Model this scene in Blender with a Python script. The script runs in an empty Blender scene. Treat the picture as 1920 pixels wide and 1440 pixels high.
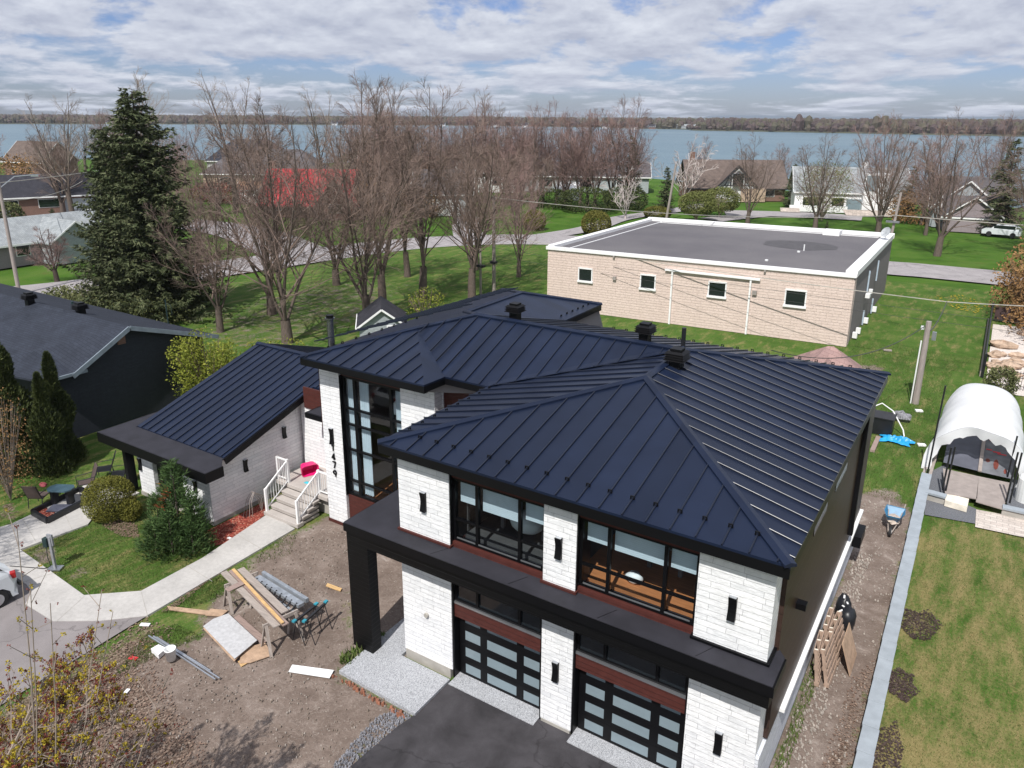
import bpy, math, random
import numpy as np
from mathutils import Vector, Matrix, noise as mnoise

# ---------------- camera, world, sun, exposure ----------------
scene = bpy.context.scene
col = scene.collection
YAW, PITCH, ROLL, FPX, CX, CY, CAMH = -0.56791556, 0.29531767, 0.00473275, 1420.13, 960.0, 649.03, 15.0
def _axes():
    c, s = math.cos(YAW), math.sin(YAW); cp, sp = math.cos(PITCH), math.sin(PITCH)
    w = Vector((s*cp, c*cp, -sp)); r = Vector((c, -s, 0)); u = r.cross(w)
    cr, sr = math.cos(ROLL), math.sin(ROLL)
    return cr*r+sr*u, -sr*r+cr*u, w
AR, AU, AW = _axes()
cam = bpy.data.cameras.new('camera'); camo = bpy.data.objects.new('camera', cam); col.objects.link(camo)
cam.sensor_width = 36; cam.lens = FPX/1920*36; cam.shift_y = -(720-CY)/1920
cam.clip_start = 0.1; cam.clip_end = 30000
camo.matrix_world = Matrix(((AR.x, AU.x, -AW.x, 0), (AR.y, AU.y, -AW.y, 0), (AR.z, AU.z, -AW.z, CAMH), (0, 0, 0, 1)))
scene.camera = camo
def G(px, py, z=0.0):
    "world point at height z seen at a pixel of the survey photograph"
    d = (px-CX)*AR-(py-CY)*AU+FPX*AW
    t = (z-CAMH)/d.z
    return Vector((d.x*t, d.y*t, z))
SUN = Vector((0.17, -1.0, 1.32)).normalized()
el = math.asin(SUN.z); az = math.atan2(SUN.x, SUN.y)
world = bpy.data.worlds.new('World'); scene.world = world; world.use_nodes = True
def setup_world():
    nt = world.node_tree; N = nt.nodes; L = nt.links; N.clear()
    out = N.new('ShaderNodeOutputWorld'); bg = N.new('ShaderNodeBackground'); bg.inputs[1].default_value = 0.09
    sky = N.new('ShaderNodeTexSky'); sky.sky_type = 'NISHITA'; sky.sun_disc = False
    sky.sun_elevation = el; sky.sun_rotation = az; sky.air_density = 1.0; sky.dust_density = 0.6; sky.ozone_density = 2.0; sky.altitude = 50
    tc = N.new('ShaderNodeTexCoord'); sep = N.new('ShaderNodeSeparateXYZ'); L.new(tc.outputs['Generated'], sep.inputs[0])
    def mth(op, x, y=0.0):
        q = N.new('ShaderNodeMath'); q.operation = op
        for i, v in ((0, x), (1, y)):
            if hasattr(v, 'is_output'): L.new(v, q.inputs[i])
            else: q.inputs[i].default_value = v
        return q.outputs[0]
    zc = mth('MAXIMUM', sep.outputs[2], 0.0)
    lz = mth('MULTIPLY', mth('LOGARITHM', mth('ADD', zc, 0.035), 2.718), 2.9)
    def cv(dz):
        c_ = N.new('ShaderNodeCombineXYZ'); L.new(mth('MULTIPLY', sep.outputs[0], 7.8), c_.inputs[0]); L.new(mth('MULTIPLY', sep.outputs[1], 7.8), c_.inputs[1]); L.new(mth('ADD', lz, dz), c_.inputs[2])
        n_ = N.new('ShaderNodeTexNoise'); n_.inputs['Scale'].default_value = 1.15; n_.inputs['Detail'].default_value = 9; n_.inputs['Roughness'].default_value = 0.60; n_.inputs['Distortion'].default_value = 0.15
        L.new(c_.outputs[0], n_.inputs['Vector']); return n_.outputs['Fac']
    na = cv(0.0); nb_ = cv(0.22)
    mr = N.new('ShaderNodeMapRange'); mr.inputs['From Min'].default_value = 0.0; mr.inputs['From Max'].default_value = 0.09
    mr.inputs['To Min'].default_value = -0.055; mr.inputs['To Max'].default_value = 0.115; L.new(sep.outputs[2], mr.inputs['Value'])
    cr = N.new('ShaderNodeValToRGB'); cr.color_ramp.elements[0].position = 0.44; cr.color_ramp.elements[1].position = 0.56; L.new(mth('ADD', na, mr.outputs[0]), cr.inputs[0])
    cc = N.new('ShaderNodeValToRGB'); cc.color_ramp.elements[0].position = 0.30; cc.color_ramp.elements[0].color = (4.7, 5.1, 6.3, 1); cc.color_ramp.elements[1].position = 0.76; cc.color_ramp.elements[1].color = (7.5, 7.9, 8.8, 1)
    L.new(mth('ADD', mth('MULTIPLY', mth('SUBTRACT', na, nb_), 1.45), 0.49), cc.inputs[0])
    tint = N.new('ShaderNodeMix'); tint.data_type = 'RGBA'; tint.blend_type = 'MULTIPLY'; tint.inputs[0].default_value = 1
    L.new(sky.outputs[0], tint.inputs[6]); tint.inputs[7].default_value = (0.62, 0.70, 1.03, 1)
    mix = N.new('ShaderNodeMix'); mix.data_type = 'RGBA'; L.new(cr.outputs[0], mix.inputs[0]); L.new(tint.outputs[2], mix.inputs[6]); L.new(cc.outputs[0], mix.inputs[7])
    L.new(mix.outputs[2], bg.inputs[0]); L.new(bg.outputs[0], out.inputs[0])
setup_world()
sl = bpy.data.lights.new('sun', 'SUN'); sl.energy = 4.7; sl.angle = math.radians(0.55); sl.color = (1.0, 0.965, 0.91)
so = bpy.data.objects.new('sun', sl); col.objects.link(so); so.rotation_euler = SUN.to_track_quat('Z', 'Y').to_euler(); so.location = (10, -30, 60)
scene.render.engine = 'CYCLES'
vs = scene.view_settings; vs.view_transform = 'Standard'; vs.look = 'None'; vs.exposure = 0.13; vs.gamma = 1
scene.cycles.max_bounces = 6; scene.cycles.transparent_max_bounces = 12

# ---------------- tagging and mesh helpers ----------------
WLOC = {}
def tag(o, label=None, cat=None, group=None, kind=None):
    if label: o['label'] = label
    if cat: o['category'] = cat
    if group: o['group'] = group
    if kind: o['kind'] = kind
    return o
def empty(name, loc, label, cat, group=None):
    o = bpy.data.objects.new(name, None); col.objects.link(o); o.location = loc; o.empty_display_size = 0.3
    WLOC[o.name] = Vector(loc); return tag(o, label, cat, group)
class MB:
    "collects faces in world coordinates, then links them as one mesh object"
    def __init__(s): s.v = []; s.f = []; s.m = []
    def add(s, vs_, fs, mi=0):
        b = len(s.v); s.v += [tuple(p) for p in vs_]; s.f += [tuple(b+i for i in f) for f in fs]; s.m += [mi]*len(fs); return s
    def poly(s, pts, mi=0): return s.add(pts, [range(len(pts))], mi)
    def box(s, x0, x1, y0, y1, z0, z1, mi=0):
        return s.add([(x0, y0, z0), (x1, y0, z0), (x1, y1, z0), (x0, y1, z0), (x0, y0, z1), (x1, y0, z1), (x1, y1, z1), (x0, y1, z1)],
                     [(0, 3, 2, 1), (4, 5, 6, 7), (0, 1, 5, 4), (1, 2, 6, 5), (2, 3, 7, 6), (3, 0, 4, 7)], mi)
    def obox(s, c, size, M, mi=0):
        "box of given size with 3x3 rotation M, centred on c"
        c = Vector(c); h = [q/2 for q in size]
        pts = [c+M@Vector((sx*h[0], sy*h[1], sz*h[2])) for sz in (-1, 1) for sx, sy in ((-1, -1), (1, -1), (1, 1), (-1, 1))]
        return s.add(pts, [(0, 3, 2, 1), (4, 5, 6, 7), (0, 1, 5, 4), (1, 2, 6, 5), (2, 3, 7, 6), (3, 0, 4, 7)], mi)
    def bar(s, a, b, w, h=None, mi=0, up=(0, 0, 1)):
        "square bar from a to b"
        a = Vector(a); b = Vector(b); h = h or w; d = (b-a); L = d.length
        if L < 1e-6: return s
        z = d/L; u = Vector(up)
        if abs(z.dot(u)) > 0.99: u = Vector((0, 1, 0))
        x = z.cross(u).normalized(); y = x.cross(z)
        M = Matrix((x, z, y)).transposed()
        return s.obox((a+b)/2, (w, L, h), M, mi)
    def prism(s, pts, z0, z1, mi=0):
        n = len(pts); v = [(p[0], p[1], z0) for p in pts]+[(p[0], p[1], z1) for p in pts]
        f = [tuple(range(n))[::-1], tuple(range(n, 2*n))]+[(i, (i+1) % n, n+(i+1) % n, n+i) for i in range(n)]
        return s.add(v, f, mi)
    def slab(s, pts, t, mi=0):
        "3D polygon with thickness t straight down"
        n = len(pts); v = [tuple(p) for p in pts]+[(p[0], p[1], p[2]-t) for p in pts]
        f = [tuple(range(n)), tuple(range(n, 2*n))[::-1]]+[(i, n+i, n+(i+1) % n, (i+1) % n) for i in range(n)]
        return s.add(v, f, mi)
    def tube(s, pts, r, n=6, mi=0, cap=True):
        pts = [Vector(p) for p in pts]; k = len(pts)
        if not hasattr(r, '__len__'): r = [r]*k
        vs_ = []; pr = None
        for i, p in enumerate(pts):
            d = (pts[min(i+1, k-1)]-pts[max(i-1, 0)])
            d = d.normalized() if d.length > 1e-9 else Vector((0, 0, 1))
            if pr is None:
                pr = d.orthogonal().normalized()
            else:
                pr = (pr-d*pr.dot(d)); pr = pr.normalized() if pr.length > 1e-6 else d.orthogonal().normalized()
            q = d.cross(pr)
            for j in range(n):
                a = 2*math.pi*j/n; vs_.append(p+(pr*math.cos(a)+q*math.sin(a))*r[i])
        fs = [(i*n+j, i*n+(j+1) % n, (i+1)*n+(j+1) % n, (i+1)*n+j) for i in range(k-1) for j in range(n)]
        if cap: fs += [tuple(range(n))[::-1], tuple(range((k-1)*n, k*n))]
        return s.add(vs_, fs, mi)
    def cyl(s, c, r, h, n=16, r2=None, mi=0):
        c = Vector(c); return s.tube([c, c+Vector((0, 0, h))], [r, r if r2 is None else r2], n, mi)
    def blob(s, c, rad, seg=12, rings=8, jit=0.0, seed=0, mi=0):
        rnd = random.Random(seed); c = Vector(c); vs_ = []
        for i in range(rings+1):
            t = math.pi*i/rings
            for j in range(seg):
                a = 2*math.pi*j/seg; k = 1+jit*(rnd.random()-.5)
                vs_.append((c.x+rad[0]*k*math.sin(t)*math.cos(a), c.y+rad[1]*k*math.sin(t)*math.sin(a), c.z+rad[2]*k*math.cos(t)))
        return s.add(vs_, [(i*seg+j, (i+1)*seg+j, (i+1)*seg+(j+1) % seg, i*seg+(j+1) % seg) for i in range(rings) for j in range(seg)], mi)
    def build(s, name, mats, parent=None, smooth=False, bevel=0):
        off = WLOC.get(parent.name, Vector((0, 0, 0))) if parent else Vector((0, 0, 0))
        me = bpy.data.meshes.new(name)
        a = np.array(s.v, dtype=np.float64).reshape(-1, 3)-np.array(off)
        me.from_pydata(a.tolist(), [], s.f)
        if not isinstance(mats, (list, tuple)): mats = [mats]
        for m in mats: me.materials.append(m)
        if len(mats) > 1: me.polygons.foreach_set('material_index', s.m)
        if smooth: me.polygons.foreach_set('use_smooth', [True]*len(me.polygons))
        me.update()
        o = bpy.data.objects.new(name, me); col.objects.link(o); WLOC[o.name] = off
        if parent: o.parent = parent
        if bevel:
            b = o.modifiers.new('bevel', 'BEVEL'); b.width = bevel; b.segments = 2; b.limit_method = 'ANGLE'
        return o
def copy_tree(o, parent=None):
    c = o.copy(); col.objects.link(c); c.parent = parent
    WLOC[c.name] = WLOC.get(o.name, Vector((0, 0, 0)))
    for ch in list(o.children): copy_tree(ch, c)
    return c
def RZ(a): return Matrix.Rotation(a, 3, 'Z')
def struct(o): o['kind'] = 'structure'; return o

# ---------------- materials ----------------
class NT:
    def __init__(s, name):
        s.m = bpy.data.materials.new(name); s.m.use_nodes = True; s.t = s.m.node_tree; s.N = s.t.nodes; s.L = s.t.links
        s.b = s.N['Principled BSDF']; s.tc = s.N.new('ShaderNodeTexCoord')
    def n(s, k, **kw):
        x = s.N.new(k)
        for a, v in kw.items():
            if a.startswith('i_'): x.inputs[a[2:].replace('_', ' ')].default_value = v
            else: setattr(x, a, v)
        return x
    def link(s, a, b): s.L.new(a, b)
    def noise(s, scale, detail=4, rough=0.55, vec=None, dist=0.0):
        x = s.n('ShaderNodeTexNoise'); x.inputs['Scale'].default_value = scale; x.inputs['Detail'].default_value = detail
        x.inputs['Roughness'].default_value = rough; x.inputs['Distortion'].default_value = dist
        s.link(vec if vec else s.tc.outputs['Object'], x.inputs['Vector']); return x.outputs['Fac']
    def ramp(s, fac, stops):
        r = s.n('ShaderNodeValToRGB'); e = r.color_ramp.elements
        while len(e) < len(stops): e.new(0.5)
        for q, (p, c) in zip(e, stops):
            q.position = p; q.color = (c[0], c[1], c[2], 1) if hasattr(c, '__len__') else (c, c, c, 1)
        s.link(fac, r.inputs[0]); return r.outputs[0]
    def mix(s, fac, a, b, mode='MIX'):
        x = s.n('ShaderNodeMix', data_type='RGBA', blend_type=mode)
        if hasattr(fac, 'is_output'): s.link(fac, x.inputs[0])
        else: x.inputs[0].default_value = fac
        for i, q in ((6, a), (7, b)):
            if hasattr(q, 'is_output'): s.link(q, x.inputs[i])
            else: x.inputs[i].default_value = (q[0], q[1], q[2], 1)
        return x.outputs[2]
    def math(s, op, a, b=0.0, c=None):
        x = s.n('ShaderNodeMath', operation=op)
        for i, q in ((0, a), (1, b), (2, c)):
            if q is None: continue
            if hasattr(q, 'is_output'): s.link(q, x.inputs[i])
            else: x.inputs[i].default_value = q
        return x.outputs[0]
    def bump(s, h, strength=0.4, dist=0.02, prev=None):
        x = s.n('ShaderNodeBump'); x.inputs['Strength'].default_value = strength; x.inputs['Distance'].default_value = dist
        s.link(h, x.inputs['Height'])
        if prev: s.link(prev, x.inputs['Normal'])
        s.link(x.outputs[0], s.b.inputs['Normal']); return x.outputs[0]
    def col(s, c):
        if hasattr(c, 'is_output'): s.link(c, s.b.inputs['Base Color'])
        else: s.b.inputs['Base Color'].default_value = (c[0], c[1], c[2], 1)
    def set(s, rough=0.7, metal=0, spec=0.5, coat=0):
        s.b.inputs['Roughness'].default_value = rough; s.b.inputs['Metallic'].default_value = metal
        s.b.inputs['Specular IOR Level'].default_value = spec; s.b.inputs['Coat Weight'].default_value = coat; return s
def mul(c, k): return tuple(q*k for q in c)
def simple(name, c, rough=0.7, metal=0, spec=0.5, var=0.18, scale=3.0, bump=0.0, bscale=40, coat=0):
    t = NT(name); t.set(rough, metal, spec, coat)
    f = t.noise(scale, 5)
    t.col(t.ramp(f, [(0.3, mul(c, 1-var)), (0.7, mul(c, 1+var))]))
    if bump: t.bump(t.noise(bscale, 4), bump, 0.01)
    return t.m
M = {}
def wallvec(t, flip=False):
    "u = x+y along a wall, v = z"
    sp = t.n('ShaderNodeSeparateXYZ'); t.link(t.tc.outputs['Object'], sp.inputs[0])
    u = t.math('ADD', sp.outputs[0], sp.outputs[1]); cb = t.n('ShaderNodeCombineXYZ')
    t.link(u, cb.inputs[0]); t.link(sp.outputs[2], cb.inputs[1]); return cb.outputs[0], u, sp.outputs[2]
def ledgestone(name, c1, c2, mort, w=0.56, h=0.105, bs=0.5, msize=0.004, ns=5, st_=2.4, stain=0.10):
    t = NT(name); t.set(0.85, 0, 0.25)
    vec, u, z = wallvec(t)
    # shift the joints a little so the courses look split, not printed
    n = t.n('ShaderNodeTexNoise'); n.inputs['Scale'].default_value = 1.3; n.inputs['Detail'].default_value = 3; t.link(vec, n.inputs['Vector'])
    sub = t.n('ShaderNodeVectorMath', operation='SUBTRACT'); t.link(n.outputs['Color'], sub.inputs[0]); sub.inputs[1].default_value = (.5, .5, .5)
    sc = t.n('ShaderNodeVectorMath', operation='MULTIPLY'); t.link(sub.outputs[0], sc.inputs[0]); sc.inputs[1].default_value = (0.12, 0.02, 0)
    ad = t.n('ShaderNodeVectorMath', operation='ADD'); t.link(vec, ad.inputs[0]); t.link(sc.outputs[0], ad.inputs[1])
    br = t.n('ShaderNodeTexBrick', offset=0.37, offset_frequency=2, squash=1.7, squash_frequency=3)
    t.link(ad.outputs[0], br.inputs['Vector']); br.inputs['Scale'].default_value = 1; br.inputs['Brick Width'].default_value = w; br.inputs['Row Height'].default_value = h
    br.inputs['Mortar Size'].default_value = msize; br.inputs['Mortar Smooth'].default_value = 0.3; br.inputs['Bias'].default_value = 0.1
    br.inputs['Color1'].default_value = (*c1, 1); br.inputs['Color2'].default_value = (*c2, 1); br.inputs['Mortar'].default_value = (*mort, 1)
    f = t.noise(7, 6, 0.65, vec)
    cc = t.mix(0.30, br.outputs['Color'], t.ramp(f, [(0.25, mul(c2, .72)), (0.6, c1)]), 'MIX')
    mp = t.n('ShaderNodeVectorMath', operation='MULTIPLY'); t.link(vec, mp.inputs[0]); mp.inputs[1].default_value = (2.2, .35, 1)
    t.col(t.mix(1.0, cc, t.ramp(t.noise(1.0, 6, 0.7, mp.outputs[0]), [(0.30, 1-stain), (0.55, 1.0)]), 'MULTIPLY'))
    # split-face relief
    w1 = t.n('ShaderNodeTexNoise'); w1.inputs['Scale'].default_value = ns; w1.inputs['Detail'].default_value = 6; w1.inputs['Roughness'].default_value = 0.62
    st = t.n('ShaderNodeVectorMath', operation='MULTIPLY'); t.link(vec, st.inputs[0]); st.inputs[1].default_value = (1, st_, 1); t.link(st.outputs[0], w1.inputs['Vector'])
    inv = t.math('SUBTRACT', 1.0, br.outputs['Fac'])
    b1 = t.bump(inv, bs, 0.02); t.bump(w1.outputs['Fac'], bs, 0.035, b1)
    return t.m
M['stone'] = ledgestone('white_ledgestone', (0.86, 0.86, 0.865), (0.70, 0.71, 0.73), (0.27, 0.27, 0.29), w=0.66, h=0.142, bs=0.6, msize=0.005)
M['stone_shaded'] = ledgestone('shaded_ledgestone', (0.72, 0.74, 0.78), (0.60, 0.62, 0.66), (0.34, 0.34, 0.36), bs=0.9)  # same white stone, bluish side-face shade put into the colours
M['beige'] = ledgestone('beige_split_block', (0.72, 0.585, 0.525), (0.66, 0.53, 0.47), (0.60, 0.485, 0.43), w=0.42, h=0.2, bs=1.0, msize=0.006, ns=9, st_=1.3, stain=.07)
def siding(name, c, pitch=0.15, rough=0.45, vertical=False, spec=0.5, bs=0.6, var=0.15):
    t = NT(name); t.set(rough, 0, spec); vec, u, z = wallvec(t)
    q = u if vertical else z
    fr = t.math('FRACT', t.math('DIVIDE', q, pitch))
    f = t.noise(6, 5, 0.6); line = t.ramp(fr, [(0.0, 0.25), (0.06, 1.0)])
    base = t.ramp(f, [(0.3, mul(c, 1-var)), (0.7, mul(c, 1+var))])
    t.col(t.mix(1.0, base, line, 'MULTIPLY')); t.bump(t.ramp(fr, [(0.0, 0.0), (0.08, 1.0), (1.0, 0.85)]), bs, 0.015)
    return t.m
M['black_siding'] = siding('black_siding', (0.0035, 0.0035, 0.004), 0.15, 0.50, spec=0.22)
M['brown_siding'] = siding('dark_brown_panel', (0.040, 0.023, 0.018), 0.42, 0.45, spec=0.22, bs=0.3)
M['wood_panel'] = siding('red_brown_wood', (0.075, 0.024, 0.020), 0.14, 0.5, spec=0.2)
M['grey_brick'] = ledgestone('dark_grey_brick', (0.035, 0.040, 0.052), (0.028, 0.032, 0.042), (0.018, 0.02, 0.026), 0.22, 0.075, 0.3, 0.005)
M['vinyl'] = siding('grey_vinyl_siding', (0.33, 0.36, 0.38), 0.12, 0.6)
M['vinyl_white'] = siding('white_vinyl_siding', (0.72, 0.73, 0.74), 0.12, 0.6)
M['red_brick'] = ledgestone('red_brown_brick', (0.22, 0.12, 0.09), (0.17, 0.10, 0.08), (0.25, 0.21, 0.18), 0.22, 0.08, 0.3, 0.006)
M['mauve_brick'] = ledgestone('mauve_brick', (0.30, 0.25, 0.27), (0.26, 0.22, 0.24), (0.35, 0.32, 0.32), 0.22, 0.08, 0.3, 0.006)
def roofmetal():
    t = NT('navy_black_metal'); t.set(0.33, 0.0, 0.30)
    f = t.noise(1.2, 4); g = t.noise(30, 3)
    c = t.ramp(f, [(0.3, (0.0062, 0.0108, 0.0270)), (0.7, (0.0085, 0.0145, 0.0350))])
    # every pan has its own slight tone
    ge = t.n('ShaderNodeNewGeometry'); sn = t.n('ShaderNodeSeparateXYZ'); t.link(ge.outputs['Normal'], sn.inputs[0]); so_ = t.n('ShaderNodeSeparateXYZ'); t.link(t.tc.outputs['Object'], so_.inputs[0])
    st = t.math('GREATER_THAN', t.math('ABSOLUTE', sn.outputs[0]), t.math('ABSOLUTE', sn.outputs[1]))
    u = t.math('ADD', t.math('MULTIPLY', so_.outputs[0], t.math('SUBTRACT', 1.0, st)), t.math('MULTIPLY', so_.outputs[1], st))
    wn = t.n('ShaderNodeTexWhiteNoise', noise_dimensions='1D'); t.link(t.math('FLOOR', t.math('DIVIDE', u, 0.545)), wn.inputs['W'])
    c = t.mix(1.0, c, t.ramp(wn.outputs['Value'], [(0, 0.86), (1, 1.16)]), 'MULTIPLY')
    c = t.mix(t.ramp(t.noise(4.5, 6, 0.8), [(0.66, 0.0), (0.80, 0.22)]), c, (0.10, 0.11, 0.14)); t.col(c)
    r = t.ramp(g, [(0.3, 0.30), (0.7, 0.42)]); t.link(r, t.b.inputs['Roughness']); t.bump(t.noise(0.9, 2), 0.2, 0.03)
    return t.m
M['metal_roof'] = roofmetal()
M['rib'] = simple('metal_seam', (0.006, 0.009, 0.020), 0.30, 0.0, 0.6, 0.05)
M['membrane'] = simple('dark_roof_membrane', (0.024, 0.0235, 0.031), 0.75, 0, 0.35, 0.25, 1.5, 0.3, 60)
M['black_metal'] = simple('black_metal_trim', (0.0035, 0.0035, 0.0045), 0.45, 0, 0.22, 0.1)
M['black_frame'] = simple('black_window_frame', (0.003, 0.003, 0.004), 0.40, 0, 0.25, 0.1)
M['silver'] = simple('aluminium', (0.55, 0.57, 0.60), 0.35, 0.9, 0.5, 0.1)
M['soffit'] = simple('dark_soffit', (0.014, 0.013, 0.014), 0.6)
M['white_paint'] = simple('white_paint', (0.80, 0.80, 0.80), 0.5, var=0.04)
M['concrete'] = simple('pale_concrete', (0.44, 0.42, 0.40), 0.9, 0, 0.2, 0.10, 1.2, 0.25, 50)
M['step_concrete'] = simple('step_concrete', (0.42, 0.385, 0.36), 0.9, 0, 0.2, 0.08, 3, 0.3, 60)
M['found'] = simple('foundation_concrete', (0.36, 0.34, 0.31), 0.9, 0, 0.2, 0.15, 3, 0.4, 30)
def concrete_walk():
    t = NT('concrete_walk'); t.set(0.9, 0, 0.2)
    a = t.ramp(t.noise(0.7, 6, 0.65), [(0.3, (0.40, 0.385, 0.37)), (0.7, (0.52, 0.50, 0.48))])
    b = t.ramp(t.noise(9, 5, 0.7), [(0.35, 0.86), (0.6, 1.0)]); t.col(t.mix(1.0, a, b, 'MULTIPLY')); t.bump(t.noise(60, 3), 0.25, 0.005); return t.m
M['walk'] = concrete_walk()
def aggregate():
    t = NT('speckled_aggregate'); t.set(0.85, 0, 0.3)
    v = t.n('ShaderNodeTexVoronoi'); v.inputs['Scale'].default_value = 75; t.link(t.tc.outputs['Object'], v.inputs['Vector'])
    w = t.n('ShaderNodeTexWhiteNoise'); t.link(v.outputs['Color'], w.inputs[0])
    t.col(t.ramp(w.outputs['Value'], [(0.0, (0.16, 0.165, 0.175)), (0.35, (0.31, 0.32, 0.34)), (0.7, (0.42, 0.43, 0.46)), (1.0, (0.54, 0.55, 0.58))]))
    t.bump(v.outputs['Distance'], 0.4, 0.01); return t.m
M['aggregate'] = aggregate()
def asphalt(name, c, stain=0.35, scale=0.8):
    t = NT(name); t.set(0.9, 0, 0.3)
    a = t.ramp(t.noise(scale, 7, 0.6, dist=0.4), [(0.32, mul(c, 1-stain)), (0.62, mul(c, 1+stain*.6)), (0.8, mul(c, 1+stain*1.5))])
    b = t.ramp(t.noise(140, 2), [(0.3, 0.75), (0.7, 1.25)]); x = t.mix(1.0, a, b, 'MULTIPLY')
    v = t.n('ShaderNodeTexVoronoi', feature='DISTANCE_TO_EDGE'); v.inputs['Scale'].default_value = 0.28
    nn = t.n('ShaderNodeTexNoise'); nn.inputs['Scale'].default_value = 1.5; nn.inputs['Detail'].default_value = 5; t.link(t.tc.outputs['Object'], nn.inputs['Vector'])
    vm = t.n('ShaderNodeVectorMath', operation='MULTIPLY_ADD'); t.link(nn.outputs['Color'], vm.inputs[0]); vm.inputs[1].default_value = (1.4, 1.4, 0); t.link(t.tc.outputs['Object'], vm.inputs[2]); t.link(vm.outputs[0], v.inputs['Vector'])
    cr = t.ramp(v.outputs['Distance'], [(0.0, 0.45), (0.012, 1.0)]); t.col(t.mix(0.6, x, cr, 'MULTIPLY')); t.bump(t.noise(90, 3), 0.35, 0.008); return t.m
M['asphalt'] = asphalt('fresh_asphalt', (0.048, 0.045, 0.050), 0.42, 0.9)
M['asphalt_old'] = asphalt('aged_asphalt', (0.17, 0.155, 0.155), 0.12)
M['street'] = asphalt('street_asphalt', (0.30, 0.28, 0.285), 0.12)
M['asphalt_mid'] = asphalt('driveway_asphalt', (0.22, 0.20, 0.20), 0.12)
def shingle(name, c1, c2, w=0.33, h=0.14, bs=0.5):
    t = NT(name); t.set(0.9, 0, 0.2)
    br = t.n('ShaderNodeTexBrick', offset=0.5); t.link(t.tc.outputs['Object'], br.inputs['Vector']); br.inputs['Scale'].default_value = 1
    br.inputs['Brick Width'].default_value = w; br.inputs['Row Height'].default_value = h; br.inputs['Mortar Size'].default_value = 0.008
    br.inputs['Color1'].default_value = (*c1, 1); br.inputs['Color2'].default_value = (*c2, 1); br.inputs['Mortar'].default_value = (*mul(c1, .5), 1)
    f = t.ramp(t.noise(1.2, 5), [(0.3, 0.8), (0.7, 1.15)]); g = t.ramp(t.noise(45, 2), [(0.3, 0.8), (0.7, 1.2)])
    t.col(t.mix(1.0, t.mix(1.0, br.outputs['Color'], f, 'MULTIPLY'), g, 'MULTIPLY')); t.bump(t.noise(60, 3), bs, 0.01); return t.m
M['sh_grey'] = shingle('slate_grey_shingle', (0.034, 0.040, 0.056), (0.028, 0.033, 0.047))
M['sh_pale'] = shingle('pale_grey_shingle', (0.30, 0.32, 0.33), (0.25, 0.27, 0.285), 0.4, 0.2)
M['sh_brown'] = shingle('brown_shingle', (0.15, 0.115, 0.10), (0.12, 0.095, 0.085), 0.5, 0.2)
M['sh_pink'] = shingle('pinkish_shingle', (0.36, 0.235, 0.215), (0.27, 0.18, 0.17), 0.42, 0.2)
M['sh_dark'] = shingle('dark_shingle', (0.045, 0.045, 0.055), (0.035, 0.035, 0.045), 0.4, 0.2)
M['sh_red'] = shingle('red_roof_sheet', (0.50, 0.045, 0.060), (0.42, 0.036, 0.048), 0.5, 0.25)
M['sh_tan'] = shingle('tan_shingle', (0.34, 0.20, 0.13), (0.28, 0.17, 0.11), 0.4, 0.2)
M['sh_mid'] = shingle('mid_grey_shingle', (0.12, 0.11, 0.115), (0.10, 0.093, 0.10), 0.4, 0.2)
def flatroof():
    t = NT('gravel_flat_roof'); t.set(0.95, 0, 0.15)
    a = t.ramp(t.noise(0.12, 6, 0.6), [(0.3, (0.105, 0.10, 0.112)), (0.7, (0.155, 0.148, 0.155))])
    b = t.ramp(t.noise(9, 6, 0.8), [(0.3, 0.80), (0.7, 1.2)]); t.col(t.mix(1.0, a, b, 'MULTIPLY')); t.bump(t.noise(30, 3), 0.4, 0.02); return t.m
M['gravel_roof'] = flatroof()
def glass(name, tint=(0.85, 0.92, 0.95), refl=1.0):
    t = NT(name); N = t.N; tr = N.new('ShaderNodeBsdfTransparent'); tr.inputs[0].default_value = (*tint, 1)
    gl = N.new('ShaderNodeBsdfGlossy'); gl.inputs['Roughness'].default_value = 0.02; gl.inputs[0].default_value = (1, 1, 1, 1)
    mx = N.new('ShaderNodeMixShader'); g = N.new('ShaderNodeNewGeometry'); dt = N.new('ShaderNodeVectorMath'); dt.operation = 'DOT_PRODUCT'
    t.link(g.outputs['Normal'], dt.inputs[0]); t.link(g.outputs['Incoming'], dt.inputs[1])
    f = t.math('ADD', t.math('MULTIPLY', t.math('POWER', t.math('SUBTRACT', 1.0, t.math('ABSOLUTE', dt.outputs['Value'])), 5.0), 0.9), 0.045*refl)
    t.link(f, mx.inputs[0]); t.link(tr.outputs[0], mx.inputs[1]); t.link(gl.outputs[0], mx.inputs[2]); t.link(mx.outputs[0], N['Material Output'].inputs[0]); return t.m
M['glass'] = glass('window_glass')
M['dark_glass'] = simple('dark_window_glass', (0.012, 0.016, 0.020), 0.08, 0, 0.8, 0.1)
M['frosted'] = simple('frosted_glass', (0.20, 0.255, 0.285), 0.22, 0, 0.6, 0.06)
M['blind'] = siding('pale_blind', (0.50, 0.56, 0.60), 0.05, 0.7, bs=0.2, var=0.05)
M['curtain'] = siding('white_curtain', (0.66, 0.72, 0.76), 0.09, 0.8, vertical=True, bs=0.6, var=0.05)
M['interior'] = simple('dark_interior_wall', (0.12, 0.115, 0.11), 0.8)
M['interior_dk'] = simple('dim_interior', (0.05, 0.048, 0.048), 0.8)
def woodm(name, c, scale=(1, 14, 1), rough=0.7, var=0.25):
    t = NT(name); t.set(rough, 0, 0.3); mp = t.n('ShaderNodeMapping'); mp.inputs['Scale'].default_value = scale
    t.link(t.tc.outputs['Object'], mp.inputs[0]); f = t.noise(2.5, 5, 0.6, mp.outputs[0])
    t.col(t.ramp(f, [(0.3, mul(c, 1-var)), (0.7, mul(c, 1+var))])); t.bump(f, 0.2, 0.01); return t.m
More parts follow.
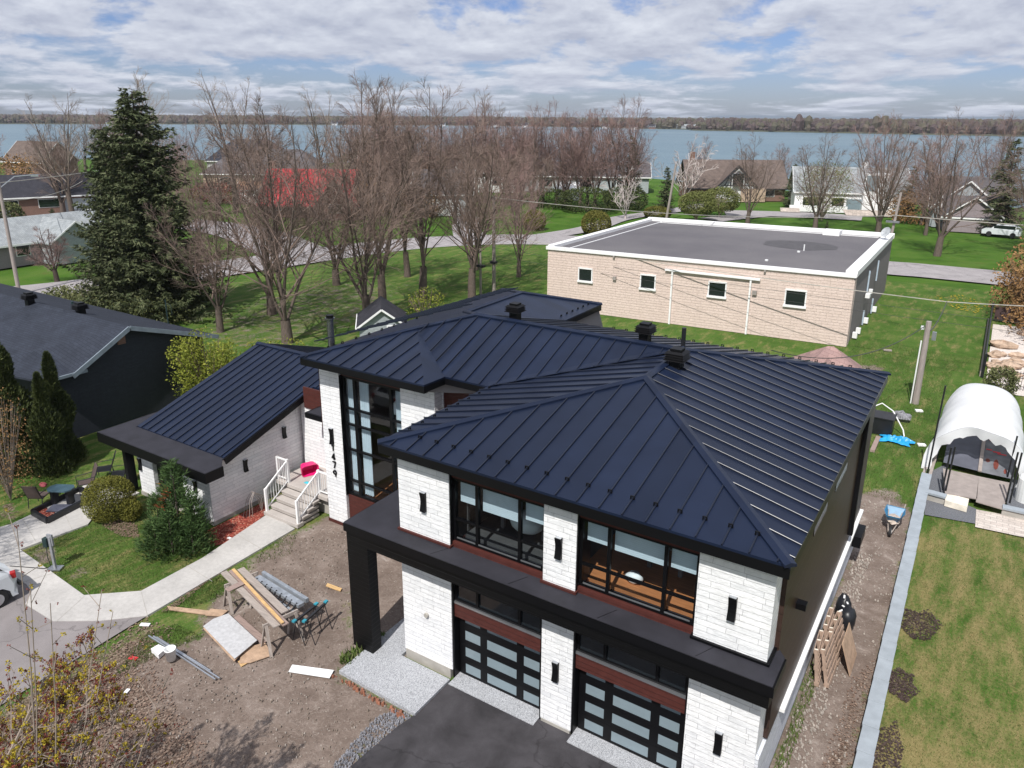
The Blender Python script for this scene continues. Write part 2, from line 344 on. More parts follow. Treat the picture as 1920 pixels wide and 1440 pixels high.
M['floor_wood'] = woodm('orange_floor_wood', (0.40, 0.15, 0.055))
M['plank'] = woodm('weathered_plank', (0.33, 0.285, 0.255)); M['plank_pink'] = woodm('stained_plank', (0.29, 0.215, 0.19))
M['lumber'] = woodm('fresh_lumber', (0.55, 0.36, 0.17)); M['ply'] = woodm('brown_plywood', (0.42, 0.29, 0.20), (2, 2, 2))
M['osb_grey'] = simple('grey_cement_board', (0.45, 0.45, 0.46), 0.85, var=0.14, scale=9)
M['pole'] = woodm('grey_pole_wood', (0.30, 0.26, 0.24), (14, 14, 1)); M['pallet'] = woodm('pallet_wood', (0.36, 0.26, 0.20))
M['white_wood'] = simple('bright_cut_wood', (0.72, 0.66, 0.56), 0.8)
M['black_plastic'] = simple('black_plastic', (0.012, 0.013, 0.016), 0.4)
M['plastic_white'] = simple('white_plastic', (0.72, 0.73, 0.73), 0.45, var=0.05)
M['paint_white'] = simple('car_paint_white', (0.62, 0.65, 0.68), 0.22, 0, 0.5, 0.02, coat=0.6)
M['pink'] = simple('pink_plastic', (0.72, 0.012, 0.16), 0.4, var=0.05); M['cyan'] = simple('cyan_plastic', (0.06, 0.45, 0.55), 0.4)
M['blue_bin'] = simple('blue_plastic', (0.02, 0.08, 0.28), 0.4); M['teal'] = simple('teal_metal', (0.03, 0.26, 0.34), 0.4)
M['blue_tarp'] = simple('bright_blue_tarp', (0.015, 0.30, 0.62), 0.35, bump=0.6, bscale=12)
M['barrow_blue'] = simple('worn_blue_steel', (0.03, 0.16, 0.30), 0.4, var=0.4); M['mortar'] = simple('dried_mortar', (0.52, 0.44, 0.38), 0.9, var=0.3)
M['rubber'] = simple('black_rubber', (0.015, 0.015, 0.016), 0.8); M['sling'] = simple('brown_sling_fabric', (0.085, 0.060, 0.055), 0.8)
M['tent0'] = simple('white_tarpaulin', (0.88, 0.89, 0.90), 0.55, var=0.03, bump=0.25, bscale=2.5)
M['felt'] = simple('grey_underlay', (0.13, 0.135, 0.15), 0.85, var=0.3, scale=2); M['red_paint'] = simple('red_marking', (0.55, 0.03, 0.04), 0.7)
M['grey_block'] = simple('blue_grey_block', (0.30, 0.335, 0.37), 0.85, 0, 0.3, 0.12, 2.5, 0.25, 30)
M['paver'] = shingle('pale_pavers', (0.58, 0.52, 0.47), (0.46, 0.40, 0.36), 0.4, 0.2, 0.3); M['plywood_grey'] = simple('aged_plywood', (0.29, 0.25, 0.23), 0.9, var=0.15)
M['rock'] = simple('sandstone_rock', (0.42, 0.31, 0.23), 0.95, var=0.3, scale=4, bump=0.5, bscale=8)
M['white_gravel'] = simple('pale_gravel', (0.60, 0.54, 0.50), 0.95, var=0.3, scale=14, bump=0.6, bscale=25)
M['slate_gravel'] = simple('slate_gravel', (0.12, 0.125, 0.14), 0.95, var=0.5, scale=30, bump=0.6, bscale=30)
M['steel_dark'] = simple('dark_steel', (0.03, 0.03, 0.035), 0.5, 0.3); M['green_dark'] = simple('dark_green_box', (0.012, 0.03, 0.03), 0.5)
M['lens'] = simple('red_lens', (0.35, 0.01, 0.01), 0.2)
def bark(name, c, var=0.3):
    t = NT(name); t.set(0.95, 0, 0.15); mp = t.n('ShaderNodeMapping'); mp.inputs['Scale'].default_value = (6, 6, 1.2); t.link(t.tc.outputs['Object'], mp.inputs[0])
    f = t.noise(3, 5, 0.65, mp.outputs[0]); t.col(t.ramp(f, [(0.3, mul(c, 1-var)), (0.7, mul(c, 1+var))])); t.bump(f, 0.6, 0.03); return t.m
M['bark'] = bark('grey_brown_bark', (0.125, 0.098, 0.084)); M['bark_dk'] = bark('dark_bark', (0.075, 0.058, 0.050)); M['birch'] = bark('pale_birch_bark', (0.50, 0.44, 0.42), .2)
M['twig'] = simple('brown_twigs', (0.182, 0.130, 0.108), 0.9, var=0.25, scale=.8); M['twig_red'] = simple('reddish_twigs', (0.228, 0.150, 0.134), 0.9, var=0.25, scale=.5)
M['twig_pale'] = simple('pale_twigs', (0.26, 0.21, 0.175), 0.9, var=0.2, scale=.8)
def leafm(name, stops, scale=1.5, rough=0.75, trans=0.0):
    t = NT(name); t.set(rough, 0, 0.25); g = t.n('ShaderNodeNewGeometry')
    f = t.noise(scale, 4, 0.6); w = t.math('ADD', t.math('MULTIPLY', f, 0.75), t.math('MULTIPLY', g.outputs['Random Per Island'], 0.4))
    c = t.ramp(w, stops); t.col(c)
    if trans:
        N = t.N; tl = N.new('ShaderNodeBsdfTranslucent'); t.link(c, tl.inputs[0]); mx = N.new('ShaderNodeMixShader'); mx.inputs[0].default_value = trans
        t.link(t.b.outputs[0], mx.inputs[1]); t.link(tl.outputs[0], mx.inputs[2]); t.link(mx.outputs[0], N['Material Output'].inputs[0])
    return t.m
M['spruce'] = leafm('blue_spruce_needles', [(0.25, (0.026, 0.038, 0.014)), (0.5, (0.056, 0.072, 0.030)), (0.8, (0.115, 0.125, 0.062))])
M['juniper'] = leafm('juniper_foliage', [(0.25, (0.022, 0.048, 0.012)), (0.55, (0.045, 0.088, 0.024)), (0.85, (0.09, 0.14, 0.045))])
M['rust'] = leafm('rusty_dead_foliage', [(0.3, (0.16, 0.05, 0.02)), (0.7, (0.30, 0.10, 0.035))])
M['globe'] = leafm('olive_cypress', [(0.25, (0.060, 0.062, 0.010)), (0.6, (0.125, 0.124, 0.020)), (0.85, (0.19, 0.18, 0.035))], 3)
M['cedar'] = leafm('cedar_foliage', [(0.25, (0.020, 0.030, 0.009)), (0.6, (0.045, 0.060, 0.017)), (0.85, (0.09, 0.105, 0.03))])
M['spring'] = leafm('spring_green_leaves', [(0.25, (0.11, 0.15, 0.018)), (0.6, (0.22, 0.25, 0.035)), (0.85, (0.36, 0.36, 0.07))], 2, trans=0.3)
M['bushgreen'] = leafm('grey_green_buds', [(0.25, (0.060, 0.072, 0.026)), (0.6, (0.105, 0.118, 0.045)), (0.85, (0.16, 0.165, 0.07))], 2)
M['orange_brush'] = leafm('orange_brown_brush', [(0.25, (0.12, 0.07, 0.030)), (0.6, (0.22, 0.125, 0.05)), (0.85, (0.34, 0.19, 0.08))], 1)
M['yellowbud'] = leafm('yellow_flower_buds', [(0.3, (0.24, 0.18, 0.010)), (0.8, (0.46, 0.36, 0.04))], 5, trans=0.2)
M['redbud'] = leafm('dark_red_buds', [(0.3, (0.09, 0.022, 0.018)), (0.8, (0.20, 0.055, 0.04))], 5, trans=0.1)
M['deadleaf'] = leafm('dead_leaves', [(0.2, (0.10, 0.062, 0.045)), (0.5, (0.16, 0.105, 0.080)), (0.85, (0.28, 0.20, 0.155))], 6)
M['hedge'] = leafm('hedge_foliage', [(0.25, (0.060, 0.065, 0.012)), (0.6, (0.12, 0.115, 0.022)), (0.85, (0.18, 0.165, 0.04))], 1)
M['willow'] = leafm('willow_haze', [(0.25, (0.08, 0.095, 0.025)), (0.6, (0.14, 0.155, 0.045)), (0.85, (0.20, 0.21, 0.07))], 1)
M['farwood'] = leafm('far_bare_woods', [(0.25, (0.040, 0.030, 0.030)), (0.5, (0.085, 0.060, 0.056)), (0.7, (0.075, 0.070, 0.045)), (0.9, (0.13, 0.095, 0.075))], 0.02)
M['grassblade'] = leafm('grass_blades', [(0.25, (0.050, 0.085, 0.016)), (0.6, (0.085, 0.128, 0.030)), (0.9, (0.17, 0.18, 0.07))], 3)
def grass(name, a, b, c, k=0.0, brown=(0.17, 0.13, 0.07)):
    t = NT(name); t.set(0.95, 0, 0.1)
    x = t.ramp(t.noise(0.22, 6, 0.62, dist=0.5), [(0.3, a), (0.5, b), (0.72, c)])
    y = t.ramp(t.noise(22, 5, 0.75), [(0.25, 0.55), (0.5, 0.95), (0.75, 1.45)]); z = t.mix(1.0, x, y, 'MULTIPLY')
    if k: z = t.mix(t.ramp(t.noise(0.5, 7, 0.7), [(0.62-k, 0.0), (0.74-k, 0.75)]), z, brown)
    t.col(z); t.bump(t.noise(35, 4, 0.7), 0.7, 0.05); return t.m
M['grass_far'] = grass('lawn_grass', (0.040, 0.092, 0.012), (0.060, 0.130, 0.017), (0.095, 0.155, 0.030), 0.04, (0.10, 0.11, 0.03))
def near_ground():
    t = NT('yard_ground'); t.set(0.95, 0, 0.12)
    at = t.n('ShaderNodeVertexColor', layer_name='cover'); sp = t.n('ShaderNodeSeparateColor'); t.link(at.outputs[0], sp.inputs[0])
    x = t.ramp(t.noise(0.45, 6, 0.65, dist=0.4), [(0.3, (0.040, 0.085, 0.014)), (0.5, (0.062, 0.122, 0.020)), (0.72, (0.105, 0.150, 0.036))])
    y = t.ramp(t.noise(28, 5, 0.75), [(0.25, 0.45), (0.5, 0.95), (0.75, 1.6)]); g = t.mix(1.0, x, y, 'MULTIPLY')
    # white clover specks and old leaves in the grass
    sp2 = t.ramp(t.noise(11, 3, 0.5), [(0.70, 0.0), (0.74, 1.0)]); g = t.mix(sp2, g, (0.27, 0.24, 0.13))
    # dry lawn
    dry = t.ramp(t.noise(30, 4, 0.7), [(0.3, (0.17, 0.135, 0.055)), (0.7, (0.34, 0.27, 0.13))])
    mpv = t.n('ShaderNodeMapping'); mpv.inputs['Scale'].default_value = (2.1, 0.6, 1); mpv.inputs['Rotation'].default_value = (0, 0, -0.05); t.link(t.tc.outputs['Object'], mpv.inputs[0])
    dn = t.math('ADD', t.math('MULTIPLY', t.noise(0.9, 6, 0.68, mpv.outputs[0]), 1.5), t.math('MULTIPLY', t.noise(9, 5, 0.8), 0.75))
    df = t.ramp(t.math('ADD', t.math('SUBTRACT', dn, 1.12), sp.outputs[2]), [(0.35, 0.0), (0.72, 0.85)])
    g = t.mix(df, g, dry)
    # bare dirt: dust, clods, pale chips
    d1 = t.ramp(t.noise(0.8, 7, 0.66, dist=1.2), [(0.28, (0.135, 0.102, 0.085)), (0.5, (0.190, 0.148, 0.125)), (0.62, (0.235, 0.188, 0.162)), (0.72, (0.38, 0.33, 0.295))])
    d2 = t.ramp(t.noise(16, 6, 0.8), [(0.25, 0.70), (0.5, 1.0), (0.78, 1.3)]); d = t.mix(1.0, d1, d2, 'MULTIPLY')
    vr = t.n('ShaderNodeTexVoronoi', feature='F1'); vr.inputs['Scale'].default_value = 9; t.link(t.tc.outputs['Object'], vr.inputs['Vector'])
    wn = t.n('ShaderNodeTexWhiteNoise'); t.link(vr.outputs['Color'], wn.inputs[0])
    chip = t.math('MULTIPLY', t.ramp(vr.outputs['Distance'], [(0.16, 1.0), (0.24, 0.0)]), t.ramp(wn.outputs['Value'], [(0.80, 0.0), (0.82, 1.0)]))
    d = t.mix(t.math('MULTIPLY', chip, 0.45), d, (0.50, 0.45, 0.40))
    wv = t.n('ShaderNodeTexNoise'); wv.inputs['Scale'].default_value = 1.7; wv.inputs['Detail'].default_value = 6; wv.inputs['Distortion'].default_value = 2.5; t.link(t.tc.outputs['Object'], wv.inputs['Vector'])
    ln = t.ramp(wv.outputs['Fac'], [(0.485, 0.0), (0.50, 0.38), (0.515, 0.0)]); d = t.mix(ln, d, (0.42, 0.37, 0.33))
    n1 = t.math('ADD', t.math('MULTIPLY', t.noise(1.3, 7, 0.7), 1.1), t.math('MULTIPLY', t.noise(8, 5, 0.75), 0.5))
    f = t.ramp(t.math('ADD', t.math('SUBTRACT', n1, 0.80), sp.outputs[0]), [(0.42, 0.0), (0.60, 1.0)])
    c = t.mix(f, g, d)
    # leaf mulch
    mv = t.n('ShaderNodeTexVoronoi'); mv.inputs['Scale'].default_value = 22; t.link(t.tc.outputs['Object'], mv.inputs['Vector'])
    mw = t.n('ShaderNodeTexWhiteNoise'); t.link(mv.outputs['Color'], mw.inputs[0])
    ml = t.ramp(mw.outputs['Value'], [(0.0, (0.055, 0.036, 0.028)), (0.4, (0.12, 0.082, 0.062)), (0.75, (0.18, 0.13, 0.10)), (1.0, (0.33, 0.26, 0.21))])
    f2 = t.ramp(t.math('ADD', t.math('SUBTRACT', n1, 0.80), sp.outputs[1]), [(0.45, 0.0), (0.62, 0.9)]); c = t.mix(f2, c, ml)
    t.col(c); t.bump(t.noise(20, 6, 0.75), 0.6, 0.06); return t.m
M['near'] = near_ground()
def mulchm(name, stops):
    t = NT(name); t.set(0.9, 0, 0.2); v = t.n('ShaderNodeTexVoronoi'); v.inputs['Scale'].default_value = 24; t.link(t.tc.outputs['Object'], v.inputs['Vector'])
    w = t.n('ShaderNodeTexWhiteNoise'); t.link(v.outputs['Color'], w.inputs[0]); t.col(t.ramp(w.outputs['Value'], stops)); t.bump(w.outputs['Value'], 0.8, 0.03); return t.m
M['red_mulch'] = mulchm('red_mulch', [(0.0, (0.10, 0.022, 0.016)), (0.4, (0.24, 0.045, 0.032)), (0.8, (0.36, 0.085, 0.06)), (1.0, (0.45, 0.25, 0.18))])
M['dark_mulch'] = mulchm('dark_mulch', [(0.0, (0.022, 0.014, 0.014)), (0.5, (0.055, 0.036, 0.034)), (1.0, (0.12, 0.085, 0.075))])
def water():
    t = NT('lake_water'); t.set(0.12, 0, 0.5)
    mp = t.n('ShaderNodeMapping'); mp.inputs['Scale'].default_value = (0.25, 1, 1); mp.inputs['Rotation'].default_value = (0, 0, 0.35); t.link(t.tc.outputs['Object'], mp.inputs[0])
    f = t.noise(0.012, 6, 0.6, mp.outputs[0]); t.col(t.ramp(f, [(0.35, (0.070, 0.135, 0.180)), (0.65, (0.110, 0.180, 0.220))]))
    t.b.inputs['Roughness'].default_value = 0.35
    t.bump(t.noise(0.8, 6, 0.7, mp.outputs[0]), 1.0, 0.5); return t.m
M['water'] = water()

def tentm():
    t = NT('white_tarpaulin_fabric'); t.set(0.6, 0, 0.3); t.col((0.88, 0.89, 0.90)); t.bump(t.noise(2.2, 4, 0.6), 0.35, 0.06)
    N = t.N; tl = N.new('ShaderNodeBsdfTranslucent'); tl.inputs[0].default_value = (.85, .87, .9, 1); mx = N.new('ShaderNodeMixShader'); mx.inputs[0].default_value = .30
    t.link(t.b.outputs[0], mx.inputs[1]); t.link(tl.outputs[0], mx.inputs[2]); t.link(mx.outputs[0], N['Material Output'].inputs[0]); return t.m
M['tent'] = tentm()
# ---------------- ground, water, roads ----------------
def seg_dist(px, py, poly):
    "signed-ish distance to polygon, negative inside"
    inside = False; best = 1e9; n = len(poly)
    for i in range(n):
        x1, y1 = poly[i]; x2, y2 = poly[(i+1) % n]
        dx, dy = x2-x1, y2-y1; L = dx*dx+dy*dy or 1e-9
        t = max(0, min(1, ((px-x1)*dx+(py-y1)*dy)/L)); d = math.hypot(px-x1-t*dx, py-y1-t*dy); best = min(best, d)
        if (y1 > py) != (y2 > py) and px < (x2-x1)*(py-y1)/(y2-y1)+x1: inside = not inside
    return -best if inside else best
shore = [(3000, 120), (400, 150), (200, 158), (60, 160), (0, 162), (-40, 172), (-84, 188), (-150, 192), (-230, 172), (-300, 132), (-420, 60), (-700, -100), (-3000, -900)]
def land_near():
    m = MB(); y0 = -300
    top = shore+[(-3000, y0-900), (3000, y0)]
    m.poly([(x, y, -0.14) for x, y in top][::-1])
    for (a, b), (c, d) in zip(shore[:-1], shore[1:]): m.add([(a, b, -0.14), (c, d, -0.14), (c+.5, d+4, -3), (a, b+4, -3)], [(0, 1, 2, 3)])
    return struct(m.build('ground', M['grass_far']))
land_near()
struct(MB().poly([(-9000, -3000, -1.2), (9000, -3000, -1.2), (9000, 12000, -1.2), (-9000, 12000, -1.2)]).build('lake_water', M['water']))
farshore = [(2600, 700), (600, 820), (60, 850), (-80, 880), (-255, 915), (-330, 925), (-360, 985), (-445, 1010), (-520, 1060), (-760, 1080), (-1084, 890), (-1356, 616), (-1900, 250), (-2600, -400)]
def far_land():
    m = MB(); m.poly([(x, y, 0) for x, y in farshore+[(-9000, 9000), (12000, 14000), (12000, 700)]][::-1])
    for (a, b), (c, d) in zip(farshore[:-1], farshore[1:]): m.add([(a, b, 0), (c, d, 0), (c, d-3, -2.5), (a, b-3, -2.5)], [(0, 1, 2, 3)])
    return struct(m.build('far_shore_ground', simple('far_shore_scrub', (0.06, 0.062, 0.040), 0.95, var=.3, scale=.03)))
far_land()
hills = MB()
for k in range(60):
    x0, x1 = -3000+k*150, -3000+(k+1)*150
    z0 = 16+14*mnoise.noise(Vector((k*.17, 0, 0)))+8; z1 = 16+14*mnoise.noise(Vector(((k+1)*.17, 0, 0)))+8
    hills.add([(x0, 8600, 0), (x1, 8600, 0), (x1, 8900, z1), (x0, 8900, z0), (x1, 9600, 0), (x0, 9600, 0)], [(0, 1, 2, 3), (3, 2, 4, 5)])
struct(hills.build('hills', simple('hazed_hill_woods', (0.10, 0.13, 0.17), 1)))  # wooded hills, blue of the distant air put into their colour

dirtP = [tuple(G(*p)[:2]) for p in [(535, 1005), (600, 985), (650, 1000), (665, 1225), (640, 1265), (778, 1345), (660, 1440), (600, 1650), (0, 1650), (60, 1330), (150, 1270), (300, 1215), (372, 1195), (380, 1150), (450, 1070)]]
dirtP4 = [(-14.4, 12.6), (-12.4, 12.6), (-12.4, 18.8), (-20.2, 18.6), (-20.2, 16.9), (-14.6, 14.6)]
dirtP2 = [(-2.6, 2), (-0.7, 2), (-0.9, 31), (-2.0, 33.0), (-3.4, 31.5), (-2.6, 29)]
dirtP3 = [tuple(G(*p)[:2]) for p in [(1560, 690), (1625, 680), (1665, 690), (1640, 720), (1580, 720)]]
dirtL1 = [tuple(G(*p)[:2]) for p in [(45, 1035), (100, 1005), (115, 1060), (90, 1085)]]
dirtL2 = [tuple(G(*p)[:2]) for p in [(120, 1062), (175, 1060), (180, 1080), (130, 1090)]]
leafP = [tuple(G(*p)[:2]) for p in [(275, 1158), (330, 1180), (290, 1250), (330, 1320), (420, 1440), (300, 1700), (-200, 1700), (-60, 1360), (120, 1250)]]
leafP2 = [tuple(G(*p)[:2]) for p in [(190, 985), (250, 960), (262, 1010), (225, 1005)]]
leafP3 = [(-1.25, 8), (-0.75, 8), (-0.85, 21.5), (-1.4, 20), (-1.6, 14)]
leafP4 = [tuple(G(*p)[:2]) for p in [(0, 985), (22, 985), (40, 960), (20, 940), (0, 945)]]
leafP5 = [tuple(G(*p)[:2]) for p in [(500, 975), (440, 1060), (390, 1090), (330, 1140), (300, 1150), (400, 1075)]]
treeLitter = [(-49, 27), (-36, 27), (-34.5, 46), (-44, 56), (-54, 56), (-57, 42)]
MUL = []
for x, y, a, b, sd in ((-0.05, 23.6, 0.60, 0.85, 1), (-0.25, 20.4, 0.40, 0.7, 2), (-0.22, 17.4, 0.38, 1.3, 3)):
    r_ = random.Random(sd); MUL.append([(x+a*r_.uniform(.75, 1.3)*math.cos(t*.45), y+b*r_.uniform(.75, 1.3)*math.sin(t*.45)) for t in range(14)])
def near_land():
    x0, x1, y0, y1, st = -60.0, 20.0, -6.0, 80.0, 0.4
    nx = int((x1-x0)/st); ny = int((y1-y0)/st); vs_ = []; cols = []
    for j in range(ny+1):
        for i in range(nx+1):
            x = x0+i*st; y = y0+j*st
            z = 0.016*mnoise.noise(Vector((x*.35, y*.35, 3)))-0.018
            def w(P, s=0.9):
                xs = [q[0] for q in P]; ys = [q[1] for q in P]
                if x < min(xs)-s or x > max(xs)+s or y < min(ys)-s or y > max(ys)+s: return 0
                return max(0.0, min(1.0, 0.5-seg_dist(x, y, P)/(2*s)))
            r = max(w(dirtP, .8), w(dirtP4, .5), w(dirtP2, .55), w(dirtP3, 1.0)*.8, w(dirtL1, .5)*.7, w(dirtL2, .5)*.75, w(treeLitter, 6)*.44)
            g = max(w(leafP, .8)*.75, w(leafP2, .4)*.8, w(leafP3, .35)*.7, w(leafP4, .5)*.9, max(w(q_, .35) for q_ in MUL)*.62, w(leafP5, .5)*.55)
            b = (0.54 if y > 18.5 else 0.76) if (x > -0.45 and y < 31.5) else (0.34 if y > 28 else 0.40)
            if x > -0.45 and y < 31.5: b = min(b, 0.15+0.5*max(0, 31.5-y)/2+0.5*max(0, x+.4)/1.5)
            vs_.append((x, y, z)); cols.append((r, g, b, 1.0))
    fs = [(j*(nx+1)+i, j*(nx+1)+i+1, (j+1)*(nx+1)+i+1, (j+1)*(nx+1)+i) for j in range(ny) for i in range(nx)]
    me = bpy.data.meshes.new('yard_ground'); me.from_pydata(vs_, [], fs); me.materials.append(M['near'])
    ca = me.color_attributes.new('cover', 'FLOAT_COLOR', 'POINT'); ca.data.foreach_set('color', np.array(cols, dtype=np.float32).ravel())
    o = bpy.data.objects.new('yard_ground', me); col.objects.link(o); WLOC[o.name] = Vector((0, 0, 0)); struct(o)
near_land()
def sheet(name, pts, z, mat, t=0.0):
    m = MB()
    if t: m.prism(pts, z-t, z)
    else: m.poly([(p[0], p[1], z) for p in pts])
    return struct(m.build(name, mat))
def ribbon(name, pts, w, z, mat):
    m = MB(); n = len(pts); L = []
    for i, p in enumerate(pts):
        a = Vector(pts[max(i-1, 0)]); b = Vector(pts[min(i+1, n-1)]); d = (b-a).normalized(); q = Vector((-d.y, d.x)); ww = w[i] if hasattr(w, '__len__') else w
        L.append((p[0]+q.x*ww/2, p[1]+q.y*ww/2, z)); L.append((p[0]-q.x*ww/2, p[1]-q.y*ww/2, z))
    m.add(L, [(2*i, 2*i+1, 2*i+3, 2*i+2) for i in range(n-1)]); return struct(m.build(name, mat))
def smooth(pts, k=6):
    out = []; n = len(pts)
    for i in range(n-1):
        p0, p1, p2, p3 = [Vector(pts[max(0, min(n-1, i+j))]) for j in (-1, 0, 1, 2)]
        for s in range(k):
            t = s/k; out.append(tuple(0.5*((2*p1)+(-p0+p2)*t+(2*p0-5*p1+4*p2-p3)*t*t+(-p0+3*p1-3*p2+p3)*t**3)))
    return out+[tuple(pts[-1])]
street_c = smooth([(60, 87), (0.3, 87.5), (-10, 87), (-35, 86), (-48, 83), (-56, 77), (-61, 69), (-64, 58), (-66.5, 46), (-70, 32), (-80, 16), (-95, 2)])
ribbon('street', street_c, 8, 0.012, M['street'])
ribbon('side_street', smooth([(-62, 56), (-74, 62), (-88, 66.5), (-105, 66), (-125, 60), (-150, 54)]), 8, 0.016, M['street'])
ribbon('far_driveway', smooth([(-50, 84), (-48, 95), (-49, 108), (-46, 122), (-44, 136)]), 3.6, 0.018, M['street'])
ribbon('house_driveway', smooth([(-57, 79), (-64, 88), (-69, 96)]), 4.0, 0.020, M['street'])
ribbon('parking_drive', smooth([(-38, 124), (-28, 128), (-18, 129.5)]), 7, 0.018, M['street'])
ribbon('parking_road', smooth([(-37, 114), (-34, 121), (-31, 128)]), 4.5, 0.022, M['street'])
ribbon('lane', smooth([(-120, 46), (-134, 62), (-140, 76), (-142, 90)]), 5, 0.018, M['street'])
# walkways round the lawn in front of the bungalow wing
walk = [G(*p) for p in [(0, 990), (20, 985), (68, 962), (170, 905), (262, 925), (178, 968), (165, 985), (38, 1032), (98, 1075), (158, 1118), (265, 1110), (380, 1048), (503, 965), (553, 993), (275, 1157), (188, 1166), (100, 1167), (48, 1135), (60, 1112), (50, 1098), (20, 1078), (-40, 1110), (-160, 1100)]]
def walk_mesh():
    import mathutils
    pts = [(p.x, p.y) for p in walk]
    tri = mathutils.geometry.tessellate_polygon([[Vector((a, b, 0)) for a, b in pts]])
    m = MB(); n = len(pts); m.add([(a, b, 0.05) for a, b in pts]+[(a, b, -0.1) for a, b in pts], [tuple(t) for t in tri]+[(i, n+i, n+(i+1) % n, (i+1) % n) for i in range(n)])
    o = m.build('walkway', M['walk']); bm_fix(o); return struct(o)
def bm_fix(o):
    import bmesh
    b = bmesh.new(); b.from_mesh(o.data); bmesh.ops.recalc_face_normals(b, faces=b.faces); b.to_mesh(o.data); b.free()
walk_mesh()
j = MB()
for a, b in [((350, 1060), (398, 1090)), ((265, 1110), (277, 1157)), ((98, 1075), (30, 1095)), ((38, 1032), (5, 1012)), ((158, 1118), (106, 1165)), ((447, 1004), (492, 1030)), ((42, 972), (67, 1015)), ((110, 940), (135, 992))]:
    a = G(*a, 0.0525); b = G(*b, 0.0525); j.bar(a, b, 0.015, 0.004)
struct(j.build('walkway_joint', M['found']))
sheet('driveway', [(-20.15, 6.2), (-20.4, 10.95), (-21.5, 10.1), (-22.6, 9.6), (-24.9, 9.9), (-36, 8.0), (-36, -4), (-19.5, -4)], 0.03, M['asphalt_mid'])
sheet('garage_driveway', [tuple(G(*p)[:2]) for p in [(655, 1441), (700, 1402), (742, 1366), (777, 1342), (838, 1281)]]+[(-5.59, 13.58), (-2.55, 13.56), (-2.5, -4), (-11.6, -4)], 0.03, M['asphalt'])
sheet('garage_driveway', [(-8.0, 13.5), (-6.98, 13.5), (-6.98, 13.88), (-8.0, 13.88)], 0.034, M['asphalt']); sheet('garage_driveway', [(-4.25, 13.5), (-2.55, 13.5), (-2.55, 13.88), (-4.25, 13.88)], 0.034, M['asphalt'])
sheet('concrete_apron', [(-13.55, 12.30), (-10.74, 12.22), (-10.74, 13.72), (-12.5, 13.74), (-12.5, 18.0), (-13.55, 18.0)], 0.10, M['aggregate'], 0.2)
sheet('red_mulch_bed', [(-23.2, 13.9), (-23.2, 17.9), (-22.45, 17.4), (-21.7, 15.1), (-22.6, 14.0)], 0.018, M['red_mulch'])
# gravel margin by the garage wall, grey stones by the driveway
def scatter(name, poly, n, size, mat, seed, zz=0.0, flat=0.6, kind='stuff'):
    r = random.Random(seed); xs = [p[0] for p in poly]; ys = [p[1] for p in poly]; m = MB(); c = 0
    while c < n:
        x = r.uniform(min(xs), max(xs)); y = r.uniform(min(ys), max(ys))
        if seg_dist(x, y, poly) > 0: continue
        c += 1; s = size*(0.4+r.random()**2*1.5); a = r.random()*6.3; h = s*flat
        q = [(x+s*math.cos(a+k*1.57+r.random()*.5)*.5, y+s*math.sin(a+k*1.57)*.5, zz) for k in range(4)]
        t = [(x+(p[0]-x)*.6, y+(p[1]-y)*.6, zz+h) for p in q]
        m.add(q+t, [(0, 1, 5, 4), (1, 2, 6, 5), (2, 3, 7, 6), (3, 0, 4, 7), (4, 5, 6, 7)])
    return tag(m.build(name, mat), kind=kind)
M['chip'] = simple('pale_stone_chip', (0.34, 0.30, 0.265), 0.95, var=0.4, scale=6); M['chip2'] = simple('grey_stone_chip', (0.20, 0.20, 0.22), 0.95, var=0.6, scale=20)
M['clod'] = simple('earth_clod', (0.20, 0.16, 0.13), 0.95, var=0.3, scale=6); M['brickchip'] = simple('broken_brick', (0.24, 0.10, 0.06), 0.95, var=0.4, scale=9)
tag(scatter('gravel', [(-2.42, 12), (-1.7, 12), (-1.9, 27), (-2.42, 27)], 1500, 0.05, M['chip'], 1), 'pale loose gravel along the foot of the garage side wall', 'gravel')
tag(scatter('gravel', [(-2.3, 12), (-0.9, 12), (-1.0, 31), (-3.2, 31.5)], 700, 0.045, M['chip'], 2), 'scattered stones on the dirt strip beside the garage', 'stones')
tag(scatter('gravel', [tuple(G(*p)[:2]) for p in [(655, 1441), (745, 1364), (777, 1345), (740, 1330), (700, 1350), (620, 1441)]], 900, 0.05, M['chip2'], 3), 'grey crushed stone along the driveway edge', 'gravel')
tag(scatter('brick_rubble', [(-13.5, 12.2), (-10.8, 12.12), (-10.9, 12.0), (-13.6, 12.1)], 75, 0.08, M['brickchip'], 4), 'red brick rubble along the speckled slab edge', 'rubble')
tag(scatter('earth_clods', dirtP, 1500, 0.04, M['clod'], 5), 'small clods of earth over the dirt yard', 'soil')
tag(scatter('stones', dirtP, 900, 0.035, M['chip'], 6), 'pale pebbles over the dirt yard', 'stones')

def blades(name, poly, n, h, mat, seed, lean=0.6, wid=0.16, zz=0.0, flat=False):
    r = random.Random(seed); xs = [p[0] for p in poly]; ys = [p[1] for p in poly]; m = MB(); c = 0
    while c < n:
        x = r.uniform(min(xs), max(xs)); y = r.uniform(min(ys), max(ys))
        if seg_dist(x, y, poly) > 0: continue
        c += 1; a = r.random()*6.3; s = h*(.5+r.random()); wx = math.cos(a)*s*wid; wy = math.sin(a)*s*wid; l = s*lean*(r.random()); b = r.random()*6.3
        if flat: m.add([(x-wx, y-wy, zz), (x+wy, y-wx, zz+s*.2), (x+wx, y+wy, zz+s*.1), (x-wy, y+wx, zz+s*.25)], [(0, 1, 2, 3)])
        else: m.add([(x-wx, y-wy, zz), (x+wx, y+wy, zz), (x+math.cos(b)*l, y+math.sin(b)*l, zz+s)], [(0, 1, 2)])
    return m.build(name, mat)
def stuff(o, label, cat): return tag(o, label, cat, kind='stuff')
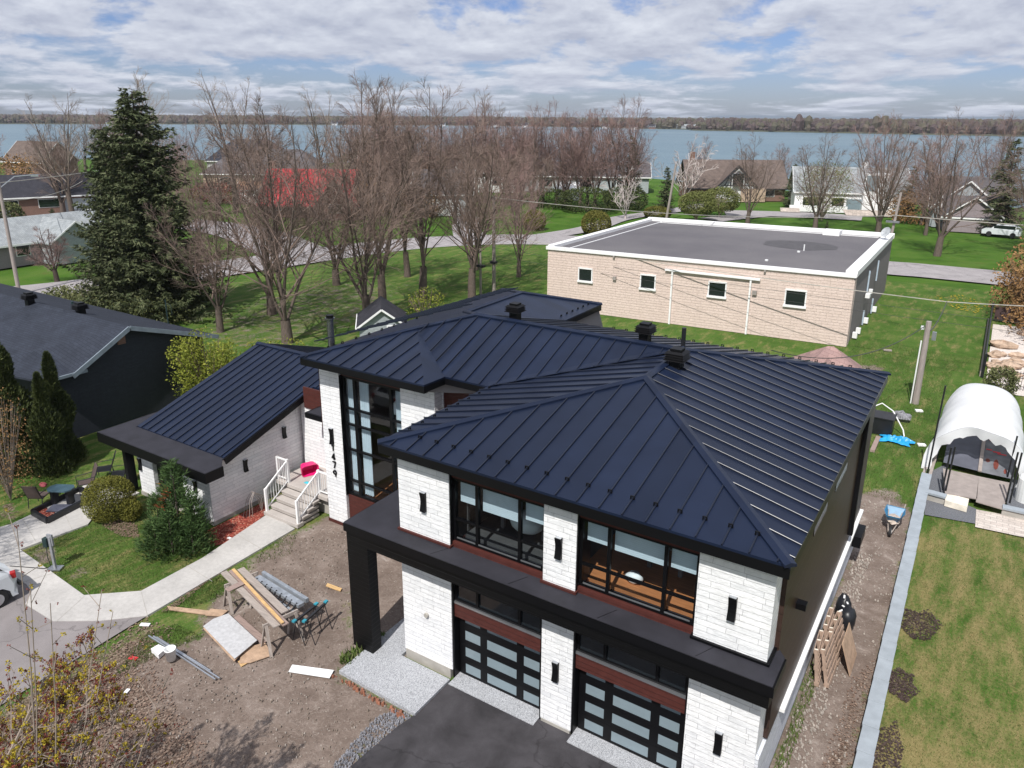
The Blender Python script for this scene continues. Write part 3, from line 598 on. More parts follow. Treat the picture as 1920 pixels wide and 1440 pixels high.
lawnP = [tuple(G(*p)[:2]) for p in [(45, 1033), (165, 985), (250, 955), (280, 990), (390, 1040), (265, 1108), (158, 1116)]]
stuff(blades('grass', lawnP, 16000, 0.045, M['grassblade'], 7), 'mown grass of the front lawn', 'grass')
stuff(blades('fallen_leaves', leafP, 4200, 0.055, M['deadleaf'], 8, wid=.5, flat=True, zz=.01), 'dead leaves strewn under the budding tree', 'leaves')
stuff(blades('fallen_leaves', leafP2, 700, 0.055, M['deadleaf'], 9, wid=.5, flat=True, zz=.01), 'dead leaves round the olive globe shrub', 'leaves')
stuff(blades('fallen_leaves', leafP5, 1000, 0.05, M['deadleaf'], 10, wid=.5, flat=True, zz=.01), 'dead leaves along the walkway edge', 'leaves')
stuff(blades('fallen_leaves', leafP3, 1400, 0.05, M['deadleaf'], 11, wid=.5, flat=True, zz=.01), 'dead leaves along the low block wall', 'leaves')
for k, (q, n) in enumerate([([(505, 1010), (560, 1000), (545, 1040), (470, 1060)], 500), ([(400, 1085), (460, 1060), (440, 1110), (330, 1150), (300, 1150)], 2500), ([(430, 1110), (500, 1100), (500, 1130), (430, 1140)], 300), ([(270, 1190), (330, 1170), (380, 1195), (330, 1215), (290, 1235), (210, 1270)], 2200)]):
    stuff(blades('grass_tufts', [tuple(G(*p)[:2]) for p in q], n, 0.06, M['grassblade'], 20+k), ['tufts beside the concrete steps', 'ragged grass between walkway and timber', 'tufts under the sawhorse table', 'rough grass beside the asphalt drive'][k], 'grass')
stuff(blades('grass_tufts', [(-2.45, 13), (-2.15, 13), (-2.2, 22.5), (-2.45, 22.5)], 1500, 0.10, M['grassblade'], 30), 'weeds along the foot of the garage side wall', 'grass')
stuff(blades('grass_tufts', [(-13.9, 12.6), (-13.5, 12.6), (-13.5, 14.2), (-14.0, 14.0)], 260, 0.2, M['grassblade'], 31), 'yellowing weeds at the foot of the black canopy post', 'grass')
stuff(blades('dandelions', [(-4.6, 74), (-1.6, 76.6), (0.8, 73), (-.6, 69)], 170, 0.16, M['yellowbud'], 32, wid=.5, flat=True, zz=.03), 'yellow dandelions in the grass by the lane', 'flowers')

M['dryblade'] = leafm('dry_grass_blades', [(0.25, (0.12, 0.095, 0.035)), (0.6, (0.22, 0.175, 0.075)), (0.9, (0.33, 0.27, 0.13))], 3)
M['mulchbit'] = leafm('dark_mulch_bits', [(0.25, (0.020, 0.013, 0.012)), (0.6, (0.055, 0.036, 0.032)), (0.9, (0.11, 0.08, 0.07))], 3)
RL_ = [(-.42, 10), (4.5, 10), (4.5, 31.4), (-.42, 32)]
stuff(blades('grass', RL_, 26000, 0.04, M['grassblade'], 81), 'green blades of the partly dry lawn right of the block wall', 'grass')
stuff(blades('grass', RL_, 22000, 0.04, M['dryblade'], 82), 'straw-coloured blades of the partly dry lawn right of the block wall', 'grass')
stuff(blades('grass', [(-3.5, 32), (-1.1, 31.5), (-.9, 52), (.4, 56), (-7, 56), (-6.5, 32)], 22000, 0.07, M['grassblade'], 83), 'grass blades of the back lawn', 'grass')
for k, q_ in enumerate(MUL): stuff(blades('mulch', q_, 900, 0.05, M['mulchbit'], 90+k, wid=.5, flat=True, zz=.01), ['dark mulch patch against the block wall, farthest of the three', 'middle dark mulch patch against the block wall', 'nearest dark mulch patch against the block wall'][k], 'mulch')
# ---------------- the modern house ----------------
H = empty('modern_house', (-8, 18, 0), 'large white stone house with navy standing-seam metal roofs and a black entrance canopy', 'house')
ZE = 6.8
P = {k: Vector(v) for k, v in dict(FL=(-12.78, 13.50, ZE), FR=(-2.28, 13.50, ZE), BR=(-2.28, 27.0, ZE), AP=(-7.53, 18.72, 8.08), J=(-7.54, 21.8, 8.08), A=(-15.44, 21.8, 8.08),
     ML=(-20.08, 17.5, ZE), TR=(-14.54, 17.6, ZE), N=(-14.48, 18.62, ZE), V=(-12.78, 18.62, ZE), T=(-17.33, 20.68, 7.54), Q=(-17.35, 23.75, 7.5), HB=(-17.35, 27.9, 7.5),
     RL=(-20.08, 30.58, ZE), RR=(-14.64, 30.53, ZE), RV=(-14.64, 27.0, ZE)).items()}
def clip_line(poly, axis_o, e, s, u):
    "interval of v where line o+u*e+v*s lies in convex-ish polygon (in plane coords)"
    pts = [((p-axis_o).dot(e), (p-axis_o).dot(s)) for p in poly]; vs_ = []
    for i in range(len(pts)):
        (a, b), (c, d) = pts[i], pts[(i+1) % len(pts)]
        if (a-u)*(c-u) < 0: vs_.append(b+(d-b)*(u-a)/(c-a))
    vs_.sort(); return [(vs_[i], vs_[i+1]) for i in range(0, len(vs_)-1, 2)]
def ribbar(m, a, b, n, w=.030, h=.046, c=.0075):
    d = (b-a).normalized(); s = d.cross(n).normalized()
    v = [p+s*x+n*y for p in (a, b) for x, y in ((-w/2, 0), (w/2, 0), (w/2, h-c), (w/2-c, h), (-w/2+c, h), (-w/2, h-c))]
    m.add(v, [(i, (i+1) % 6, 6+(i+1) % 6, 6+i) for i in range(6)]+[tuple(range(6))[::-1], tuple(range(6, 12))], 1)
def seam_roof(m, poly, e, spacing=0.545, phase=0.27, t=0.06, ribs=True, trim=0.0):
    poly = [Vector(p) for p in poly]; n = (poly[1]-poly[0]).cross(poly[2]-poly[0]).normalized()
    if n.z < 0: n = -n; poly = poly[::-1]
    m.slab(poly, t)
    if not ribs: return
    e = Vector(e); e = (e-n*e.dot(n)).normalized(); s = n.cross(e).normalized(); o = poly[0]
    us = [(p-o).dot(e) for p in poly]; u0 = math.ceil((min(us)-phase)/spacing)*spacing+phase; u = u0
    while u < max(us):
        for v0, v1 in clip_line(poly, o, e, s, u):
            if v1-v0 > 0.25:
                v0 += trim; v1 -= trim
                ribbar(m, o+e*u+s*v0, o+e*u+s*v1, n)
        u += spacing
R1 = MB()
X = (1, 0, 0); Yd = (0, 1, 0)
seam_roof(R1, [P['FL'], P['FR'], P['AP']], X, phase=0.44)
seam_roof(R1, [P['FR'], P['BR'], P['J'], P['AP']], Yd, phase=0.3)
seam_roof(R1, [P['FL'], P['AP'], P['J'], P['V']], Yd, phase=0.3)
seam_roof(R1, [P['N'], P['V'], P['J'], P['A'], P['T']], X)
seam_roof(R1, [P['ML'], P['TR'], P['T']], X)
seam_roof(R1, [P['TR'], P['N'], P['T']], X, ribs=False)
seam_roof(R1, [P['BR'], P['RV'], P['A'], P['J']], X, phase=0.2)
seam_roof(R1, [P['ML'], P['T'], P['A'], P['Q'], P['HB'], P['RL']], Yd)
seam_roof(R1, [P['RR'], P['RV'], P['A'], P['Q'], P['HB']], Yd)
seam_roof(R1, [P['RL'], P['HB'], P['RR']], X)
roof = R1.build('roof', [M['metal_roof'], M['rib']], H)
bm_fix(roof)
cap = MB()
def capline(m, a, b, w=0.20, t=0.045, lift=0.055):
    a = Vector(a); b = Vector(b); d = (b-a).normalized(); side = d.cross(Vector((0, 0, 1))).normalized(); q = 0.26 if abs(d.z) < .02 else 0.19
    u = Vector((0, 0, 1))
    m.add([a+u*lift-side*w-u*w*q, a+u*(lift+t*.4), a+u*lift+side*w-u*w*q, b+u*lift-side*w-u*w*q, b+u*(lift+t*.4), b+u*lift+side*w-u*w*q,
           a-side*w-u*(w*q), a+side*w-u*(w*q), b-side*w-u*(w*q), b+side*w-u*(w*q)],
          [(0, 1, 4, 3), (1, 2, 5, 4), (0, 3, 8, 6), (2, 7, 9, 5), (0, 6, 7, 2, 1), (3, 4, 5, 9, 8)])
for a, b in [('FL', 'AP'), ('FR', 'AP'), ('AP', 'J'), ('J', 'A'), ('BR', 'J'), ('ML', 'T'), ('T', 'A'), ('A', 'Q'), ('Q', 'HB'), ('HB', 'RR'), ('HB', 'RL')]: capline(cap, P[a], P[b], 0.13)
cap.build('ridge_cap', M['metal_roof'], roof)
val = MB()
def valley(a, b, w=0.2):
    a = Vector(a); b = Vector(b); d = (b-a).normalized(); s = d.cross(Vector((0, 0, 1))).normalized()
    val.add([a+s*w+Vector((0, 0, .07)), b+s*w+Vector((0, 0, .07)), b+Vector((0, 0, .03)), a+Vector((0, 0, .03)), b-s*w+Vector((0, 0, .07)), a-s*w+Vector((0, 0, .07))], [(0, 1, 2, 3), (3, 2, 4, 5)])
valley(P['V'], P['J'])
val.build('valley_flashing', M['metal_roof'], roof)
# fascia and soffit
fa = MB()
def fascia(a, b, inward, h=0.30, t=0.10):
    a = Vector(a); b = Vector(b); i = Vector(inward)*t
    fa.add([a-Vector((0, 0, .062)), b-Vector((0, 0, .062)), b+i-Vector((0, 0, .062)), a+i-Vector((0, 0, .062)), a-Vector((0, 0, h)), b-Vector((0, 0, h)), b+i-Vector((0, 0, h)), a+i-Vector((0, 0, h))],
           [(0, 1, 5, 4), (1, 2, 6, 5), (2, 3, 7, 6), (3, 0, 4, 7), (0, 3, 2, 1), (4, 5, 6, 7)])
q = lambda n, dx=0, dy=0: P[n]+Vector((dx, dy, 0))
fascia(q('FL'), q('FR'), (0, 1, 0)); fascia(q('FR', 0, .1), q('BR'), (-1, 0, 0)); fascia(q('BR', -.1), q('RV'), (0, -1, 0)); fascia(q('FL', 0, .1), q('V'), (1, 0, 0))
fascia(q('V'), q('N'), (0, 1, 0)); fascia(q('N', 0, -.002), q('TR'), (-1, 0, 0)); fascia(q('TR', -.1), q('ML'), (0, 1, 0)); fascia(q('ML', 0, .1), q('RL'), (1, 0, 0)); fascia(q('RL', .1), q('RR'), (0, -1, 0)); fascia(q('RR', 0, -.1), q('RV'), (-1, 0, 0))
fo = fa.build('fascia', M['black_metal'], H); bm_fix(fo)
sf = MB()
sf.poly([(-12.68, 13.6, 6.52), (-2.38, 13.6, 6.52), (-2.38, 26.9, 6.52), (-12.68, 26.9, 6.52)]); sf.poly([(-19.98, 17.7, 6.525), (-14.6, 17.7, 6.525), (-12.70, 18.7, 6.525), (-12.7, 26.9, 6.525), (-14.7, 30.4, 6.525), (-19.98, 30.4, 6.525)])
sf.build('soffit', M['soffit'], H)
# walls: inner dark core, then cladding pieces
core = MB()
core.box(-12.33, -2.62, 26.5, 26.62, 0, 6.5)              # rear wall of garage wing
core.box(-19.7, -15.0, 29.9, 30.1, 0, 6.5); core.box(-15.2, -15.1, 26.6, 29.9, 0, 6.5)
core.build('rear_wall', M['stone'], H)
sw = MB(); sw.box(-2.62, -2.47, 14.45, 26.6, 1.83, 6.5)
sw.build('side_siding', M['brown_siding'], H)
b1 = MB(); b1.box(-2.66, -2.50, 13.9, 26.6, 0.30, 1.72); b1.build('side_stone_base', M['stone_shaded'], H)
for a in ((-2.72, -2.54, 13.75, 26.65, -0.1, 0.30), (-12.42, -10.82, 13.86, 14.3, -0.1, 0.30), (-7.91, -7.07, 13.86, 14.3, -0.1, 0.12), (-4.13, -2.725, 13.86, 14.3, -0.1, 0.30)): MB().box(*a).build('foundation', M['found'], H)
MB().box(-2.66, -2.36, 15.55, 26.7, 1.72, 1.83).build('stone_ledge', M['white_paint'], H, bevel=.01)
lw = MB(); lw.box(-12.42, -12.30, 14.3, 18.9, 0, 6.52); lw.build('side_wall', M['stone'], H)
def pillar(x0, x1, y0, y1, z0, z1, mat='stone'):
    o = MB().box(x0, x1, y0, y1, z0, z1).build('stone_pillar', M[mat], H); return o
pillar(-12.45, -10.75, 13.87, 14.6, 4.22, 6.53); pillar(-7.93, -7.05, 13.87, 14.45, 4.22, 6.53)
pr = MB().box(-4.15, -2.57, 13.87, 14.45, 4.22, 6.53).build('stone_pillar', M['stone'], H)
pillar(-12.45, -10.75, 13.87, 14.6, 0.30, 3.6); pillar(-7.93, -7.05, 13.87, 14.45, 0.12, 3.6); pillar(-4.15, -2.57, 13.87, 14.9, 0.30, 3.6)
# dark drip flashings under the upper pillars
for x0, x1, k in ((-12.50, -10.70, 'wood_panel'), (-7.98, -7.0, 'wood_panel'), (-4.20, -2.5, 'black_frame')): MB().box(x0, x1, 13.81, 14.5, 4.165, 4.22).build('pillar_flashing', M[k], H)
# canopy: roof slab, stepped fascia boards, post
cn = MB(); cn.prism([(-14.02, 13.29), (-2.30, 13.29), (-2.30, 14.3), (-2.45, 14.5), (-12.2, 14.5), (-12.2, 18.2), (-14.02, 18.2)], 4.105, 4.15)
can = cn.build('canopy', M['membrane'], H)
ce = MB(); ce.box(-14.02, -2.30, 13.27, 13.33, 3.90, 4.145); ce.box(-2.30, -2.26, 13.27, 14.28, 3.90, 4.145); ce.box(-14.04, -13.98, 13.335, 18.2, 3.90, 4.145)
ce.build('canopy_edge', M['black_metal'], can)
cb = MB(); cb.box(-13.98, -2.34, 13.335, 13.86, 3.55, 3.898); cb.box(-13.9, -12.46, 13.87, 18.1, 3.55, 3.898); cb.build('canopy_beam', M['black_siding'], can)
ps = MB(); ps.box(-13.98, -13.22, 13.335, 13.70, 0.1, 3.548); ps.build('canopy_post', M['black_siding'], H)
for x in (-11.0, -8.6, -6.2, -3.9): MB().bar((x, 13.34, 4.152), (x+.25, 13.86, 4.152), 0.012, 0.004).build('membrane_seam', M['black_frame'], can)
# floors, interior rooms
MB().box(-7.35, -4.2, 14.5, 19.3, 4.16, 4.26).build('room_floor', M['floor_wood'], H); MB().box(-10.7, -7.352, 14.5, 19.3, 4.16, 4.26).build('room_floor', M['interior_dk'], H)  # left room floor painted dark to look unlit
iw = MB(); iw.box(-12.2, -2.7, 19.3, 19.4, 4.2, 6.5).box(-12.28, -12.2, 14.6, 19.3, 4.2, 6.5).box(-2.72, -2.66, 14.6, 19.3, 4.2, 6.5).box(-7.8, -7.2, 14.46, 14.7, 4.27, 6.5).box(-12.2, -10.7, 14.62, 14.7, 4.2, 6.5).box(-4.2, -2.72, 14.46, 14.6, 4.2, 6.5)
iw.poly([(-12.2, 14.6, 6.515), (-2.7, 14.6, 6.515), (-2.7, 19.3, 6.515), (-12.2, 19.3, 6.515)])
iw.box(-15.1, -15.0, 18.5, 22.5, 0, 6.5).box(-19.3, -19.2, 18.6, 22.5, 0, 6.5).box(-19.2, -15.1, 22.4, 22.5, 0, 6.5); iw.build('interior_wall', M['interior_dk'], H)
MB().box(-19.2, -15.1, 18.6, 22.4, 0.9, 1.0).build('hall_floor', M['floor_wood'], H)
MB().box(-19.0, -17.4, 21.2, 21.3, 1.0, 4.6).box(-17.0, -15.4, 21.9, 21.98, 1.0, 3.2).build('interior_partition', M['interior'], H)
# furniture seen through the windows
fu = MB(); fu.box(-10.2, -8.6, 15.2, 15.9, 4.95, 5.0); fu.box(-10.1, -10.0, 15.3, 15.4, 4.26, 4.95); fu.box(-8.8, -8.7, 15.3, 15.4, 4.26, 4.95); fu.box(-6.1, -5.0, 15.6, 16.4, 4.98, 5.02); fu.box(-6.0, -5.9, 15.7, 15.8, 4.26, 4.98); fu.box(-5.2, -5.1, 15.7, 15.8, 4.26, 4.98); fu.box(-6.0, -5.3, 15.75, 16.25, 5.02, 5.08)
fu.build('indoor_table', M['interior'], H)
pp = MB()
for x, y, a in ((-5.6, 15.85, .2), (-5.3, 16.0, -.3), (-5.8, 16.1, .5)): pp.obox((x, y, 5.11), (.4, .3, .02), RZ(a))
pp.build('paper_pile', M['plastic_white'], H)
ar = MB(); ar.blob((-9.2, 15.2, 4.75), (.5, .35, .30), 16, 8); ar.blob((-6.0, 14.9, 4.42), (.22, .16, .14), 10, 6, .3, 3); ar.build('cushion', M['plastic_white'], H, smooth=True)
def window(x0, x1, z0, z1, y, vx, hz, name='window', blinds=(), curtains=(), f=0.07, dep=0.10, glassmat='glass', seg=None):
    m = MB(); m.box(x0, x0+f, y, y+dep, z0, z1).box(x1-f, x1, y, y+dep, z0, z1).box(x0+f, x1-f, y, y+dep, z0, z0+f).box(x0+f, x1-f, y, y+dep, z1-f, z1)
    xs = [x0+f]+[v for v in vx]+[x1-f]
    for v in vx: m.box(v-f*.6, v+f*.6, y-.01, y+dep-.02, z0+f, z1-f)
    for i in range(len(xs)-1):
        a = xs[i]+(f*.6 if i else 0); b = xs[i+1]-(f*.6 if i < len(xs)-2 else 0)
        for h in hz: m.box(a, b, y-.005, y+dep-.03, h-f*.4, h+f*.4)
    w = m.build(name, M['black_frame'], H)
    MB().poly([(x0+f, y+dep*.5, z0+f), (x1-f, y+dep*.5, z0+f), (x1-f, y+dep*.5, z1-f), (x0+f, y+dep*.5, z1-f)]).build('pane', M[glassmat], w)
    for (a, b, c, d) in blinds: MB().box(a, b, y+dep+.06, y+dep+.075, c, d).build('blind', M['blind'], w)
    for (a, b, c, d) in curtains:
        n = 10; cm = MB(); k = [(a+(b-a)*i/n, y+dep+.12+(.04 if i % 2 else -.04)) for i in range(n+1)]
        for i in range(n): cm.poly([(k[i][0], k[i][1], c), (k[i+1][0], k[i+1][1], c), (k[i+1][0], k[i+1][1], d), (k[i][0], k[i][1], d)])
        cm.build('curtain', M['curtain'], w)
    sm = MB()
    for i in range(len(xs)-1): sm.box(xs[i]+.05, xs[i+1]-.05, y-.022, y-.012, z0+.075, z0+.115)
    if name == 'window': sm.build('sill_strip', M['silver'], w)
    return w
window(-10.73, -7.95, 4.34, 6.14, 14.02, (-9.98, -8.70), (4.95,), blinds=[(-10.6, -10.05, 5.42, 6.07), (-9.9, -8.78, 5.35, 6.07), (-8.62, -8.02, 5.5, 6.07)])
window(-7.03, -4.17, 4.34, 6.14, 14.02, (-6.29, -4.93), (4.93,), blinds=[(-6.92, -6.35, 5.50, 6.07), (-6.22, -5.0, 5.46, 6.07), (-4.86, -4.25, 5.5, 6.07)])
for a in ((-10.745, -7.94, 13.98, 14.2, 6.145, 6.515), (-7.045, -4.16, 13.98, 14.2, 6.145, 6.515), (-10.745, -7.94, 13.96, 14.2, 4.14, 4.30), (-7.045, -4.16, 13.96, 14.2, 4.14, 4.30), (-14.6, -12.46, 18.66, 18.8, 4.1, 6.5)): MB().box(*a).build('wood_panel', M['wood_panel'], H)
for x in (-10.75, -7.05): MB().box(x-.003, x+.02, 13.90, 14.6, 4.23, 6.5).build('jamb_flashing', M['black_frame'], H); MB().box(x-.003, x+.05, 13.90, 14.3, 0.02, 3.55).build('jamb_flashing', M['black_frame'], H)
for x in (-7.93, -4.15): MB().box(x-.05, x+.003, 13.90, 14.3, 0.02, 3.55).build('jamb_flashing', M['black_frame'], H)
# lower storey: transom windows, wood lintels, garage doors
for x0, x1, vx in ((-10.70, -7.98, (-9.97, -8.66)), (-7.0, -4.2, (-6.25, -4.93))):
    window(x0, x1, 2.50, 3.50, 13.98, vx, (), name='transom_window', glassmat='dark_glass', f=.06)
    MB().box(x0-.03, x1+.03, 13.93, 14.0, 2.44, 2.50).build('transom_sill', M['silver'], H)
    MB().box(x0, x1, 13.95, 14.10, 2.02, 2.44).build('wood_lintel', M['wood_panel'], H)
    MB().box(x0, x1, 13.60, 14.16, -0.05, 0.055).build('garage_threshold', M['aggregate'], H)
    dr = MB(); y = 14.14; dr.box(x0+.02, x1-.02, y+.03, y+.10, 0.06, 2.10)
    W = x1-x0; c = [(0.065, .255), (0.335, .69), (0.77, .95)]
    rows = [(0.13, .44), (0.67, .98), (1.21, 1.52), (1.75, 2.06)]
    xs = [0]+[v for a in c for v in a]+[1]; X_ = [x0+.02+(W-.04)*v for v in xs]
    zz = [0.06]+[v for a in rows for v in a]+[2.14]
    for i in range(0, 8, 2): dr.box(X_[i], X_[i+1], y, y+.03, 0.06, 2.14)
    for i in range(0, 10, 2):
        for k in range(1, 7, 2): dr.box(X_[k], X_[k+1], y, y+.03, zz[i], zz[i+1])
    for h in (.555, 1.095, 1.635): dr.box(x0+.02, x1-.02, y-.004, y-.0005, h-.008, h+.008)
    d = dr.build('garage_door', M['black_metal'], H)
    for a, b in rows:
        for k, (u, v) in enumerate(c):
            MB().box(x0+.02+(W-.04)*u+.002, x0+.02+(W-.04)*v-.002, y+.014, y+.024, a+.002, b-.002).build('door_glass', M['frosted'], d)
# entry tower
MB().box(-19.93, -18.96, 18.2, 18.65, 0.12, 6.53).build('stone_pillar', M['stone'], H); MB().box(-19.98, -18.94, 18.19, 18.7, -0.05, 0.12).build('pillar_base', M['wood_panel'], H)
MB().box(-16.08, -15.10, 18.2, 18.65, 0.2, 6.53).box(-15.12, -14.62, 18.202, 18.62, 4.2, 6.528).build('stone_pillar', M['stone'], H)
MB().box(-14.7, -14.58, 18.62, 18.9, 0.2, 6.52).build('stone_return', M['stone'], H)
lf = MB(); lf.box(-19.9, -19.78, 18.65, 29.9, 0, 6.52); lf.build('left_wall', M['stone'], H)
window(-18.94, -16.09, 1.36, 6.10, 18.34, (-18.36, -16.66), (4.86, 4.24, 3.24, 1.98), name='hall_window', f=.10, curtains=[(-18.86, -18.45, 1.45, 6.0), (-18.28, -17.85, 1.45, 6.0), (-16.58, -16.15, 1.45, 6.0)])
MB().box(-18.955, -16.085, 18.30, 18.6, 6.105, 6.52).build('wood_panel', M['wood_panel'], H); MB().box(-18.955, -16.085, 18.32, 18.6, 0.1, 1.355).build('wood_panel', M['wood_panel'], H)
MB().box(-18.958, -18.93, 18.2, 18.34, 1.36, 6.1).build('jamb_flashing', M['black_frame'], H)
ld = MB()
n = 24
for i in range(8):
    for k in range(n):
        a0, a1 = 6.2832*k/n, 6.2832*(k+1)/n; t0, t1 = i/8*1.45, (i+1)/8*1.45
        f = lambda t, a: (-16.95+.62*math.sin(t)*math.cos(a), 19.55+.62*math.sin(t)*math.sin(a), 4.75+.60*math.cos(t)**1.4)
        ld.add([f(t0, a0), f(t0, a1), f(t1, a1), f(t1, a0)], [(0, 1, 2, 3)])
ld.tube([(-16.95, 19.55, 5.34), (-16.95, 19.55, 6.5)], .015)
ld.build('pendant_lamp', M['plastic_white'], H, smooth=True)
MB().blob((-16.9, 19.3, 1.5), (.32, .28, .45), 10, 8, .35, 2).build('indoor_plant', M['spring'], H)
# side connection between tower and wing: recessed door bay under small black roof
MB().box(-21.9, -19.95, 19.1, 19.95, 3.52, 3.74).build('porch_roof', M['black_metal'], H)
MB().box(-21.8, -20.0, 19.15, 19.9, 3.74, 3.76).build('porch_roof_top', M['membrane'], H)
MB().box(-19.96, -19.935, 18.2, 19.1, 3.6, 6.3).build('side_trim', M['wood_panel'], H)
MB().box(-23.2, -19.95, 20.05, 20.2, 0.5, 3.75).build('entry_wall', M['stone'], H)
MB().box(-22.9, -19.96, 19.98, 20.046, 3.45, 4.35).build('wood_panel', M['wood_panel'], H)  # dark panel added for the shade in the recess above the porch roof
MB().box(-21.3, -20.3, 20.0, 20.05, 1.2, 3.3).build('front_door', M['wood_panel'], H)
# single-storey wing
wx = MB()
wx.add([(-23.33, 15.52, 0.15), (-23.33, 24.0, .15), (-23.33, 24.0, 4.0), (-23.33, 21.9, 4.50), (-23.33, 16.0, 2.45), (-23.33, 15.52, 2.45),
        (-23.5, 15.52, 0.15), (-23.5, 24.0, .15), (-23.5, 24.0, 4.0), (-23.5, 21.9, 4.50), (-23.5, 16.0, 2.45), (-23.5, 15.52, 2.45)],
       [(0, 1, 2, 3, 4, 5), (11, 10, 9, 8, 7, 6), (0, 5, 11, 6)]); wx.build('wing_side_wall', M['stone'], H)
MB().box(-27.95, -26.95, 15.525, 15.8, 0.15, 2.45).build('stone_pillar', M['stone'], H); MB().box(-25.0, -23.505, 15.525, 15.8, 0.15, 2.45).build('stone_pillar', M['stone'], H)
MB().box(-28.1, -27.95, 15.6, 24, 0.0, 2.45).build('wing_left_wall', M['stone'], H)
MB().box(-28.62, -28.42, 15.3, 15.65, 0.05, 2.45).build('wing_post', M['black_metal'], H)
MB().box(-26.95, -25.0, 15.7, 15.8, 0.1, 2.45).build('wing_entry_wall', M['black_metal'], H)
w = window(-26.6, -25.35, 0.5, 2.3, 15.62, (-26.2,), (), name='wing_window', glassmat='dark_glass')
MB().box(-28.0, -23.31, 15.50, 15.85, -0.1, 0.148).box(-23.52, -23.31, 15.851, 24, -0.1, .148).build('wing_foundation', M['found'], H)
slb = MB(); slb.prism([(-29.35, 14.85), (-22.5, 14.85), (-22.5, 15.55), (-22.98, 15.95), (-22.98, 16.3), (-28.5, 16.3), (-28.5, 17.6), (-29.3, 17.6)], 2.63, 2.68)
slab = slb.build('flat_canopy', M['membrane'], H)
se = MB(); se.box(-29.38, -22.47, 14.82, 14.88, 2.27, 2.675).box(-22.53, -22.47, 14.88, 15.6, 2.27, 2.675).box(-29.38, -29.32, 14.88, 17.6, 2.27, 2.675).box(-29.2, -22.6, 14.9, 15.5, 2.30, 2.6)
se.build('canopy_edge', M['black_metal'], slab)
wr = MB()
a0, a1, r0, r1 = Vector((-28.5, 16.03, 2.72)), Vector((-22.98, 16.03, 2.72)), Vector((-22.98, 22.38, 4.70)), Vector((-28.5, 22.38, 4.70))
seam_roof(wr, [a0, a1, r1.lerp(r0, 1), r1], X, phase=.3, spacing=.46, t=.12)
r2 = Vector((-20.08, 22.38, 4.70)); seam_roof(wr, [r0, Vector((-22.98, 20.6, 4.145)), Vector((-20.1, 20.6, 4.145)), r2], X, phase=.2, spacing=.46, t=.12)
seam_roof(wr, [r1, r2, Vector((-20.08, 28.7, 2.74)), Vector((-28.5, 28.7, 2.74))], X, phase=.3, spacing=.46, t=.12)
wroof = wr.build('wing_roof', [M['metal_roof'], M['rib']], H)
bm_fix(wroof)
wc = MB(); capline(wc, r1, r2, .14); wc.build('ridge_cap', M['metal_roof'], wroof)
MB().bar(a1-Vector((-.02, 0, .16)), Vector((-22.98, 20.6, 4.145))-Vector((-.02, 0, .16)), .06, .26).build('rake_board', M['black_metal'], wroof)
MB().bar(a0-Vector((.02, 0, .16)), Vector((-28.5, 22.38, 4.7))-Vector((.02, 0, .16)), .06, .26).build('rake_board', M['black_metal'], wroof)
# wall sconces: black curved housings
def sconce(x, y, zt, h, side=False):
    m = MB(); n = 6; w = .085
    for i in range(n):
        t0, t1 = i/n, (i+1)/n; d0, d1 = [.10-.05*math.sin(math.pi*t) for t in (t0, t1)]
        z0, z1 = zt-h*t0, zt-h*t1
        if side: v = [(x, y-w, z0), (x+d0, y-w, z0), (x+d1, y-w, z1), (x, y-w, z1), (x, y+w, z0), (x+d0, y+w, z0), (x+d1, y+w, z1), (x, y+w, z1)]
        else: v = [(x-w, y, z0), (x-w, y-d0, z0), (x-w, y-d1, z1), (x-w, y, z1), (x+w, y, z0), (x+w, y-d0, z0), (x+w, y-d1, z1), (x+w, y, z1)]
        f = [(0, 1, 2, 3), (7, 6, 5, 4), (1, 5, 6, 2)]
        if i == 0: f.append((0, 4, 5, 1))
        if i == n-1: f.append((3, 2, 6, 7))
        m.add(v, f)
    o = m.build('wall_lamp', M['black_metal'], H); bm_fix(o)
    k = MB()
    if side: k.box(x+.01, x+.09, y-w+.01, y+w-.01, zt+.001, zt+.012)
    else: k.box(x-w+.01, x+w-.01, y-.09, y-.01, zt+.001, zt+.012)
    k.build('lamp_top', M['silver'], o)
for x, zt in ((-11.58, 5.53), (-7.5, 5.53), (-3.37, 5.50), (-7.5, 2.03), (-3.37, 2.03)): sconce(x, 13.87, zt, .55)
sconce(-19.48, 18.2, 3.95, .62)
for x in (-27.78, -24.2): sconce(x, 15.525, 1.66, .5)
for y, z in ((19.17, 2.78), (17.16, 2.10)): sconce(-23.33, y, z, .5, True)
fb = MB(); fb.box(-2.47, -2.25, 15.85, 16.05, 4.35, 4.5); fb.build('flood_lamp', M['black_metal'], H)
for y0_, y1_ in ((17.0, 18.5), (19.6, 21.2)): MB().box(-2.472, -2.455, y0_, y1_, 5.62, 6.4).build('side_window', M['dark_glass'], H)
gt = MB(); gt.box(-2.47, -2.33, 23.9, 24.1, 2.2, 6.45).box(-2.47, -2.2, 25.6, 26.6, .9, 1.3); gt.build('downpipe', M['black_metal'], H)
wv = MB(); wv.tube([(-11.6, 13.86, 1.75), (-11.6, 13.80, 1.75)], .07, 12); wv.build('round_vent', M['found'], H)
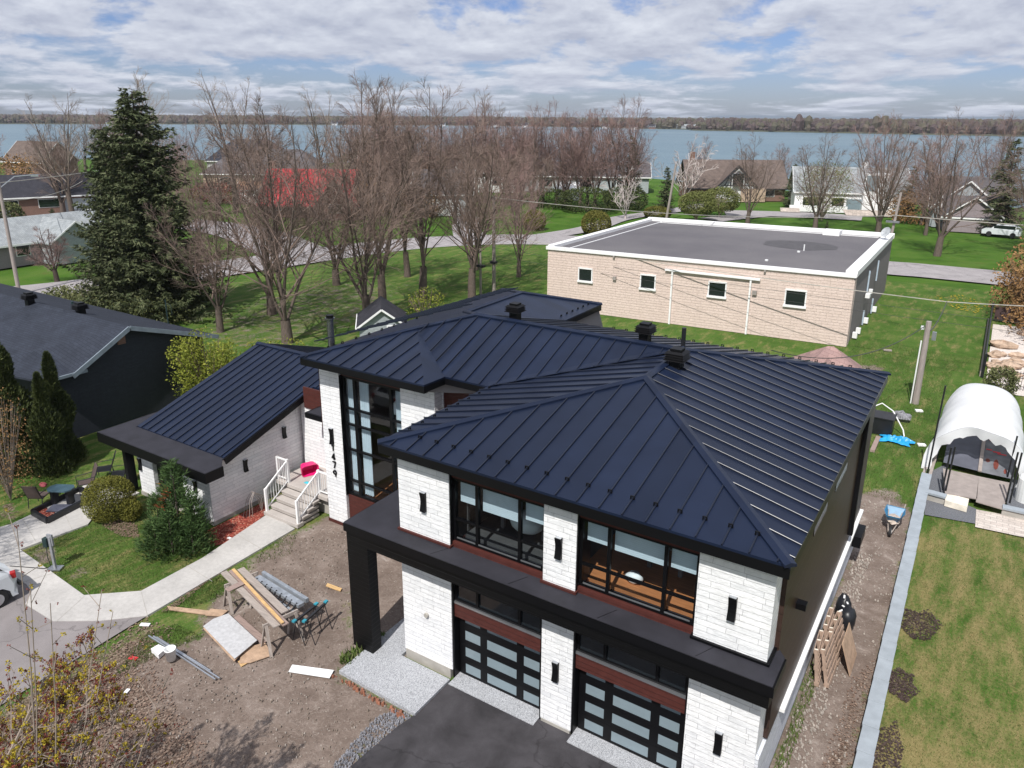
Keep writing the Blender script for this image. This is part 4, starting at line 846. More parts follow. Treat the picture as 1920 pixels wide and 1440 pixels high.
# house number 1479 in black figures
nb = MB()
def stroke(pts, x0, z0, s): 
    P_ = [(x0+p[0]*s, 18.165, z0+p[1]*s) for p in pts]
    for a, b in zip(P_[:-1], P_[1:]): nb.bar(a, b, .032, .05, up=(0, 1, 0))
arc = lambda cx, cy, r, a0, a1, n=10: [(cx+r*math.cos(math.radians(a0+(a1-a0)*i/n)), cy+r*math.sin(math.radians(a0+(a1-a0)*i/n))) for i in range(n+1)]
stroke([(-.14, .72), (0, .95), (0, 0)], -19.44, 3.06, .27); stroke([(.14, 0), (.14, .95), (-.26, .28), (.3, .28)], -19.46, 2.70, .27)
stroke([(-.27, .95), (.27, .95), (-.05, 0)], -19.44, 2.36, .27); stroke(arc(0, .62, .27, -20, 340)+[(.27, .62), (.1, 0)], -19.44, 2.02, .27)
nb.build('house_number', M['black_frame'], H)
# roof vents, pipes, snow guards
def vent(x, y, z, h=.55, w=.30, parent=None):
    m = MB(); m.box(x-w*.6, x+w*.6, y-w*.6, y+w*.6, z-.3, z+h*.45)
    for i in range(4):
        zz = z+h*.42+i*h*.11; a = w*(1.15-.03*i)
        m.add([(x-a, y-a, zz), (x+a, y-a, zz), (x+a, y+a, zz), (x-a, y+a, zz), (x-a*.72, y-a*.72, zz+h*.10), (x+a*.72, y-a*.72, zz+h*.10), (x+a*.72, y+a*.72, zz+h*.10), (x-a*.72, y+a*.72, zz+h*.10)], [(3, 2, 1, 0), (4, 5, 6, 7), (0, 1, 5, 4), (1, 2, 6, 5), (2, 3, 7, 6), (3, 0, 4, 7)])
    m.box(x-w*.6, x+w*.6, y-w*.6, y+w*.6, z+h*.86, z+h*.96); return m.build('roof_vent', M['black_metal'], parent)
vent(-14.0, 22.15, 8.10, .56, .26, roof); vent(-9.05, 22.2, 8.10, .56, .26, roof); vent(-7.25, 20.3, 7.98, .62, .28, roof)
pv = MB(); pv.cyl((-7.9, 22.6, 7.8), .07, .75, 12); pv.build('vent_pipe', M['black_plastic'], roof)
ch = MB(); ch.cyl((-20.35, 19.3, 5.4), .13, 2.35, 16); ch.cyl((-20.35, 19.3, 7.75), .18, .04, 16); ch.build('chimney_pipe', simple('stainless_flue', (.25, .26, .28), .25, .9), H)
MB().cyl((-20.35, 19.3, 7.80), .14, .10, 16).build('chimney_cap', M['black_metal'], H)
g0 = MB(); g0.box(-.055, .055, -.02, .02, 0, .015); g0.box(-.05, -.03, -.015, .015, .015, .075); g0.box(.03, .05, -.015, .015, .015, .075); g0.box(-.05, .05, -.015, .015, .06, .08)
gm = None; sg = []
def guard(p, ang):
    global gm
    if gm is None:
        gm = bpy.data.meshes.new('snow_guard'); gm.from_pydata(g0.v, [], g0.f); gm.materials.append(M['black_metal'])
    o = bpy.data.objects.new('snow_guard', gm); col.objects.link(o); o.parent = roof; o.location = Vector(p)-WLOC[roof.name]; o.rotation_euler = (0, 0, ang)
for i in range(17): guard((-12.78+.44+.545*(i+.5)+.27, 14.05, 6.8+.55*.245+.01), 0)
for i in range(8): guard((-12.45, 14.4+i*.545, 6.89), 1.57)
for i in range(6): guard((-14.95, 27.3+i*.5, 6.88), 1.57)
for i in range(18): guard((-2.9-i*.55, 26.75, 6.88), 0)
for i in range(16): guard((-19.8, 18.6+i*.72, 6.88), 1.57)
# ---------------- precast steps with railings ----------------
def steps():
    S = empty('front_steps', (-21.4, 18.4, 0), 'grey precast concrete steps with white railings up to the entry landing', 'steps')
    # run direction from bottom to landing: +Y
    x0, x1 = -22.35, -20.45; y0 = 17.05; r = .18; tr = .29; n = 5
    sm = MB()
    for i in range(n-1): sm.box(x0, x1, y0+i*tr, y0+(i+1)*tr+.02, (i)*r+r-.07 if i else 0.02, (i+1)*r); 
    for i in range(n-1): sm.box(x0+.06, x1-.06, y0+(i)*tr+.03, y0+(n-1)*tr+.01, i*r*1.0+(.003 if i else .02), (i+1)*r-.07)
    sm.build('tread', M['step_concrete'], S, bevel=.012)
    MB().box(-22.9, -20.02, y0+(n-1)*tr+.02, 20.04, n*r-.16, n*r).build('landing', M['step_concrete'], S, bevel=.012)
    MB().box(-22.8, -20.2, y0+(n-1)*tr+.3, 20.0, 0, n*r-.16).build('landing_base', M['found'], S)
    zt = n*r; yt = y0+(n-1)*tr+.12
    for x in (x0+.08, x1-.08):
        m = MB(); a = Vector((x, y0+.12, r)); b = Vector((x, yt, zt))
        m.box(x-.045, x+.045, a.y-.045, a.y+.045, r, r+.95).box(x-.045, x+.045, b.y-.045, b.y+.045, zt, zt+1.02)
        m.bar(a+Vector((0, 0, .92)), b+Vector((0, 0, .95)), .05, .06); m.bar(a+Vector((0, 0, .12)), b+Vector((0, 0, .12)), .035, .04)
        for k in range(1, 9):
            t = k/9; p = a.lerp(b, t); m.bar(p+Vector((0, 0, .12)), p+Vector((0, 0, .94)), .018)
        e = -22.85 if x < -21.4 else -20.0
        m.bar((x, b.y, zt+.97), (e, b.y, zt+.97), .05, .06); m.bar((x, b.y, zt+.14), (e, b.y, zt+.14), .035, .04); m.box(e-.04, e+.04, b.y-.04, b.y+.04, zt, zt+1.0)
        k = int(abs(e-x)/.1)
        for i in range(1, k): xx = x+(e-x)*i/k; m.bar((xx, b.y, zt+.14), (xx, b.y, zt+.97), .018)
        m.build('railing', M['white_paint'], S)
steps()
tb = empty('plastic_tub', (-21.9, 19.35, .9), 'bright pink plastic tub tipped on its side on the landing', 'tub')
def tub(parent, c, rot):
    m = MB(); s = []
    prof = [(.36, 0), (.30, .45)]
    def ring(k, y): return [Vector((k*1.25*math.copysign(abs(math.cos(a))**.45, math.cos(a)), y, k*.85*math.copysign(abs(math.sin(a))**.45, math.sin(a)))) for a in [i*2*math.pi/16+.2 for i in range(16)]]
    r0 = ring(.29, 0); r1 = ring(.23, .38); r2 = ring(.265, 0.01); r3 = ring(.205, .36); allp = [Vector(c)+rot@p for q in (r0, r1, r2, r3) for p in q]
    f = []
    for i in range(16):
        j = (i+1) % 16; f += [(i, j, 16+j, 16+i), (32+j, 32+i, 48+i, 48+j), (j, i, 32+i, 32+j)]
    f.append(tuple(range(16, 32))); f.append(tuple(range(48, 64))[::-1]); m.add(allp, f); o = m.build('tub_shell', M['pink'], parent); bm_fix(o)
tub(tb, (-21.95, 19.2, 1.15), RZ(1.15)@Matrix.Rotation(.12, 3, 'X'))
tag(MB().add([(-21.65+.18*math.cos(a*.785)*(.6+.4*(a % 2)), 18.72+.10*math.sin(a*.785), .905) for a in range(8)]+[(-21.63, 18.72, .95)], [(i, (i+1) % 8, 8) for i in range(8)]).build('crumpled_cloth', M['cyan']), 'crumpled cyan cloth beside the pink tub', 'cloth')
ob = MB()
for k in range(4): ob.tube([(-22.9+.1*k, 16.5+.25*k*.3, 0), (-22.85+.1*k, 16.7, .7), (-22.75+.05*k, 16.9, 1.0), (-22.7, 17.1+.1*k, .6), (-22.7, 17.25, 0)], .012, 5)
tag(ob.build('wire_trellis', M['plank']), 'thin rusty wire plant hoop against the shaded stone wall', 'trellis')
# ---------------- beige block building ----------------
def beige_building():
    B = empty('block_building', (-18.7, 63, 0), 'flat-roofed beige split-block building with four small windows behind the modern house', 'building')
    c = [(-30.0, 52.3), (-7.45, 53.99), (-7.66, 74.6), (-29.9, 72.9)]
    m = MB(); n = 4
    for i in range(4):
        a = Vector((*c[i], 0)); b = Vector((*c[(i+1) % 4], 0))
        m.add([a, b, b+Vector((0, 0, 4.86)), a+Vector((0, 0, 4.86))], [(0, 1, 2, 3)], 1 if i == 1 else 0)
    m.build('wall', [M['beige'], simple('taupe_stucco', (0.20, 0.18, 0.18), 0.9, var=.08)], B)
    MB().box(-7.45, -7.40, 54.0, 54.8, 0, 4.6).build('corner_block', M['beige'], B)
    MB().poly([(x, y, 4.88) for x, y in c]).build('roof', M['gravel_roof'], B)
    e = Vector((c[1][0]-c[0][0], c[1][1]-c[0][1], 0)).normalized(); nrm = Vector((e.y, -e.x, 0))
    p = MB(); u = Vector((0, 0, 1))
    cc = [Vector((x, y, 0)) for x, y in c]
    for i, w, hh in ((0, .22, 5.06), (1, .75, 5.20), (2, .55, 5.20), (3, .55, 5.12)):
        a, b = cc[i], cc[(i+1) % 4]; d = (b-a).normalized(); o = Vector((d.y, -d.x, 0))
        a2 = a+o*.12-d*(.12 if i in (0, 2) else -w*.0); b2 = b+o*.12+d*(.12 if i in (0, 2) else 0)
        if i in (1, 3): a2 = a2+d*.23*(1 if i == 1 else 2.4); b2 = b2-d*(.56 if i == 1 else .24)
        p.add([a2+u*4.80, b2+u*4.80, b2-o*w+u*4.80, a2-o*w+u*4.80, a2+u*hh, b2+u*hh, b2-o*w+u*hh, a2-o*w+u*hh], [(0, 1, 5, 4), (1, 2, 6, 5), (2, 3, 7, 6), (3, 0, 4, 7), (4, 5, 6, 7), (3, 2, 1, 0)])
    p.box(-13.1, -11.7, 72.2, 73.6, 4.9, 5.32)
    p.build('parapet', M['white_paint'], B)
    q = MB()
    for k in (1.3,): q.bar(cc[3]+d_(cc[3], cc[0])*.8+e*1.5+u*4.90, cc[0]+e*1.5+Vector((0, .4, 4.90)), .10, .05)
    q.bar(cc[3]+e*1.5+Vector((0, -1.2, 4.90)), cc[2]+Vector((-1, -1.2, 4.90)), .08, .05)
    q.build('roof_seam', M['white_paint'], B)
    def at(s, z, o=0.0): return cc[0]+e*s+nrm*o+u*z
    Rm = Matrix((e, -nrm, u)).transposed()
    for s0, s1, z0, z1 in ((2.71, 3.93, 2.45, 3.6), (7.81, 9.05, 2.4, 3.6), (12.99, 14.32, 2.4, 3.6), (18.34, 19.78, 2.35, 3.6)):
        mid = (s0+s1)/2; W = s1-s0; Hh = z1-z0; f = MB(); t = .09
        f.obox(at(mid, z1-t/2, .03), (W, .14, t), Rm).obox(at(mid, z0+t/2+.02, .05), (W+.1, .2, t+.06), Rm).obox(at(s0+t/2, (z0+z1)/2, .03), (t, .14, Hh-2*t-.06), Rm).obox(at(s1-t/2, (z0+z1)/2, .03), (t, .14, Hh-2*t-.06), Rm)
        w = f.build('window', M['white_paint'], B); MB().obox(at(mid, (z0+z1)/2, .01), (W-2*t, .04, Hh-2*t), Rm).build('pane', M['dark_glass'], w)
    g = MB(); g.bar(at(9.73, 4.12, .12), at(16.6, 4.06, .12), .16, .14); g.bar(at(10.29, 4.05, .1), at(10.29, 0, .1), .12); g.bar(at(15.97, 4.0, .1), at(15.97, 0, .1), .12); g.build('gutter', M['white_paint'], B)
    gv = simple('grey_vent', (.30, .27, .25))
    for a, z, k in ((5.77, 3.05, .26), (16.3, 3.1, .30), (5.64, 4.72, .14), (16.86, 4.7, .14)): MB().obox(at(a, z, .08), (k, .2, k), Rm).build('wall_vent', gv, B)
    s = MB()
    for y, z0, z1 in ((60.5, 2.6, 4.2), (64.8, 2.7, 4.3), (60.4, .1, 1.2), (64.6, .1, 1.3)): s.tube([(-7.38, y, z0), (-7.38, y, z1)], .06, 8)
    s.build('side_pipe', simple('pale_blue_pipe', (.42, .50, .58), .4), B)
    sb = MB()
    for y in (56.2, 57.6, 61, 65.2): sb.box(-7.4, -7.1, y, y+.3, .1, .5)
    sb.box(-7.4, -7.1, 60.0, 60.6, 2.25, 2.55).box(-7.4, -7.15, 61.6, 61.9, 2.3, 2.6); sb.build('service_box', M['white_paint'], B)
    r = MB()
    for x, y in ((-12.8, 61.7), (-13.9, 56.5)): r.cyl((x, y, 4.88), .12, .10, 10)
    r.cyl((-12.6, 62.6, 4.88), .05, .5, 8); r.build('roof_drain', M['plastic_white'], B)
    rr = random.Random(5); st = MB(); st.poly([(-13.6+2.7*(1+.2*rr.random())*math.cos(t*.4), 65.2+2.1*(1+.25*rr.random())*math.sin(t*.4), 4.892) for t in range(16)])
    st.build('damp_patch', simple('damp_tar', (.070, .066, .070), .7), B)
    D = empty('satellite_dish', (-7.8, 70.2, 5.2), 'grey satellite dish on the corner of the flat roof', 'satellite dish')
    dm = MB(); N_ = 14; ax = Vector((-.5, -.7, .45)).normalized(); px_ = ax.orthogonal().normalized(); py_ = ax.cross(px_); c0 = Vector((-7.8, 70.2, 5.85))
    for i in range(3):
        for k in range(N_):
            a = [c0+(px_*math.cos(t)+py_*math.sin(t))*r_-ax*(.12*(1-(r_/.45)**2)) for r_, t in ((.15*i, k*6.2832/N_), (.15*i, (k+1)*6.2832/N_), (.15*(i+1), (k+1)*6.2832/N_), (.15*(i+1), k*6.2832/N_))]
            dm.add(a, [(0, 1, 2, 3)])
    dm.build('dish', simple('dish_grey', (.4, .42, .44), .5), D); MB().tube([(-7.8, 70.2, 5.2), c0-ax*.12], .03, 6).tube([c0-ax*.1, c0+ax*.4-u*.1], .015, 5).build('mast', M['silver'], D)
def d_(a, b): return (b-a).normalized()
beige_building()

# ---------------- generic houses ----------------
def house(name, label, c, rot, w, d, he, hr, wall, roofm, hip=0, ov=.45, wins=(), doors=(), chim=None, cat='house', group=None, gable=None, trim='white_paint', extra=None):
    "gable/hip house; ridge along local x; wins: (side, u, z, w, h)"
    Hh = empty(name, (c[0], c[1], 0), label, cat, group); Rm = RZ(rot); C3 = Vector((c[0], c[1], 0))
    W = lambda x, y, z: C3+Rm@Vector((x, y, z))
    m = MB(); a, b = w/2, d/2
    v = [W(-a, -b, 0), W(a, -b, 0), W(a, b, 0), W(-a, b, 0), W(-a, -b, he), W(a, -b, he), W(a, b, he), W(-a, b, he)]
    f = [(0, 1, 5, 4), (1, 2, 6, 5), (2, 3, 7, 6), (3, 0, 4, 7)]
    if hip == 0: v += [W(-a, 0, hr-.05), W(a, 0, hr-.05)]; f += [(5, 6, 9), (7, 4, 8)]
    m.add(v, f); m.build('wall', M[wall], Hh)
    r = MB(); A, B = a+ov, b+ov; k = (hr-he)/b; ze = he-k*ov
    p = [W(-A, -B, ze), W(A, -B, ze), W(A, B, ze), W(-A, B, ze), W(-A+hip, 0, hr), W(A-hip, 0, hr)]
    for q in ([0, 1, 5, 4], [2, 3, 4, 5])+(([1, 2, 5], [3, 0, 4]) if hip else ()): r.slab([p[i] for i in q], .16)
    ro = r.build('roof', M[roofm], Hh); bm_fix(ro)
    if gable:
        gu, gw, gh, gd, gm = gable   # centre u, width, ridge height, depth in front, wall mat
        g = MB(); g.add([W(gu-gw/2, -b-gd, 0), W(gu+gw/2, -b-gd, 0), W(gu+gw/2, -b-gd, he), W(gu, -b-gd, gh-.1), W(gu-gw/2, -b-gd, he), W(gu-gw/2, -b, 0), W(gu+gw/2, -b, 0), W(gu-gw/2, -b, he), W(gu+gw/2, -b, he)],
              [(0, 1, 2, 3, 4), (1, 6, 8, 2), (5, 0, 4, 7)]); g.build('gable_wall', M[gm], Hh)
        y1 = -b+(gh-he)/k if k else 0; y1 = min(y1, 0)
        G_ = MB(); y0 = -b-gd-.35; gk = (gh-he)/(gw/2); oz = he-gk*.4
        yl = -b-.2
        G_.slab([W(gu-gw/2-.4, y0, oz+.05), W(gu, y0, gh+.05), W(gu, y1, gh+.05), W(gu-gw/2-.4, yl, oz+.05)], .14); G_.slab([W(gu, y0, gh+.05), W(gu+gw/2+.4, y0, oz+.05), W(gu+gw/2+.4, yl, oz+.05), W(gu, y1, gh+.05)], .14)
        go = G_.build('gable_roof', M[roofm], Hh); bm_fix(go)
        t = MB(); t.bar(W(gu-gw/2-.4, y0-.03, oz-.02), W(gu, y0-.03, gh-.02), .05, .14); t.bar(W(gu+gw/2+.4, y0-.03, oz-.02), W(gu, y0-.03, gh-.02), .05, .2); t.build('gable_trim', M[trim], Hh)
    tr = MB(); tr.bar(W(-A, -B-.03, ze-.1), W(A, -B-.03, ze-.1), .06, .2)
    if not hip:
        for s in (-1, 1):
            for y in (-B, B): tr.bar(W(s*(A+.03), y, ze-.09), W(s*(A+.03), 0, hr-.09), .06, .12 if w < 6 else .18)
    tr.build('fascia', M[trim], Hh)
    def place(side, u, z, ww, hh, t):
        if side == 'f': return W(u, -b-t/2, z+hh/2), (ww, t, hh)
        if side == 'g': return W(gable[0]+u, -b-gable[3]-t/2, z+hh/2), (ww, t, hh)
        if side == 'r': return W(a+t/2, u, z+hh/2), (t, ww, hh)
        if side == 'l': return W(-a-t/2, u, z+hh/2), (t, ww, hh)
    for s in wins:
        o, sz = place(*s[:5], .05); fr = MB().obox(o, sz, Rm).build('window', M['white_paint'], Hh)
        o, sz = place(s[0], s[1], s[2]+.08, s[3]-.16, s[4]-.16, .09); MB().obox(o, sz, Rm).build('pane', M['dark_glass'], fr)
    for s in doors:
        o, sz = place(*s[:5], .06); MB().obox(o, sz, Rm).build(s[6] if len(s) > 6 else 'door', M[s[5]], Hh)
    if chim:
        x, y, zt = chim[:3]; MB().obox(W(x, y, zt/2+he/2), (.9, .7, zt-he), Rm).build('chimney', M[chim[3] if len(chim) > 3 else 'red_brick'], Hh)
    if extra: extra(Hh, W, Rm)
    return Hh
# grey neighbour, left
def grey_house():
    N_ = empty('grey_house', (-40, 20, 0), 'dark grey brick bungalow with slate roof at the left behind the cedars', 'house')
    X0 = -35.8
    w = MB(); w.add([(X0, 16.6, 0), (X0, 24.5, 0), (X0, 24.5, 3.35), (X0, 20.3, 4.75), (X0, 17.9, 3.3), (X0, 16.6, 3.3), (-62, 16.6, 0), (-62, 16.6, 3.3), (-62, 24.5, 0), (-62, 24.5, 3.35)], [(0, 1, 2, 3, 4, 5), (0, 5, 7, 6), (1, 8, 9, 2)]); w.build('wall', M['grey_brick'], N_)
    r = MB(); r.slab([(X0+.4, 20.25, 4.95), (-70, 20.25, 4.95), (-70, 14.9, 3.1), (X0-5.4, 14.9, 3.1), (X0+.4, 17.2, 3.22)][::-1], .12)
    r.slab([(X0+.4, 20.25, 4.95), (X0+.4, 25.2, 3.3), (-70, 25.2, 3.3), (-70, 20.25, 4.95)], .12)
    r.slab([(X0+.35, 15.9, 3.32), (X0+.35, 17.9, 3.36), (X0-5.5, 20.2, 5.0), (X0-8.5, 20.2, 5.0), (X0-9.5, 15.0, 3.2), (X0-4, 15.4, 3.22)], .10)
    ro = r.build('roof', M['sh_grey'], N_); bm_fix(ro)
    f = MB(); f.bar((X0+.43, 17.2, 3.2), (X0+.43, 20.25, 4.86), .06, .22); f.bar((X0+.43, 20.25, 4.86), (X0+.43, 25.2, 3.22), .06, .22); f.bar((X0+.4, 15.9, 3.3), (X0+.4, 17.9, 3.3), .08, .14); f.build('fascia', simple('blue_grey_trim', (.20, .24, .28), .5), N_)
    MB().box(X0, X0+.08, 19.75, 20.15, 4.05, 4.45).build('gable_vent', M['red_brick'], N_)
    vent(-44.4, 20.0, 4.95, .65, .3, ro); vent(-40.4, 20.6, 4.8, .65, .3, ro); MB().cyl((-42.3, 21.2, 4.5), .06, .6, 10).build('vent_pipe', M['green_dark'], ro)
    A_ = empty('roof_antenna', (-39.6, 25.0, 3.3), 'thin green antenna mast at the back corner of the dark grey roof', 'antenna')
    m = MB(); m.tube([(-39.6, 25.0, 3.2), (-39.6, 25.0, 4.8)], .04, 6); m.tube([(-39.6, 25.0, 4.6), (-39.3, 25.1, 4.5), (-39.25, 25.1, 4.0), (-39.5, 25.1, 3.9)], .015, 4); m.build('mast', M['green_dark'], A_)
grey_house()
house('garden_shed', 'small dark-roofed pale blue shed under the bare trees', (-34.6, 37.6), -.83, 3.4, 3.0, 1.7, 2.8, 'vinyl', 'sh_dark', ov=.2, cat='shed', wins=(('r', 0.6, 1.0, .6, .6),))
house('garden_shed', 'garden shed with pinkish shingle roof between the house and the block building', (-6.5, 42.0), .35, 3.4, 3.2, 2.0, 3.25, 'vinyl', 'sh_pink', ov=.35, hip=1.9, cat='shed', gable=(-.2, 1.4, 2.75, .3, 'vinyl_white'))

def bung(Hh, W, Rm):
    m = MB()
    for x in (4.2, 8.2): m.bar(W(x, -6.4, 0), W(x, -6.4, 2.5), .16)
    m.build('porch_post', M['white_paint'], Hh); MB().obox(W(6.2, -5.3, .15), (4.6, 2.4, .3), Rm).build('porch', M['plywood_grey'], Hh)
house('bungalow', 'long mauve brick bungalow with pale roof and white garage door at the left edge', (-87.8, 36.0), 1.5708, 26, 8, 2.55, 4.5, 'mauve_brick', 'sh_pale', wins=(('f', -1.2, 1.0, 1.6, 1.2), ('f', 2.0, 1.0, 1.4, 1.2)), doors=(('f', -4.8, 0, 3.6, 2.2, 'vinyl_white', 'garage_door'),), gable=(6.2, 5.0, 4.3, 2.6, 'vinyl'), extra=bung)
house('bungalow', 'low dark-roofed brick bungalow on the lawn behind the hedge, with a white gable end', (-129, 58), 1.15, 26, 8.5, 3.2, 6.0, 'red_brick', 'sh_dark', gable=(-10.5, 6, 5.6, 1.5, 'vinyl_white'), wins=(('f', -4, 1.2, 2, 1.3), ('f', 0, 1.2, 2, 1.3), ('f', 5, 1.2, 3, 1.3)), doors=(('f', 9.5, 0, 5, 2.4, 'vinyl', 'garage_door'),))
house('garage', 'small white gabled garage in front of the low brick bungalow', (-118, 48.5), .5, 5.2, 6, 2.6, 3.9, 'vinyl_white', 'sh_dark', cat='garage', gable=(0, 5, 3.9, .2, 'vinyl_white'))
house('lake_house', 'brown gabled house half hidden by bare trees at the far left', (-187, 92), .2, 12, 9, 5, 9, 'red_brick', 'sh_brown', wins=(('f', -3, 2, 1.5, 1.6), ('f', 2, 2, 1.5, 1.6), ('r', 0, 2, 1.5, 1.6)))
house('porch_house', 'small white porch house with a gabled dormer left of the big spruce', (-165, 101), .75, 9, 7, 3.2, 6.2, 'vinyl_white', 'sh_dark', gable=(-1, 3.4, 5.6, 1.2, 'vinyl_white'), wins=(('g', 0, 1.2, 1, 1.4), ('f', 3, 1, 1, 1.4)))
house('slate_house', 'large slate-grey hip roofed house right of the big spruce', (-158, 128), .45, 18, 12, 4.6, 9.2, 'vinyl_white', 'sh_grey', hip=5, wins=(('f', -5, 1.4, 2, 1.6), ('f', 4, 1.4, 2, 1.6), ('r', 0, 2, 1.5, 1.6)))
house('brown_house', 'long low brown hip roofed house with wide white eaves among bare trees', (-133, 112), .55, 24, 13, 3.6, 8.0, 'rock', 'sh_mid', hip=5.5, wins=(('f', -7, 1.2, 3, 1.4), ('f', 0, 1.2, 3, 1.4), ('f', 7, 1.2, 3, 1.4)), doors=(('f', 10, 0, 1.2, 2.2, 'wood_panel'),))
house('white_shed', 'white garden shed with tan roof left of the red-roofed house', (-113.5, 91), .45, 4.2, 3.6, 2.4, 3.6, 'vinyl_white', 'sh_tan', cat='shed', ov=.2)
house('red_roof_house', 'steep bright red roofed cottage behind the bare trees', (-91.8, 85.6), .486, 13.0, 10, 2.4, 6.9, 'red_brick', 'sh_red', ov=.8, gable=(5.6, 5.4, 6.0, 2.4, 'wood_panel'), wins=(('f', -4.5, .9, 1.8, 1.2), ('f', -1.5, .9, 1.8, 1.2), ('g', 0, 1, 2, 1.3)), trim='wood_panel', chim=(-6.6, .5, 8.0))
house('tan_roof_house', 'tan shingled house just right of the red-roofed cottage', (-96, 112), .5, 16, 10, 3.6, 7.8, 'vinyl_white', 'sh_tan', wins=(('f', -4, 1.2, 2.2, 1.5), ('f', 4, 1.2, 2.2, 1.5)))
house('grey_garage', 'pale grey garage with white door and mid grey roof behind the tall bare trees', (-75.8, 98.5), .55, 9, 9, 3.6, 6.8, 'vinyl', 'sh_mid', cat='garage', doors=(('f', .6, 0, 4.2, 2.5, 'white_paint', 'garage_door'),), wins=(('f', -3, 2.6, 1, .7),))
house('dormer_house', 'white house with steep white-trimmed dormer among the tall trees', (-93, 133), .5, 15, 10, 4.4, 9, 'vinyl_white', 'sh_mid', gable=(-3, 4.2, 9, 1.2, 'vinyl_white'), wins=(('g', 0, 4.5, 1.2, 1.6), ('f', 4, 1.4, 2, 1.5)))
house('flat_lake_house', 'long low dark roofed house by the water behind the row of bare trees', (-75, 146), .45, 26, 10, 3.4, 5.8, 'vinyl', 'sh_mid', wins=(('f', -8, 1, 3, 1.5), ('f', 0, 1, 3, 1.5), ('f', 8, 1, 3, 1.5)))
house('white_shed', 'tiny white shed between trunks beside the dark hedge', (-69, 127.5), .4, 4, 3, 2.2, 3.2, 'vinyl_white', 'vinyl_white', cat='shed', ov=.15)
# half-timbered house
def timber(Hh, W, Rm):
    m = MB(); y = -7.2
    for a, b in (((-4.1, 2.9), (-.6, 6.2)), ((2.9, 2.9), (-.6, 6.2)), ((-1.9, 2.9), (-1.9, 5.0)), ((.7, 2.9), (.7, 5.0)), ((-3.6, 2.95), (2.4, 2.95)), ((-3.0, 2.9), (-2.2, 4.4)), ((1.8, 2.9), (1.0, 4.4))): m.bar(W(a[0], y-.05, a[1]), W(b[0], y-.05, b[1]), .2, .2)
    m.build('timber_frame', M['steel_dark'], Hh)
    MB().obox(W(-.6, y-.05, 4.1), (1.9, .1, 2.0), Rm).build('window', M['dark_glass'], Hh)
    MB().obox(W(-4.6, -6.0, 1.2), (2.2, .3, 2.4), Rm).build('stone_front', M['rock'], Hh); MB().obox(W(2.5, -6.75, 1.2), (4.5, .4, 2.4), Rm).build('stone_front', M['rock'], Hh)
    MB().obox(W(-4.2, -7.4, .35), (3.4, 2.4, .7), Rm).build('porch_steps', M['plywood_grey'], Hh)
house('half_timbered_house', 'brown roofed house with half-timbered white gable near the lake', (-44.5, 147.5), .55, 17.5, 11, 2.9, 7.2, 'red_brick', 'sh_brown', ov=.7, gable=(-.6, 7.0, 6.6, 1.2, 'vinyl_white'), chim=(-7.6, .2, 8.6), wins=(('f', 5.5, .8, 2.6, 1.4),), trim='steel_dark', extra=timber)
def modern(Hh, W, Rm):
    m = MB(); m.obox(W(3.2, -5.6, 3.2), (3.4, 1.4, 6.4), Rm).obox(W(7.4, -5.8, 1.6), (2.0, 1.0, 3.2), Rm); m.build('wall', M['white_paint'], Hh)
    for a, sz in ((W(2.6, -6.34, 4.9), (1.9, .1, 2.4)), (W(.8, -5.1, 1.2), (3.0, .1, 2.0)), (W(7.4, -6.33, 1.4), (1.2, .1, 2.0))): MB().obox(a, sz, Rm).build('window', M['frosted'], Hh)
    s = MB(); s2 = MB()
    for i in range(6): s.obox(W(2.5, -7.2-i*.4, .65-i*.11), (8-i*.1, .4, .12+.0*i), Rm)
    for i in range(4): s2.obox(W(-9.5, -6.0-i*.45, .5-i*.12), (3, .45, .12), Rm)
    s.build('garden_steps', M['paver'], Hh); s2.build('garden_steps', M['paver'], Hh); MB().obox(W(-5, -5.4, .5), (9, .3, 1.0), Rm).build('terrace_wall', M['white_paint'], Hh)
house('white_modern_house', 'long white house with pale roof and tall glazed entrance near the lake', (-22.5, 140.5), .33, 17.5, 10, 3.4, 7.0, 'white_paint', 'sh_pale', ov=.3, extra=modern, wins=(('f', -6, .8, 3, 1.6), ('f', -2, .8, 2, 1.6)), chim=(2.5, 1, 7.8, 'vinyl_white'))
house('gabled_garage', 'pale brick garage with two stepped gables at the right beyond the bare trees', (-4.6, 130), .10, 8.5, 9, 3.2, 6.9, 'vinyl', 'sh_mid', cat='garage', gable=(0, 8.0, 6.6, .6, 'vinyl'), extra=None)
house('gabled_garage', 'lower pale garage in front of the stepped gables at the right', (-3.2, 123.8), .10, 7, 5, 2.4, 4.7, 'mauve_brick', 'sh_mid', cat='garage', gable=(0, 6.4, 4.8, .3, 'mauve_brick'))
